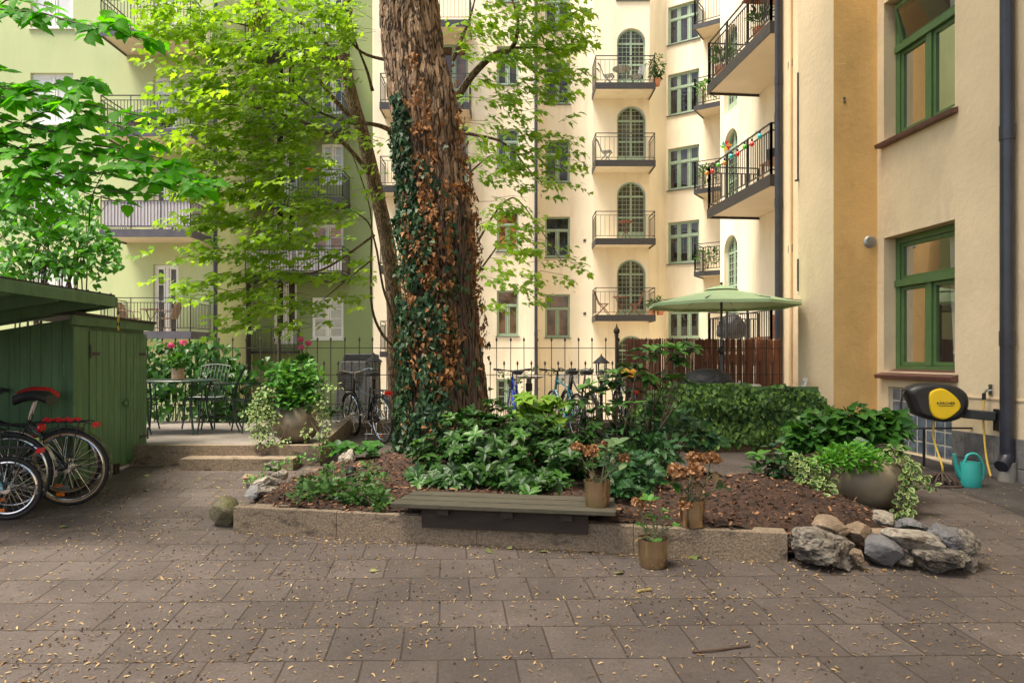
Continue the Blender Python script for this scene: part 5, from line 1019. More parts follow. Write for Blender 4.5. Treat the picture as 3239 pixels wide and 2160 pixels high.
# patio level balcony things under the party lights balcony
c = WQ.pt(2.7, EYE-22/2159*17.3+.24, 1.0); me = cover('cover', '', '', c+V((0, 0, .5)), .35, .3, .5, 'cover', 9); t = thing('gas_grill', 'gas grill under a black cover on the terrace behind the willow screen', 'barbecue', c); link('cover', me, M['cover'], t, True)
zC = EYE-22/2159*17.3+.24; lo_ = thing('wooden_lounger', 'brown slatted lounger behind the railing above the willow screen', 'lounger', WQ.pt(1.2, zC, .8)); b = MB(); b.frame_box(WQ.pt(.6, zC+.35, .4), V((WQ.d.x, WQ.d.y, 0))*1.2, V((WQ.n.x, WQ.n.y, 0))*.6, V((0, 0, .04))); b.build('seat', M['teak'], lo_, True); b = MB(); b.frame_box(WQ.pt(.6, zC+.39, .4), V((WQ.d.x, WQ.d.y, 0))*.04-V((0, 0, 0)), V((WQ.n.x, WQ.n.y, 0))*.6, V((0, 0, .45))); b.build('backrest', M['teak'], lo_, True)
for u in (.65, 1.7): b = MB(); b.bar(WQ.pt(u, zC, .5), WQ.pt(u, zC+.35, .5), .04); b.bar(WQ.pt(u, zC, .9), WQ.pt(u, zC+.35, .9), .04); b.build('leg', M['teak'], lo_, True)
# ------------------------------------------------------------------ the great trunk
TY = 7.85
sil = [(-260, 846, 985), (-120, 856, 995), (0, 866, 1007), (130, 877, 1026), (227, 892, 1052), (324, 908, 1062), (422, 917, 1078), (508, 924, 1093), (670, 930, 1099), (800, 931, 1112), (897, 930, 1124), (962, 927, 1132), (1010, 921, 1142), (1045, 908, 1160), (1075, 880, 1185), (1095, 860, 1200)]
def trunk_at(dy):
    ys = [s[0] for s in sil]; l = np.interp(dy, ys, [s[1] for s in sil]); r = np.interp(dy, ys, [s[2] for s in sil]); return XP((l+r)/2, TY), (r-l)/2/F*TY, EYE+(HY-dy)/F*TY
def ridge(th, z, r):
    """bark: braided vertical ridges with deep furrows"""
    x = th*r; sh = .10*noise.noise(V((x*2, z*1.1, 3.)))+.25*z*.12
    q = V((math.cos(th)*r*15+sh*6, math.sin(th)*r*15, z*2.0)); a = noise.noise(q); b_ = noise.noise(q*1.9+V((9, 2, 5)))
    v = 1-abs(a)*2.4; v = max(-.2, v); f = .6*v+.25*(1-abs(b_)*2)+.12*noise.noise(V((math.cos(th)*r*60, math.sin(th)*r*60, z*30)))
    return f
nth, nz_ = 340, 430; vs = np.zeros((nz_, nth, 3)); dys = np.linspace(-260, 1095, nz_)
for i, dy in enumerate(dys):
    cx_, r, z = trunk_at(dy); fl = max(0, (dy-930)/165)**1.6
    for k in range(nth):
        th = 2*PI*k/nth; lob = 1+fl*.20*math.cos(5*th+.6)+.03*math.sin(3*th+z*1.2)+.02*math.sin(2*th-z)
        rr_ = r*lob - .05*ridge(th, z, r)-.016; vs[i, k] = (cx_+rr_*math.cos(th), TY+rr_*math.sin(th)*.95, z)
me = bpy.data.meshes.new('trunk'); fs = []
for i in range(nz_-1):
    for k in range(nth): k2 = (k+1) % nth; fs.append((i*nth+k, (i+1)*nth+k, (i+1)*nth+k2, i*nth+k2)[::-1])
me.from_pydata(vs.reshape(-1, 3).tolist(), [], fs); me.polygons.foreach_set('use_smooth', [True]*len(fs))
def mkbark(name, base, dark, sc, st, rough=.92):
    m, nt, p, out = newmat(name); f = noisef(nt, sc, 2, .5, (1, 1, st)); ab = N(nt, 'Math', operation='SUBTRACT'); ab.inputs[1].default_value = .5; nt.links.new(f, ab.inputs[0]); a2 = N(nt, 'Math', operation='ABSOLUTE'); nt.links.new(ab.outputs[0], a2.inputs[0])
    rd = ramp(nt, a2.outputs[0], [(.0, 0.), (.075, 1.)]); gr = ramp(nt, noisef(nt, 9, 5, .65, (1, 1, .4)), [(.3, .6), (.7, 1.35)]); fn_ = ramp(nt, noisef(nt, 70, 3, .7), [(.3, .65), (.7, 1.3)])
    c = mixc(nt, 1., mixc(nt, 1., base, gr, 'MULTIPLY'), fn_, 'MULTIPLY'); c = mixc(nt, rd, dark, c); nt.links.new(c, p.inputs['Base Color']); p.inputs['Roughness'].default_value = rough; p.inputs['Specular IOR Level'].default_value = .2
    bu = N(nt, 'Bump'); bu.inputs['Strength'].default_value = .9; bu.inputs['Distance'].default_value = .03; nt.links.new(rd, bu.inputs['Height']); b2 = N(nt, 'Bump'); b2.inputs['Strength'].default_value = .5; b2.inputs['Distance'].default_value = .01; nt.links.new(noisef(nt, 60, 5, .7), b2.inputs['Height']); nt.links.new(bu.outputs[0], b2.inputs['Normal']); nt.links.new(b2.outputs[0], p.inputs['Normal']); return m
M['bark'] = mkbark('furrowed_bark', (.265, .178, .112), (.045, .028, .018), 15, .26)
M['barkm'] = mkbark('maple_bark', (.21, .145, .09), (.07, .048, .032), 34, .2)
M['twig'] = mk('brown_twig', (.075, .045, .03), .8, var=.3, vs=10)
bt = thing('great_ash_tree', 'huge old tree with furrowed bark and ivy climbing its leaning trunk', 'tree', (trunk_at(1060)[0], TY, .3)); link('trunk', me, M['bark'], bt, True)
# unseen crown overhead, its spread, density and gap shaped to shade the yard
LG1, LG2 = (.085, .20, .016), (.31, .455, .045)
M['maple'] = mkleaf('maple_leaves', LG1, LG2, .52, .42, tcol=(1.4, 1.45, .4)); M['ash'] = mkleaf('ash_leaves', (.05, .10, .012), (.10, .18, .02), .35, .45)
cen = []
while len(cen) < 120:
    x, y = random.uniform(-5.5, 8.5), random.uniform(-4.5, 11.5)
    if x < -2.6 and y > 5: continue
    cen.append((x, y, random.uniform(9.5, 13)+.12*(x+2)))
pos = np.concatenate([np.array(c)+RNG.normal(size=(95, 3))*(.75, .75, .45) for c in cen]); n = len(pos)
leaves('crown', M['ash'], 'oval', pos, rdir(n)*(1, 1, .5)+(0, 0, -.3), RNG.normal(size=(n, 3))*.5+(0, 0, 1), RNG.uniform(.22, .36, n), bt)
b = MB(); x_, r_, z_ = trunk_at(-260)
b.tube(curve([(x_, TY, z_-.3), (x_-.3, TY+.1, z_+1.5), (x_-.9, TY, 13)], 5), [r_*1.0-.028*i for i in range(11)], 12); b.tube(curve([(x_, TY, z_-.1), (x_+.8, TY+.2, z_+1.7), (x_+1.8, TY-.2, 13.5)], 5), [r_*.6-.022*i for i in range(11)], 10); b.build('limb', M['bark'], bt, True, smooth=True)
# ------------------------------------------------------------------ ivy on the trunk (green and withered)
def on_trunk(dy, th, off=.03):
    cx_, r, z = trunk_at(dy); fl = max(0, (dy-930)/165)**1.6; lob = 1+fl*.20*math.cos(5*th+.6); rr_ = r*lob+off; return (cx_+rr_*math.cos(th), TY+rr_*math.sin(th)*.95, z), (math.cos(th), math.sin(th), .15)
def ivy_set(n, dens):
    P, Nn, D = [], [], []
    while len(P) < n:
        dy = random.uniform(150, 1062); u = random.uniform(-1.12, 1.08); a_ = dens(u, dy)
        if random.random() > a_: continue
        th = -PI/2+math.asin(max(-1, min(1, u)))+(random.uniform(-.5, .0) if u < -1 else (random.uniform(0, .4) if u > 1 else 0)); p, nn = on_trunk(dy, th, random.uniform(.02, .085)*(1.4 if dy > 500 and u < .2 else .8)); P.append(p); Nn.append(nn); D.append((random.gauss(0, .45)+.0, random.gauss(0, .3)-.2, -1+random.gauss(0, .55)))
    return np.array(P), np.array(Nn)+RNG.normal(size=(len(P), 3))*.5, np.array(D)
def nz(u, dy, s=1, o=0): cx_, r, z = trunk_at(dy); return noise.noise(V((u*r*6*s, z*3.2*s, o)))
def d_green(u, dy):
    k = nz(u, dy, 1, 2)
    if dy < 240: return 0
    if dy < 480:
        c = np.interp(dy, [240, 330, 480], [-.55, -.68, -.78]); w_ = np.interp(dy, [240, 480], [.16, .38]); return .8 if abs(u-c) < w_+.2*k else (.25 if k > .18 and u < .5 and dy > 360 else 0)
    e = np.interp(dy, [480, 600, 700, 850, 960, 1060], [-.35, -.12, .02, .08, .18, .15])
    return (1. if k > 0 else .6) if u < e+.4*k and k > -.25 else (.16 if u < .55 and k > .1 else .02)
def d_brown(u, dy):
    k = nz(u, dy, 1.3, 5)
    if dy < 260: return .55 if abs(u+.02) < .16 and k > -.1 else (.12 if u > .85 else 0)
    if u > .82 and dy < 800: return .75 if k > -.3 else .2
    if u > .42 and dy > 560: return .02
    if dy < 430: return .5 if (abs(u+.12) < .34 and k > .0) else .03
    if dy < 700: return .85 if (-.75 < u < .38 and k > -.12) or (.5 < u and k > .3) else .06
    if dy < 880: return .85 if (-.3 < u < .55 and k > .02) else (.3 if -.9 < u < .5 else .03)
    return .45 if -.9 < u < .2 and k > .12 else .02
M['ivy'] = mkleaf('dark_ivy', (.010, .032, .016), (.038, .085, .030), .12, .48, vein=1.7, spec=.22); M['deadivy'] = mkleaf('withered_ivy', (.10, .045, .018), (.42, .20, .075), .2, .75, tcol=(1.2, .9, .5), vein=.85)
iv = thing('ivy_climber', 'ivy climbing the huge trunk with dark green and withered copper leaves', 'ivy', (trunk_at(1060)[0], TY-.6, .3))
P, Nn, D = ivy_set(5000, d_green); leaves('green_foliage', M['ivy'], 'ivy', P, D, Nn, RNG.uniform(.03, .078, len(P)), iv)
P, Nn, D = ivy_set(2700, d_brown); leaves('withered_foliage', M['deadivy'], 'ivy', P, D, Nn, RNG.uniform(.028, .068, len(P)), iv, rnd=RNG.random(len(P))**1.3, width=.75)
b = MB()
for k in range(26):
    u = random.uniform(-.95, .9); y0 = 1055; y1 = random.uniform(180, 700); pts = []
    for j in range(26): dy = y0+(y1-y0)*j/25; uu = max(-.98, min(.98, u+.22*noise.noise(V((k*3.3, j*.22, 0))))); pts.append(on_trunk(dy, -PI/2+math.asin(uu), .012)[0])
    b.tube(pts, [.012-.0003*j for j in range(26)], 5)
b.build('stem', M['twig'], iv, True)
# ------------------------------------------------------------------ maple behind the trunk
mp = thing('maple_tree', 'slender maple with bright yellow green leaves behind the huge trunk', 'tree', (XP(912, 11.95), 11.95, -.5))
def limb(mb, pts, r0, r1, k=6, n=8):
    c = curve(pts, k); mb.tube(c, [r0+(r1-r0)*i/(len(c)-1) for i in range(len(c))], n)
b = MB(); P_ = [at(*q) for q in ((914, 1050, 11.95), (910, 900, 11.95), (906, 700, 11.95), (890, 560, 11.9), (862, 430, 11.8), (836, 320, 11.7), (806, 215, 11.6), (788, 110, 11.5), (800, 0, 11.4), (820, -160, 11.3))]; limb(b, P_, .155, .085, 6, 14); b.build('trunk', M['barkm'], mp, True, smooth=True)
b = MB()
LIM = [([(918, 806, 11.7), (880, 770, 11.6), (855, 710, 11.4), (852, 610, 11.2), (850, 480, 11.), (800, 330, 10.6)], .032), ([(914, 790, 11.7), (900, 720, 11.6), (880, 660, 11.5), (862, 560, 11.3), (835, 500, 11.1), (740, 470, 10.6), (600, 505, 10.0)], .028),
 ([(930, 340, 11.), (895, 300, 10.9), (850, 285, 10.7), (800, 282, 10.5), (720, 250, 10.2), (650, 190, 10.)], .05), ([(850, 400, 11.7), (790, 330, 11.2), (720, 290, 10.8), (600, 250, 10.3), (500, 240, 10.)], .045),
 ([(835, 300, 11.6), (760, 220, 11.2), (690, 130, 10.8), (600, 70, 10.4), (470, 40, 10.)], .045), ([(800, 190, 11.5), (740, 90, 11.), (640, 20, 10.7), (560, -60, 10.4)], .04), ([(895, 140, 11.), (830, 120, 10.9), (780, 60, 10.8), (740, 10, 10.6)], .03), ([(856, 210, 11), (842, 160, 10.9), (815, 90, 10.8), (806, 40, 10.7)], .03),
 ([(1050, 226, 10.4), (1080, 180, 10.2), (1130, 130, 10.), (1176, 110, 9.9), (1190, 60, 9.8), (1180, 10, 9.7), (1150, -60, 9.7)], .065), ([(1170, 112, 9.9), (1240, 110, 9.8), (1290, 130, 9.7)], .02), ([(1060, 305, 10.6), (1100, 312, 10.5), (1150, 325, 10.4), (1190, 355, 10.3), (1230, 345, 10.2), (1270, 330, 10.1)], .03), ([(1180, 345, 10.3), (1210, 385, 10.2), (1245, 420, 10.1)], .016),
 ([(1040, 140, 11), (1060, 90, 10.8), (1080, 40, 10.6), (1100, -40, 10.5)], .04), ([(1095, 560, 11.3), (1130, 500, 11.), (1165, 460, 10.8), (1200, 470, 10.6), (1290, 600, 10.5)], .02), ([(1090, 640, 11.2), (1125, 590, 11.1), (1170, 540, 10.9), (1240, 560, 10.7)], .02), ([(860, 540, 11.2), (760, 610, 10.8), (680, 640, 10.4), (560, 700, 10.)], .022), ([(850, 600, 11.2), (800, 640, 10.9), (740, 690, 10.7)], .015), ([(1075, 400, 10.8), (1110, 370, 10.6), (1130, 355, 10.5)], .02)]
for pts, r in LIM: bb_ = MB(); limb(bb_, [at(*q) for q in pts], r, .006, 5, 7); bb_.build('branch', M['barkm'], mp, True, smooth=True)
CL = [(395, 30, 50, 50), (450, 40, 90, 60), (540, 40, 90, 70), (620, 60, 110, 80), (720, 40, 100, 70), (800, 50, 60, 70), (425, 110, 40, 40), (560, 150, 100, 60), (660, 170, 110, 70), (740, 150, 60, 60), (790, 120, 40, 70), (500, 215, 70, 50), (600, 250, 120, 60), (690, 260, 100, 60), (540, 300, 120, 50), (450, 330, 75, 45), (640, 340, 110, 50), (730, 330, 60, 50), (590, 390, 120, 50), (480, 400, 60, 45), (700, 410, 90, 50), (620, 450, 100, 50), (530, 470, 70, 50), (500, 540, 55, 45), (640, 520, 90, 45), (720, 490, 55, 45), (560, 600, 85, 45), (500, 655, 50, 35), (640, 600, 70, 45), (690, 570, 60, 40), (590, 680, 60, 40), (560, 735, 35, 28), (650, 690, 60, 35), (630, 735, 40, 25), (730, 660, 45, 45), (725, 720, 35, 30), (780, 430, 45, 70), (770, 560, 45, 45), (820, 600, 45, 40), (760, 610, 40, 30), (840, 270, 25, 30), (835, 180, 15, 25), (880, 360, 22, 40), (890, 430, 18, 30), (820, 690, 25, 20), (745, 270, 30, 40), (800, 480, 40, 30), (870, 660, 20, 30), (425, 200, 20, 25), (690, 750, 20, 18), (840, 40, 30, 40),
 (1070, 60, 38, 60), (1150, 40, 70, 45), (1230, 50, 70, 50), (1285, 60, 40, 45), (1200, 110, 60, 40), (1275, 130, 45, 50), (1300, 200, 28, 22), (1255, 180, 40, 30), (1180, 170, 50, 30), (1110, 110, 40, 35), (1080, 150, 30, 30), (1230, 230, 35, 20), (1150, 215, 40, 25), (1120, 265, 40, 30), (1190, 290, 50, 30), (1090, 330, 30, 40), (1140, 350, 55, 35), (1200, 385, 50, 30), (1260, 350, 45, 30), (1310, 345, 20, 18), (1270, 310, 30, 15), (1265, 405, 30, 22), (1240, 440, 25, 15), (1160, 400, 45, 25), (1100, 390, 30, 25), (1120, 470, 35, 35), (1170, 500, 40, 35), (1115, 540, 30, 35), (1190, 560, 55, 25), (1250, 590, 35, 18), (1300, 603, 28, 10), (1230, 640, 35, 18), (1150, 600, 40, 25), (1110, 620, 22, 30), (1180, 655, 22, 15), (1200, 690, 18, 12), (1105, 690, 12, 18), (1180, 205, 60, 20), (1245, 95, 60, 30), (1080, 220, 15, 20)]
LP, LD, LN, LR = [], [], [], []
def yfor(dx, dy): return (9.3+1.4*min(1, max(0, (dx-450)/420))+.0) if dx < 950 else 9.7+.5*min(1, dy/500)
for (cx_, cy_, rx, ry) in CL:
    Y = yfor(cx_, cy_); c0 = np.array(at(cx_, cy_, Y)); sx, sy = rx/F*Y, ry/F*Y; nt_ = max(3, int(rx*ry*PI/(370 if cx_ < 950 else 330))); cr = random.random(); nl_ = max(2, round(2*sy/.26)); lays = [-1+2*(i+.5)/nl_+random.uniform(-.12, .12) for i in range(nl_)]
    for _ in range(nt_):
        lay = random.choice(lays); q = random.uniform(-1, 1); dv = random.gauss(0, .5); out_ = -1 if cx_ < 950 else 1
        if lay*lay+q*q > 1.1: continue
        p = c0+np.array((sx*q, dv, sy*lay-.22*max(0, q*out_)*sx+.10*dv+random.gauss(0, .025))); az = random.gauss(0, .75); outw = np.array((out_*math.cos(az), -abs(math.sin(az))*.8, -.16+random.gauss(0, .12))); outw /= np.linalg.norm(outw); L = random.uniform(.25, .5); tr = random.random()
        e = p+outw*L
        if random.random() < .3: b.tube([p-outw*.10, p+outw*L*.5+np.array((0, 0, .03)), e], [.004, .003, .0015], 3)
        m_ = random.randint(6, 9)
        for j in range(m_):
            t = .15+.85*j/m_; s = 1 if j % 2 else -1; side = np.cross(outw, (0, 0, 1)); side /= max(1e-6, np.linalg.norm(side)); d_ = outw*.55+side*s*random.uniform(.4, 1.)+np.array((0, 0, -.28+random.gauss(0, .22)))
            LP.append(p+outw*L*t+np.array((0, 0, random.gauss(0, .02)))+d_*.05); LD.append(d_); LN.append(np.array((random.gauss(0, .38), -.30+random.gauss(0, .35), 1.))); LR.append(.25*cr+.35*tr+.4*random.random()+(.0))
tag(b.build('fine_twigs', M['barkm'], mp, True), kind='stuff')
n = len(LP); leaves('crown', M['maple'], 'maple', LP, LD, LN, RNG.uniform(.062, .122, n), mp, rnd=np.array(LR)); print('maple leaves', n)
# withered seed bunch and darker ash spray at the top
n = 60; c0 = np.array(at(590, 45, 9.2)); P = c0+RNG.normal(size=(n, 3))*(.06, .06, .16); leaves('withered_foliage', M['deadivy'], 'lance', P, RNG.normal(size=(n, 3))*.4+(0, 0, -1), rdir(n), RNG.uniform(.05, .09, n), mp)
# ------------------------------------------------------------------ elm reaching in from beyond the shelter
M['elm'] = mkleaf('elm_leaves', (.045, .24, .006), (.15, .47, .014), .58, .5, tcol=(1.35, 1.45, .2), spec=.2, vein=1.15)
em = thing('elm_tree', 'elm whose leafy branches reach over the bike shelter roof', 'tree', (-6.6, 6.6, .2)); b = MB(); limb(b, [(-6.6, 6.6, .2), (-6.5, 6.5, 2.), (-6.3, 6.2, 3.4), (-5.9, 5.6, 5.2)], .13, .06, 5, 10); b.build('trunk', M['barkm'], em, True, smooth=True)
b = MB(); EP, ED, EN, ER, ES = [], [], [], [], []
BR = [([(-150, -20, 5.4), (-20, 18, 5.0), (90, 30, 4.9), (170, 52, 4.8), (260, 70, 4.7), (308, 84, 4.65)], 1.15), ([(-150, 190, 5.3), (0, 12, 5.1), (60, 5, 5), (130, 22, 5)], .9),
 ([(-200, 300, 5.4), (-60, 250, 5.1), (29, 233, 5.), (136, 228, 4.9), (200, 240, 4.85), (300, 262, 4.8), (338, 270, 4.75)], 1.05), ([(-200, 380, 5.4), (0, 366, 5.), (90, 358, 4.95), (162, 355, 4.9), (243, 358, 4.8), (324, 373, 4.7), (400, 395, 4.65), (462, 422, 4.6)], 1.), ([(150, 228, 4.9), (200, 262, 4.9), (260, 286, 4.85), (320, 315, 4.8), (345, 330, 4.8)], .85),
 ([(-100, 420, 5.2), (0, 415, 5.1), (107, 414, 5.), (210, 448, 4.95), (300, 470, 4.9)], .9), ([(60, 360, 5.), (120, 395, 5.), (180, 420, 4.95), (260, 440, 4.9), (350, 445, 4.85)], .9), ([(-60, 330, 5.1), (20, 300, 5), (80, 270, 5), (110, 250, 5)], 1.), ([(-150, 200, 5.2), (-40, 190, 5.1), (20, 205, 5), (50, 195, 5)], 1.0), ([(205, 520, 4.95), (211, 454, 4.9), (243, 386, 4.85), (260, 350, 4.8)], .5),
 ([(-100, 300, 5.2), (0, 330, 5.1), (60, 340, 5), (140, 320, 5), (215, 330, 4.9)], .95), ([(0, 300, 5.1), (80, 310, 5), (150, 290, 4.95), (190, 285, 4.9)], 1.), ([(-80, 440, 5.2), (20, 450, 5.1), (110, 470, 5), (180, 500, 5)], .8), ([(40, 380, 5.2), (100, 440, 5.2), (140, 490, 5.1)], .7), ([(-60, 480, 5.3), (40, 490, 5.2), (130, 530, 5.2)], .7), ([(-100, 160, 5.2), (-30, 155, 5.1), (15, 165, 5.05)], .8), ([(220, 70, 4.75), (250, 40, 4.7), (285, 55, 4.7)], 1.05),
 ([(160, 395, 4.95), (240, 400, 4.9), (330, 420, 4.8), (420, 430, 4.75), (470, 445, 4.7)], .9), ([(180, 330, 4.95), (260, 340, 4.9), (330, 355, 4.85), (390, 370, 4.8)], .95), ([(-40, 260, 5.1), (40, 285, 5.05), (110, 300, 5), (170, 310, 4.95)], 1.), ([(-40, 215, 5.1), (30, 225, 5.05), (90, 205, 5), (160, 185, 4.95), (200, 190, 4.9)], 1.1), ([(0, 395, 5.1), (90, 385, 5), (160, 380, 4.95)], .9), ([(-40, 350, 5.1), (50, 355, 5.05), (120, 340, 5)], .95), ([(260, 380, 4.9), (330, 395, 4.85), (400, 410, 4.8)], .9)]
for bi, (pts, s) in enumerate(BR):
    bb_ = MB(); c = curve([at(*q) for q in pts], 6); bb_.tube(c, [.004*s+.0035-.005*i/len(c) for i in range(len(c))], 5); bb_.build('branch', M['twig'], em, True, smooth=True); side_s = 1
    for p, q in zip(c[:-1], c[1:]):
        d = (q-p); L = d.length; d.normalize(); k = max(1, round(L/.045))
        for j in range(k):
            x = p+(q-p)*(j+random.random())/k; side_s = -side_s; sd_ = d.cross(V((0, -.5, 1))).normalized()*side_s; dd = d*.6+sd_*.9+V((random.gauss(0, .2), random.gauss(0, .2), random.gauss(-.12, .25)))
            EP.append(x+dd*.012); ED.append(dd); EN.append((random.gauss(0, .35), -.75+random.gauss(0, .35), .9)); ER.append(random.random()*.5+.5*((bi*.37) % 1)); ES.append(random.uniform(.075, .13)*s)
            if random.random() < .22 and s > .6:   # side twig
                tw_ = (d*.5+sd_*.8+V((0, random.gauss(0, .25), -.15))).normalized(); tl = random.uniform(.10, .26); b.tube([x, x+tw_*tl*.5, x+tw_*tl], [.0035, .0025, .0015], 3)
                for jj in range(5):
                    ss = 1 if jj % 2 else -1; s2 = tw_.cross(V((0, -.5, 1))).normalized()*ss; d3 = tw_*.6+s2*.8+V((random.gauss(0, .2), random.gauss(0, .2), random.gauss(-.15, .2))); EP.append(x+tw_*tl*(.25+.75*jj/5)); ED.append(d3); EN.append((random.gauss(0, .35), -.75+random.gauss(0, .35), .9)); ER.append(random.random()*.5+.5*((bi*.37) % 1)); ES.append(random.uniform(.075, .13)*s)
tag(b.build('fine_twigs', M['twig'], em, True), kind='stuff'); leaves('foliage', M['elm'], 'elm', [tuple(p) for p in EP], [tuple(p) for p in ED], EN, np.array(ES), em, rnd=np.array(ER))
b = MB(); limb(b, [(-6.35, 6.25, 3.3), (-5.7, 5.6, 3.1), tuple(at(-200, 340, 5.4))], .06, .02); limb(b, [(-5.9, 5.6, 5.2), tuple(at(-150, -20, 5.4))], .05, .02); limb(b, [(-6.5, 6.5, 2.2), tuple(at(-120, 430, 5.3))], .04, .015); b.build('limb', M['barkm'], em, True, smooth=True)
# ------------------------------------------------------------------ lilac bush behind the shed
M['lilac'] = mkleaf('lilac_leaves', (.03, .13, .012), (.09, .27, .03), .42, .42, tcol=(1.3, 1.4, .4))
lb = thing('lilac_bush', 'bushy heart leaved shrub rising behind the bike shelter roof', 'shrub', (XP(110, 9.2), 9.2, .4)); b = MB(); P = []
for k in range(26):
    e = at(random.uniform(-60, 270), random.uniform(420, 610), random.uniform(8.9, 9.7)); c = curve([(XP(random.uniform(20, 170), 9.2), random.uniform(9, 9.4), .4), at(random.uniform(40, 200), 640, 9.2), e], 6); b.tube(c, [.014-.0009*i for i in range(len(c))], 5)
b.build('stem', M['twig'], lb, True)
for (cx_, cy_, rx, ry) in ((20, 470, 60, 60), (90, 480, 70, 60), (170, 500, 60, 50), (60, 560, 80, 50), (150, 570, 70, 50), (220, 590, 50, 35), (100, 615, 100, 25), (260, 600, 25, 25), (200, 540, 55, 40), (245, 560, 30, 30), (170, 620, 60, 22), (30, 600, 60, 40), (40, 420, 60, 40), (228, 640, 14, 18)):
    m_ = int(rx*ry*PI/58)
    for _ in range(m_): a = random.uniform(0, 2*PI); q = math.sqrt(random.random()); P.append(tuple(at(cx_+rx*q*math.cos(a), cy_+ry*q*math.sin(a), 9.2+random.gauss(0, .3))))
n = len(P); leaves('foliage', M['lilac'], 'heart', P, RNG.normal(size=(n, 3))*(.8, .6, .4)+(.1, -.2, -.55), RNG.normal(size=(n, 3))*.5+(0, -.5, .9), RNG.uniform(.055, .105, n), lb)
# ------------------------------------------------------------------ climber on the fence behind the terrace
M['climb'] = mkleaf('climber_leaves', (.012, .055, .010), (.05, .145, .02), .25, .38, tcol=(1.2, 1.4, .4)); cl = thing('fence_climber', 'large leaved climber covering the fence behind the garden table', 'climber', (XP(440, 11.2), 11.2, TZ)); P = []
for (cx_, cy_, rx, ry, dn) in ((400, 830, 90, 45, 1), (480, 820, 70, 40, 1), (350, 860, 50, 60, 1), (440, 870, 90, 40, .8), (520, 860, 50, 40, .7), (545, 890, 40, 45, .6), (420, 920, 110, 40, .6), (500, 930, 70, 35, .8), (360, 930, 40, 50, .7), (590, 850, 35, 25, .5), (560, 940, 45, 25, .8), (470, 785, 40, 12, .6), (380, 790, 40, 14, .5), (600, 930, 25, 25, .6), (610, 830, 15, 25, .4)):
    for _ in range(int(rx*ry*PI/80*dn)): a = random.uniform(0, 2*PI); q = math.sqrt(random.random()); P.append(tuple(at(cx_+rx*q*math.cos(a), cy_+ry*q*math.sin(a), 11.15+random.gauss(0, .14))))
n = len(P); leaves('foliage', M['climb'], 'heart', P, RNG.normal(size=(n, 3))*(.6, .3, .3)+(0, -.35, -.8), RNG.normal(size=(n, 3))*.4+(0, -.9, .5), RNG.uniform(.07, .135, n), cl); b = MB()
for k in range(34): x = random.uniform(335, 620); pts = [at(x+random.uniform(-30, 30)*j/5, 965-(180 if x < 540 else 110)*j/5*random.uniform(.85, 1), 11.2+random.uniform(-.06, .06)) for j in range(6)]; b.tube(curve(pts, 3), .006, 4)
b.build('stem', M['twig'], cl, True)
# generic tufts: many small leafy plants
def tuft(name, lab, cat, spots, m, kind, size, dirb=(0, 0, .4), spread=(1, 1, .6), nb=(0, -.2, 1), group=None, stems=0, rndp=1., base=None, sm='twig', width=1.):
    """spots: list of (centre, radii, count) in the world"""
    c0 = base or spots[0][0]; t = thing(name, lab, cat, c0, 0, group); P, D = [], []
    for c, r, n in spots:
        d = RNG.normal(size=(n, 3)); d = unit(d)*RNG.random((n, 1))**(1/2.4); P.append(np.array(c)+d*np.array(r)); D.append(d*spread)
    P = np.concatenate(P); D = np.concatenate(D)+np.array(dirb)+RNG.normal(size=(len(P), 3))*.25; n = len(P); fo = leaves('foliage', M[m], kind, P, D, RNG.normal(size=(n, 3))*.4+nb, RNG.uniform(size[0], size[1], n), t, rnd=RNG.random(n)**rndp, width=width)
    if stems:
        b = MB()
        for k in range(stems): e = V(P[random.randrange(n)]); s = V(c0)+V((random.gauss(0, .04), random.gauss(0, .04), 0)); b.tube(curve([s, s.lerp(e, .5)+V((0, 0, .06)), e], 3), .005, 4)
        b.build('stem', M[sm], t, True)
    return t
M['herb'] = mkleaf('herb_leaves', (.025, .075, .018), (.075, .165, .035), .2, .45); M['lime'] = mkleaf('lime_hosta', (.12, .26, .02), (.22, .38, .04), .3, .45, vein=1.1); M['fresh'] = mkleaf('fresh_green', (.04, .15, .02), (.11, .27, .045), .3, .45)
M['fresh2'] = mkleaf('bellflower_leaves', (.06, .22, .02), (.15, .38, .05), .35, .5); M['glossy'] = mkleaf('dark_glossy', (.010, .036, .012), (.03, .075, .02), .1, .3, vein=1.5, spec=.3); M['var'] = mkleaf('variegated', (.035, .10, .03), (.09, .19, .05), .2, .5, edge=(.36, .42, .16), tcol=(1.1, 1.1, .7)); M['rhodo'] = mkleaf('rhododendron_leaves', (.008, .034, .006), (.032, .095, .012), .15, .42, vein=1.5, spec=.28, tcol=(1.1, 1.3, .4)); M['rhodob'] = mkleaf('young_rhododendron_leaves', (.03, .10, .014), (.08, .20, .03), .22, .4, vein=1.3, spec=.3)
M['cutl'] = mkleaf('cut_leaves', (.012, .05, .016), (.04, .105, .03), .15, .45, vein=1.5)
def bz_(x, y, h=0): return V((x, y, bed_h(x, y)+h))
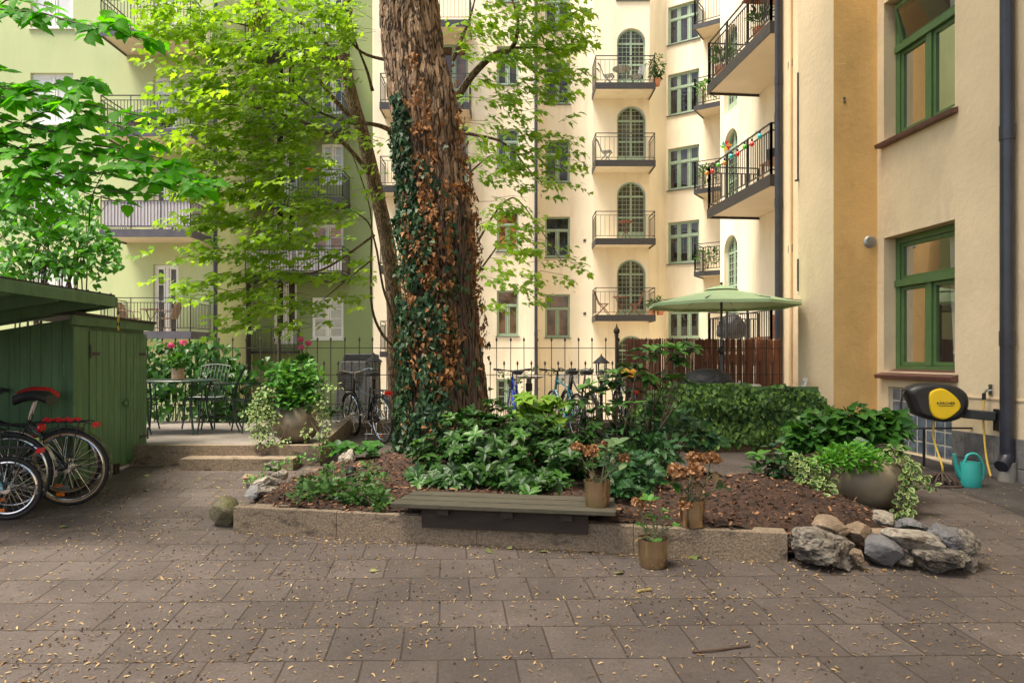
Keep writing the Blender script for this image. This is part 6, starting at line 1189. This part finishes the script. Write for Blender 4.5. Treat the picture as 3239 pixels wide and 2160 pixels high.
# low ground plants beneath the climber, beside rear kerb
tuft('geranium_bed', 'low geranium plants along the terrace edge under the climber', 'plant', [(at(x, 958, 11.2), (.22, .12, .16), 80) for x in (485, 520, 555, 590, 615)], 'fresh', 'heart', (.04, .08), stems=6)
tuft('rear_weeds', 'loose leafy weeds growing along the rear kerb by the city bicycle', 'plant', [(at(x, y, 11.05), (.22, .12, .14), 45) for x, y in ((745, 955), (780, 945), (810, 940), (900, 940), (925, 950))], 'herb', 'oval', (.04, .09), stems=6)
tuft('fence_vine', 'thin trailing vine on the lower fence rail right of the trunk', 'vine', [(at(x, y, 11.5), (.16, .04, .08), 16) for x, y in ((1150, 862), (1190, 868), (1230, 850), (1270, 852), (1320, 858), (1180, 885), (1290, 880), (1350, 856), (1170, 905))], 'herb', 'ivy', (.03, .06))
# lime plant in front of the bikes
def rosette(c, n, L, up, m='rhodo', kind='lance', store=None, tilt=(0, 0, 1), wmul=1.):
    tl = V(tilt).normalized(); a, b_ = basis(tl); o = random.uniform(0, 2*PI)
    for k in range(n):
        t = o+2*PI*k/n+random.gauss(0, .15); d = (a*math.cos(t)+b_*math.sin(t))*math.cos(up)+tl*math.sin(up+random.gauss(0, .15)); store.append((c, d, tl*math.cos(up)-(a*math.cos(t)+b_*math.sin(t))*math.sin(up)+V((0, 0, .15)), L*random.uniform(.75, 1.1)))
def flush(name, lst, m, kind, t, width=1.):
    return leaves(name, M[m], kind, [tuple(x[0]) for x in lst], [tuple(x[1]) for x in lst], [tuple(x[2]) for x in lst], np.array([x[3] for x in lst]), t, width=width)
L_ = []; hs = thing('hosta', 'lime green hosta growing between the parked bicycles', 'plant', on(1240, 1000))
for k in range(26): p = at(random.uniform(1190, 1300), random.uniform(912, 968), random.uniform(9.3, 9.9)); rosette(p, random.randint(3, 5), .20, random.uniform(-.2, .5), store=L_, tilt=(random.gauss(0, .3), -.4, 1))
flush('foliage', L_, 'lime', 'heart', hs); b = MB()
for x in L_[::4]: p = V(x[0]); b.tube([V((XP(1240, 9.6), 9.6, gz(9.6))), p], .008, 4)
b.build('stem', M['herb'], hs, True)
# rhododendrons in the bed
def rhodo(name, lab, base, tips, nl=7, L=.105, m='rhodo', under=0, ubox=None, up=.35, kind='lance', cat='shrub', width=1.55, young=.07, stem_r=.008):
    t = thing(name, lab, cat, base); l1, l2 = [], []; b = MB()
    for p in tips:
        p = V(p); tl = ((p-V(base))*.5).normalized()*.5+V((random.gauss(0, .25), -.25+random.gauss(0, .25), .9)); dst = l2 if random.random() < young else l1; rosette(p, nl+random.randint(-1, 2), L*random.uniform(.85, 1.15), up+random.gauss(0, .2), store=dst, tilt=tl)
        if random.random() < .7: rosette(p-tl.normalized()*.055, nl-2, L*1.05, .0+random.gauss(0, .2), store=l1, tilt=tl)
        s = V(base)+V((random.gauss(0, .12), random.gauss(0, .1), 0)); b.tube(curve([s, s.lerp(p, .55)+V((0, 0, -.06)), p-tl.normalized()*.02], 3), [stem_r-.0007*i for i in range(7)], 5)
    flush('foliage', l1, m, kind, t, width)
    if l2: flush('young_foliage', l2, 'rhodob', kind, t, width)
    b.build('stem', M['twig'], t, True, smooth=True); return t
def tips_px(lst, dn=1.0):
    out = []
    for (cx_, cy_, rx, ry, Y, sy) in lst:
        for _ in range(max(2, int(rx*ry*PI/330*dn))): a = random.uniform(0, 2*PI); q = math.sqrt(random.random()); p = at(cx_+rx*q*math.cos(a), cy_+ry*q*math.sin(a), Y+random.gauss(0, sy)-.25*(1-q)); p.z = max(p.z, bed_h(p.x, min(p.y, 7.9))+.05 if inside(p.x, p.y) else gz(p.y)+.1); out.append(p)
    return out
rhodo('rhododendron', 'broad rhododendron spreading between the ivy trunk and the plank bench', bz_(-.25, 6.7), tips_px([(1090, 985, 75, 45, 7.0, .18), (1150, 950, 40, 35, 7.2, .15), (1020, 1040, 70, 45, 6.8, .18), (1100, 1050, 100, 55, 6.6, .2), (1180, 1010, 70, 50, 6.8, .2), (985, 1100, 45, 25, 6.4, .1), (1070, 1105, 80, 30, 6.3, .12), (1170, 1100, 80, 35, 6.2, .15), (1230, 990, 50, 40, 6.9, .15), (1130, 930, 25, 15, 7.2, .1)], 1.25), L=.105)
rhodo('rhododendron', 'dark rhododendron behind the bench pot', bz_(.75, 6.5), tips_px([(1260, 1060, 70, 50, 6.5, .2), (1330, 1040, 60, 50, 6.6, .2), (1290, 1000, 60, 35, 6.9, .15), (1250, 1110, 60, 25, 6.1, .1), (1370, 1000, 50, 40, 6.8, .15)], 1.2), L=.10)
rhodo('rhododendron', 'tall open rhododendron with bare leaning stems in front of the willow screen', bz_(1.2, 6.7), [at(x, y, 6.7+random.gauss(0, .12)) for x, y in ((1440, 845), (1470, 805), (1505, 800), (1540, 795), (1560, 810), (1590, 795), (1460, 850), (1490, 860), (1530, 855), (1560, 830), (1455, 880), (1500, 885), (1545, 870), (1580, 880), (1395, 870), (1410, 895), (1375, 900), (1350, 890), (1420, 930), (1460, 925), (1395, 935), (1500, 930), (1540, 900), (1330, 920), (1440, 960), (1485, 965), (1360, 950), (1310, 950), (1570, 865), (1415, 860))], L=.14, young=.55, nl=7, stem_r=.008)
rhodo('rhododendron', 'small rhododendron planted on the bare mulch mound', bz_(2.28, 5.9), [at(x, y, 5.9+random.gauss(0, .08)) for x, y in ((1740, 1045), (1770, 1030), (1800, 1040), (1820, 1060), (1755, 1070), (1785, 1075), (1810, 1090), (1735, 1080), (1780, 1055), (1760, 1095), (1830, 1080), (1800, 1108))], L=.105, m='glossy', young=.2)
rhodo('rhododendron', 'low rhododendron sprouting beside the back edge of the bench', bz_(.1, 5.75), [at(x, y, 5.6+random.gauss(0, .1)) for x, y in ((1195, 1120), (1230, 1115), (1260, 1105), (1215, 1135), (1170, 1110), (1285, 1095))], L=.10, young=.3)
def spots_px(lst, n=1.): return [(at(cx_, cy_, Y), (rx/F*Y, sy, ry/F*Y), int(rx*ry*k*n)) for (cx_, cy_, rx, ry, Y, sy, k) in lst]
tuft('cranesbill', 'dark cut leaved perennials between the hydrangea pots', 'plant', spots_px([(1440, 1070, 50, 55, 6.1, .2, .055), (1500, 1040, 60, 45, 6.4, .2, .055), (1460, 1000, 80, 45, 6.8, .25, .05), (1560, 1010, 70, 40, 6.8, .25, .045), (1420, 1120, 40, 30, 5.7, .15, .06), (1620, 1000, 40, 25, 6.8, .2, .04), (1480, 1100, 40, 40, 5.9, .15, .05), (1540, 960, 50, 30, 7.0, .2, .04)]), 'cutl', 'cut', (.06, .12), (0, -.2, -.1), (1, 1, .4), (0, -.5, .9), stems=40, base=bz_(1.3, 6.2))
tuft('herb_patch', 'low leafy green patch around the little spotlight', 'plant', spots_px([(780, 1130, 95, 28, 5.75, .22, .14), (840, 1145, 60, 25, 5.55, .12, .13), (730, 1110, 50, 22, 6.0, .15, .10), (850, 1105, 45, 25, 6.0, .15, .10), (770, 1090, 40, 22, 6.3, .15, .08), (690, 1140, 28, 14, 5.6, .1, .07), (880, 1165, 25, 12, 5.35, .06, .1), (850, 1070, 20, 15, 6.6, .1, .06)]), 'herb', 'ivy', (.03, .06), (0, -.2, .1), (1, 1, .5), (0, -.45, 1), stems=40, base=bz_(-1.5, 5.9))
L_ = []; he = thing('hellebore', 'dark glossy rosette of round leaves behind the white stone', 'plant', bz_(-1.75, 7.5))
for k in range(16): p = at(random.uniform(770, 865), random.uniform(1022, 1042), random.uniform(7.3, 7.7)); rosette(p, 4, .13, random.uniform(-.1, .5), store=L_, tilt=(random.gauss(0, .3), -.3, 1))
flush('foliage', L_, 'climb', 'oval', he, 1.3)
tuft('edge_weeds', 'weeds sprouting between the stones at the far bed edge', 'plant', spots_px([(600, 1100, 22, 12, 6.9, .08, .16), (640, 1070, 30, 10, 7.3, .1, .12), (690, 1055, 30, 12, 7.6, .1, .1), (735, 1035, 25, 25, 8.0, .1, .05), (575, 1105, 12, 12, 6.7, .06, .16)]), 'fresh', 'oval', (.025, .05), (0, 0, .5))
tuft('rockery_ivy', 'small ivy creeping over the rockery stones', 'ivy', [(at(x, y, Y), (.05, .05, .03), 14) for x, y, Y in ((2105, 1232, 5.0), (2080, 1212, 5.1), (2110, 1250, 4.9), (2118, 1275, 4.75), (2130, 1300, 4.65), (2150, 1240, 4.95), (2060, 1200, 5.2), (1950, 1170, 5.6), (1925, 1165, 5.6))], 'herb', 'ivy', (.02, .045), (0, -.5, 0), nb=(0, -.7, .7))
# ivy hedge on its timber box
HX0, HX1, HY_ = 1.62, 4.32, 9.35; ih = thing('ivy_hedge', 'clipped ivy screen growing over a green trellis on a timber trough', 'hedge', ((HX0+HX1)/2, HY_, gz(HY_))); M['trough'] = mk('brown_trough_timber', (.13, .07, .035), .75, var=.3, vs=4, bump=.3, bs=30, stretch=(.6, 6, 6))
b = MB(); b.box(HX0+.2, HY_-.26, gz(9.2)-.02, HX1+.0, HY_+.16, gz(9.2)+.115); b.box(HX0+.2, HY_-.265, gz(9.2)+.12, HX1+.0, HY_+.16, gz(9.2)+.235); b.build('trough', M['trough'], ih, True, bevel=.006); ht = EYE+(HY-889)/F*HY_
b = MB(); b.bar((HX0+.6, HY_+.07, ht-.03), (HX1-.1, HY_+.07, ht-.03), .04, .07, up=V((0, 0, 1)))
for k in range(40): x = HX0+.6+(HX1-.7-HX0)*k/39; b.bar((x, HY_+.07, gz(9.3)+.2), (x, HY_+.07, ht-.05), .02)
b.build('trellis', M['frameg'], ih, True)
n = 5200; P = []
while len(P) < n:
    x = random.uniform(HX0-.1, HX1+.12); z = random.uniform(gz(9.2)+.02, ht+.02); u = (x-HX0)/(HX1-HX0)
    top = ht-.03+.09*noise.noise(V((x*3.4, 2, 0)))+.03*noise.noise(V((x*11, 5, 0)))-(.28*max(0, (.16-u)/.16)**1.5)-(.4*max(0, (u-.90)/.12)**1.2)+(.05 if .2 < u < .6 else 0); bot = gz(9.2)+.22-.10*noise.noise(V((x*4, 7, 0)))-(.16 if u < .72 else -.06)
    if z > top or z < bot: continue
    bulge = .10*math.sin(PI*min(1, max(0, (z-gz(9.2))/(ht-gz(9.2)))))+.14*noise.noise(V((x*2.6, z*3.4, 1))); P.append((x, HY_-.17-bulge+random.uniform(-.06, .03), z) if random.random() < .9 else (x, HY_+random.uniform(-.15, .12), top+random.uniform(-.03, .03)))
P = np.array(P); rn = RNG.random(n)**1.5*.75+.5*np.clip((P[:, 2] < gz(9.2)+.4)*.6, 0, 1)*RNG.random(n)
M['hivy'] = mkleaf('hedge_ivy', (.012, .046, .010), (.17, .30, .055), .15, .5, vein=1.4); leaves('foliage', M['hivy'], 'ivy', P, RNG.normal(size=(n, 3))*(.5, .2, .3)+(0, -.3, -.9), RNG.normal(size=(n, 3))*.4+(0, -1, .35), RNG.uniform(.045, .085, n), ih, rnd=rn)
b = MB()
for k in range(60): x = random.uniform(HX0+.05, HX1); pts = [(x+.25*noise.noise(V((k, j*.5, 0))), HY_-.12-.05*math.sin(j), gz(9.2)+.15+(ht-gz(9.2)-.3)*j/5) for j in range(6)]; b.tube(pts, .006, 4)
b.build('stem', M['twig'], ih, True)
# planter plantings
def pc(dx, dy, Y): return at(dx, dy, Y)
t = tuft('planter_shrub', 'bushy dark green geraniums filling the terrace planter', 'plant', spots_px([(665, 880, 60, 40, 8.5, .22, .095), (640, 910, 40, 30, 8.4, .15, .09), (710, 880, 45, 45, 8.5, .2, .09), (690, 920, 50, 25, 8.35, .15, .1), (650, 850, 40, 25, 8.6, .15, .07), (700, 840, 25, 20, 8.6, .1, .06)]), 'fresh', 'heart', (.045, .095), (0, -.2, .15), (1, 1, .4), (0, -.5, .9), stems=30, base=PL+V((0, 0, .40)), rndp=1.6)
t = tuft('trailing_vinca', 'variegated trailing plant spilling over the terrace planter', 'plant', spots_px([(605, 930, 32, 30, 8.3, .12, .14), (595, 970, 26, 35, 8.2, .1, .14), (605, 1005, 30, 20, 8.15, .08, .13), (620, 900, 28, 18, 8.3, .1, .11), (735, 935, 18, 35, 8.3, .08, .09), (745, 985, 14, 35, 8.15, .05, .08), (765, 890, 25, 10, 8.3, .06, .08), (705, 990, 10, 30, 8.1, .03, .07), (640, 1015, 30, 10, 8.1, .06, .09), (570, 950, 18, 12, 8.25, .06, .08), (630, 960, 14, 25, 8.2, .04, .10)]), 'var', 'oval', (.028, .052), (0, -.3, -.3), (1, 1, .4), (0, -.6, .8), stems=24, base=PL+V((0, 0, .41)), width=1.2)
t = tuft('planter_shrub', 'large leaved dark shrub in the right round planter', 'plant', spots_px([(1900, 990, 70, 30, 6.5, .2, .065), (1980, 975, 60, 30, 6.5, .2, .065), (1850, 1010, 45, 30, 6.4, .15, .07), (2040, 985, 40, 35, 6.4, .15, .07), (1930, 1030, 80, 25, 6.3, .15, .05), (2040, 1030, 35, 30, 6.25, .12, .04), (1830, 975, 25, 20, 6.5, .1, .03), (1960, 950, 60, 16, 6.5, .12, .05), (1890, 955, 40, 16, 6.5, .12, .04), (2030, 960, 40, 18, 6.45, .12, .05), (1840, 1050, 35, 22, 6.4, .15, .07)]), 'climb', 'heart', (.075, .135), (0, -.25, -.15), (1, 1, .3), (0, -.5, .9), stems=30, base=PRc+V((0, .08, .44)), rndp=.8)
t = tuft('bellflower', 'fresh green fine leaved cushion in the right round planter', 'plant', spots_px([(1950, 1048, 58, 30, 5.95, .14, .17), (1905, 1062, 42, 24, 5.9, .1, .16), (2000, 1058, 40, 24, 5.9, .1, .16)]), 'fresh2', 'lance', (.04, .075), (0, -.3, .25), (1, 1, .5), (0, -.4, .9), base=PRc+V((0, -.1, .44)), stems=10, width=1.3)
t = tuft('trailing_vinca', 'variegated trailing plant hanging from the right round planter', 'plant', spots_px([(1860, 1080, 42, 32, 5.9, .14, .10), (1885, 1115, 30, 30, 5.75, .08, .10), (1840, 1060, 25, 20, 6.0, .1, .09), (2085, 1085, 22, 40, 5.95, .08, .10), (2082, 1140, 16, 32, 5.85, .06, .10), (2055, 1040, 25, 18, 6.0, .08, .09), (2110, 1095, 25, 8, 5.9, .05, .07), (1870, 1145, 28, 12, 5.6, .06, .08), (2075, 1175, 26, 14, 5.8, .06, .09), (2140, 1118, 25, 4, 5.9, .04, .09), (1915, 1165, 20, 5, 5.55, .03, .07), (1850, 1110, 25, 20, 5.8, .08, .09)]), 'var', 'oval', (.035, .07), (0, -.3, -.3), (1, 1, .4), (0, -.6, .8), stems=24, base=PRc+V((0, -.05, .45)), width=1.2)
# flowers
M['pink'] = mkleaf('pink_petals', (.65, .06, .26), (.85, .16, .42), .2, .6, vein=1)
def flower_head(name, par, c, r, m, n, sz, flat=.75):
    d = rdir(n); P = np.array(c)+d*np.array((r, r, r*flat)); return leaves(name, M[m], 'oval', P, np.cross(d, rdir(n)), d, RNG.uniform(sz*.7, sz*1.2, n), par, width=1.5)
def geranium(c, h, heads, lab, r=.15):
    t = tuft('geranium', lab, 'plant', [(V(c)+V((0, 0, h*.45)), (r, r*.8, h*.38), 150)], 'fresh', 'heart', (.04, .08), (0, -.2, .3), group='pink geraniums in pots', base=V(c)); b = MB()
    for (x, z) in heads:
        p = V(c)+V((x, random.uniform(-.05, .05), z)); b.tube(curve([V(c), V(c).lerp(p, .5)+V((0, 0, .03)), p], 3), .005, 5); flower_head('flower_head', t, p, .042, 'pink', 55, .03)
    b.build('stem', M['herb'], t, True)
geranium(GP1+V((0, 0, .14)), .28, [(-.09, .34), (.06, .38)], 'pink geranium in the ribbed pot on the garden table'); geranium(GP2+V((0, 0, .16)), .22, [(-.02, .30), (.07, .36), (-.03, .42)], 'pink geranium rising behind the terrace planter')
M['dried'] = mkleaf('dried_petals', (.17, .075, .03), (.46, .26, .13), .25, .75, tcol=(1.2, 1, .6), vein=.8); M['dstem'] = mk('hydrangea_stem', (.13, .14, .06), .7, var=.3)
def dried_head(par, c, r):
    n = 150; d = rdir(n); d[:, 2] = np.abs(d[:, 2])*1.1-.35; d = unit(d); k = RNG.uniform(.55, 1.08, (n, 1)); lump = 1+.16*np.sin(d[:, :1]*5+c[0]*40)+.14*np.sin(d[:, 1:2]*6+c[2]*30); P = np.array(c)+d*k*lump*r*np.array((1, 1, .8))
    return leaves('flower_head', M['dried'], 'oval', P, RNG.normal(size=(n, 3))+d*.5, d+RNG.normal(size=(n, 3))*.55, RNG.uniform(.35, .62, n)*r, par, width=1.9)
def hydrangea(base, heads, leafs, lab):
    t = thing('hydrangea', lab, 'plant', base, 0, 'hydrangeas in brass pots'); b = MB()
    for i, (p, r) in enumerate(heads):
        p = V(p); s = V(base)+V((random.uniform(-.04, .04), random.uniform(-.03, .03), -.01)); b.tube(curve([s, s.lerp(p, .5)+V(((p.x-base[0])*.15, 0, .02)), p], 4), .0045, 5); dried_head(t, p, r*1.15)
    for (p, n, L, m, up) in leafs:
        p = V(p); s = V(base)+V((random.uniform(-.04, .04), random.uniform(-.03, .03), -.01)); b.tube(curve([s, s.lerp(p, .5)+V((0, 0, .02)), p], 4), .0045, 5); l = []; rosette(p, n, L, up, store=l, tilt=(random.gauss(0, .2), -.3, 1)); rosette(s.lerp(p, .6), 2, L*.7, .3, store=l); flush('foliage', l, m, 'oval', t, 1.15)
    b.build('stem', M['dstem'], t, True, smooth=True); return t
M['paleleaf'] = mkleaf('pale_hydrangea_leaf', (.07, .13, .05), (.16, .24, .11), .25, .45, vein=1.6); M['brownl'] = mkleaf('withered_leaf', (.06, .04, .022), (.18, .12, .06), .2, .7)
YA = potA.y; hydrangea(potA+V((0, 0, .165)), [(at(1325, 1027, YA), .034), (at(1353, 1040, YA-.03), .040), (at(1362, 1032, YA+.03), .035), (at(1390, 1020, YA+.05), .026), (at(1432, 1053, YA), .036)], [(at(1415, 1020, YA), 5, .105, 'paleleaf', .4), (at(1395, 1030, YA), 4, .09, 'paleleaf', .2), (at(1437, 1065, YA-.04), 2, .09, 'paleleaf', .1), (at(1422, 1075, YA), 3, .035, 'fresh', .5), (at(1360, 1080, YA), 3, .075, 'brownl', -.6)], 'dried hydrangea with pale leaves in the pot on the bench')
YB = potB.y; hydrangea(potB+V((0, 0, .165)), [(at(1552, 1085, YB-.03), .052), (at(1595, 1082, YB-.06), .050), (at(1592, 1052, YB+.05), .045), (at(1632, 1056, YB+.02), .050), (at(1575, 1163, YB-.1), .032)], [(at(1545, 1110, YB), 4, .10, 'climb', .0), (at(1640, 1085, YB), 4, .08, 'brownl', -.5), (at(1600, 1110, YB-.02), 4, .08, 'brownl', -.4), (at(1530, 1090, YB), 3, .09, 'glossy', .1), (at(1655, 1120, YB), 3, .09, 'glossy', .2)], 'dried hydrangea with big brown heads in the pot on the kerb')
YC = potC.y; hydrangea(potC+V((0, 0, .18)), [(at(1461, 1152, YC), .028), (at(1473, 1160, YC), .02)], [(at(1490, 1152, YC), 5, .08, 'fresh', .7), (at(1525, 1172, YC), 3, .035, 'fresh', .5), (at(1552, 1205, YC), 5, .04, 'fresh', .3), (at(1470, 1205, YC), 4, .045, 'fresh', .3), (at(1497, 1187, YC), 4, .05, 'fresh', .3), (at(1533, 1190, YC), 3, .04, 'fresh', .3), (at(1508, 1243, YC-.04), 5, .05, 'fresh', .4), (at(1475, 1235, YC), 3, .06, 'brownl', -.5)], 'sparse sprouting hydrangea in the pot on the paving')
# balcony plants
for i, (x, y, z, h) in enumerate(BPOT): tuft('potted_plant', ['tall bamboo like plant on the top bay balcony', 'low plant in a terracotta pot, lowest bay balcony', 'leafy plant at the railing corner, lowest bay balcony'][i], 'plant', [(V((x, y, z+h*.5)), (.16+.12*h, .15, h*.5), int(140*h)+40)], 'herb', 'lance', (.10, .2), (0, 0, -.1), base=V((x, y, z)), stems=6, width=1.5)
for i, (x, y, z, r) in enumerate(WP): tuft('potted_plant', ['spiky aloe in the terracotta pot on the upper iron balcony', 'pink flowering plant on the upper iron balcony'][i], 'plant', [(V((x, y, z+.22)), (.2, .2, .22), 60)], 'herb', 'lance', (.14, .28), (0, 0, .7), base=V((x, y, z)), width=.8 if i == 0 else 1.4, stems=4)
for i, dy in enumerate((590, 400, 205)): c = at(1628, dy, 25.9); tuft('box_plants', ['plants crowding the lowest corner balcony', 'plants crowding the middle corner balcony', 'pink flowered plants on the upper corner balcony'][i], 'plant', [(c, (.5, .3, .35), 160)], ['herb', 'herb', 'fresh'][i], 'oval', (.08, .16), base=c-V((0, 0, .35)), stems=8)
c = at(715, 398, 26.2); t = thing('flower_box', 'box of red flowers on a balcony rail of the recessed green wall', 'flower box', c); flower_head('flower_head', t, c+V((0, -.2, 0)), .16, 'redfl', 60, .1) if M.setdefault('redfl', mkleaf('red_petals', (.5, .01, .01), (.7, .04, .03), .1, .6, vein=1)) else None; b = MB(); b.cbox(c+V((0, -.2, -.22)), .6, .18, .18); b.build('box', M['black'], t, True)
# orchid in the near window
c = W1.pt((W1.u(2160)), 1.45, -.32); t = thing('white_orchid', 'white orchid standing inside the lower green window', 'plant', c); b = MB(); b.lathe([(0, 0), (.05, 0), (.06, .1), (.05, .1)], 14, c); b.build('flowerpot', M['whitep'], t, True, smooth=True); b = MB()
for k, (dx_, dz) in enumerate(((-.12, .27), (-.03, .30), (.05, .25), (.10, .22))): p = c+V((W1.d.x*dx_, W1.d.y*dx_, dz)); b.tube(curve([c+V((0, 0, .09)), c.lerp(p, .5)+V((0, 0, .1)), p], 3), .004, 5); M.setdefault('white', mkleaf('white_petals', (.75, .75, .76), (.85, .85, .86), .2, .5, vein=1)); flower_head('flower_head', t, p, .035, 'white', 14, .06, .4)
b.build('stem', M['herb'], t, True)
# ------------------------------------------------------------------ litter on the ground
def scatter(n, f):
    out = []
    while len(out) < n:
        Y = random.uniform(2.5, 8.1); x = random.uniform(-.80*Y, .80*Y)
        if x < -4.2 or x > W1L(Y)-.1 or inside(x, Y) or ((x-KA.x)*kn.x+(Y-KA.y)*kn.y > -.01 and KA.x < x < KB.x+.05): continue
        if random.random() < f(x, Y): out.append((x, Y, gz(Y)+.004))
    return np.array(out)
dn = lambda x, y: min(1, .35+.75*max(0, noise.noise(V((x*1.1, y*1.1, 3)))+.35)+.3*noise.noise(V((x*5, y*5, 9))))*(1 if x < 2.6 else .6)
P = np.concatenate([scatter(4300, dn)]+[np.array([tuple(K(random.uniform(0, KL), -abs(random.gauss(.01, .05)), .004)) for _ in range(420)])]+[np.array([(x, y, gz(y)+.004) for x, y in zip(RNG.uniform(1.9, 3.3, 160), RNG.uniform(4.55, 4.75, 160))])]+[np.array([q for q in [(x, .37*k-4.05+.018*x+random.gauss(0, .012), 0) for x, k in zip(RNG.uniform(-4.5, 4.5, 1500), RNG.integers(18, 31, 1500))] if abs(q[0]) < .8*q[1] and -4.2 < q[0] < W1L(q[1])-.1 and not inside(q[0], q[1]) and not ((q[0]-KA.x)*kn.x+(q[1]-KA.y)*kn.y > -.01 and KA.x < q[0] < KB.x+.05) and random.random() < dn(q[0], q[1])*1.2])*(1, 1, 0)]); P[:, 2] = gz(P[:, 1])+.004; n = len(P); M['litter'] = mkleaf('fallen_seed_wings', (.19, .10, .04), (.50, .37, .18), .1, .7, vein=1)
d = RNG.normal(size=(n, 3))*(1, 1, .05); tag(leaves('fallen_leaves', M['litter'], 'lance', P+(0, 0, .003), d, RNG.normal(size=(n, 3))*.22+(0, 0, 1), RNG.uniform(.011, .035, n), width=1.1), kind='stuff')
P = scatter(1500, lambda x, y: dn(x, y)**2); b = MB()
for p in P: r = random.uniform(.002, .0065); b.sphere((p[0], p[1], p[2]+r*.5), r, 5, 3, (1, 1.2, .8))
M['debris'] = mk('brown_seed_husks', (.055, .030, .020), .9, var=.4, vs=40); tag(b.build('seed_husks', M['debris']), kind='stuff')
P = scatter(520, dn); b = MB()
for p in P:
    a = random.uniform(0, 2*PI); l = random.uniform(.02, .07); c = V(p)+V((0, 0, .002)); q = V((math.cos(a), math.sin(a), 0))*l; k = V((-q.y, q.x, 0))*random.uniform(-.3, .3); b.tube([c, c+q*.5+k, c+q], .0012, 3, cap=False)
tag(b.build('fallen_twigs', M['debris']), kind='stuff')
for i, (dx, dy, L, a, lab) in enumerate(((1640, 1497, .33, .12, 'long thin bare twig lying across the front paving'), (2030, 0, 0, 0, ''))):
    if L:
        c = on(1590, 1500)+V((0, 0, .008)); b = MB(); b.tube(curve([c, c+V((.1, .01, .004)), c+V((.22, .045, .0)), c+V((.31, .065, .006))], 3), .0055, 6); tag(b.build('fallen_twig', M['twig']), lab, 'twig')
c = on(2045*0+1505, 1372)+V((0, 0, .012))
b = MB(); c = on(2045, 1372); c = on(2035/2.24+0, 1350) if False else on(1478, 1359); b.tube(curve([c+V((-.045, -.02, .008)), c+V((0, 0, .01)), c+V((.05, .02, .009))], 3), .009, 7); M['lichen'] = mk('lichen_twig', (.30, .22, .08), .9, var=.5, vs=60); tag(b.build('fallen_twig', M['lichen']), 'short thick lichen covered twig on the paving before the floor pot', 'twig')
big = [(1413, 1319, .06), (1350, 1270, .05), (330, 1094, .06), (340, 1128, .05), (140, 1213, .06), (665, 1070, .05), (850, 1313, .045), (1120, 1270, .06), (1175, 1262, .045), (1255, 1268, .05), (1590, 1277, .07), (500, 1120, .04)]; P = [tuple(on(x, y)+V((0, 0, .008))) for x, y, s in big]; n = len(P)
M['fgreen'] = mkleaf('fallen_green_leaf', (.10, .15, .04), (.28, .27, .12), .1, .6)
for i in range(n):
    o = leaves('fallen_leaf', M['fgreen'], 'maple', [P[i]], RNG.normal(size=(1, 3))*(1, 1, 0), [(random.gauss(0, .3), random.gauss(0, .3), 1)], [big[i][2]*1.3], rnd=[random.random()])
    tag(o, ['curled pale leaf on the slabs before the brass floor pot', 'greenish leaf by the kerb below the bench end', 'green leaf lying left of the terrace step', 'small green leaf near the shed corner', 'leaf under the front bicycle wheels', 'pale leaf at the foot of the terrace step', 'pale green leaf in the middle of the paving', 'brown green leaf at the kerb under the bench apron', 'small leaf at the kerb joint below the bench', 'leaf beside the kerb left of the floor pot', 'leaf caught by the kerb right of the floor pot', 'tiny leaf on the paving beside the bed stones'][i], 'leaf', 'larger leaves fallen on the paving')
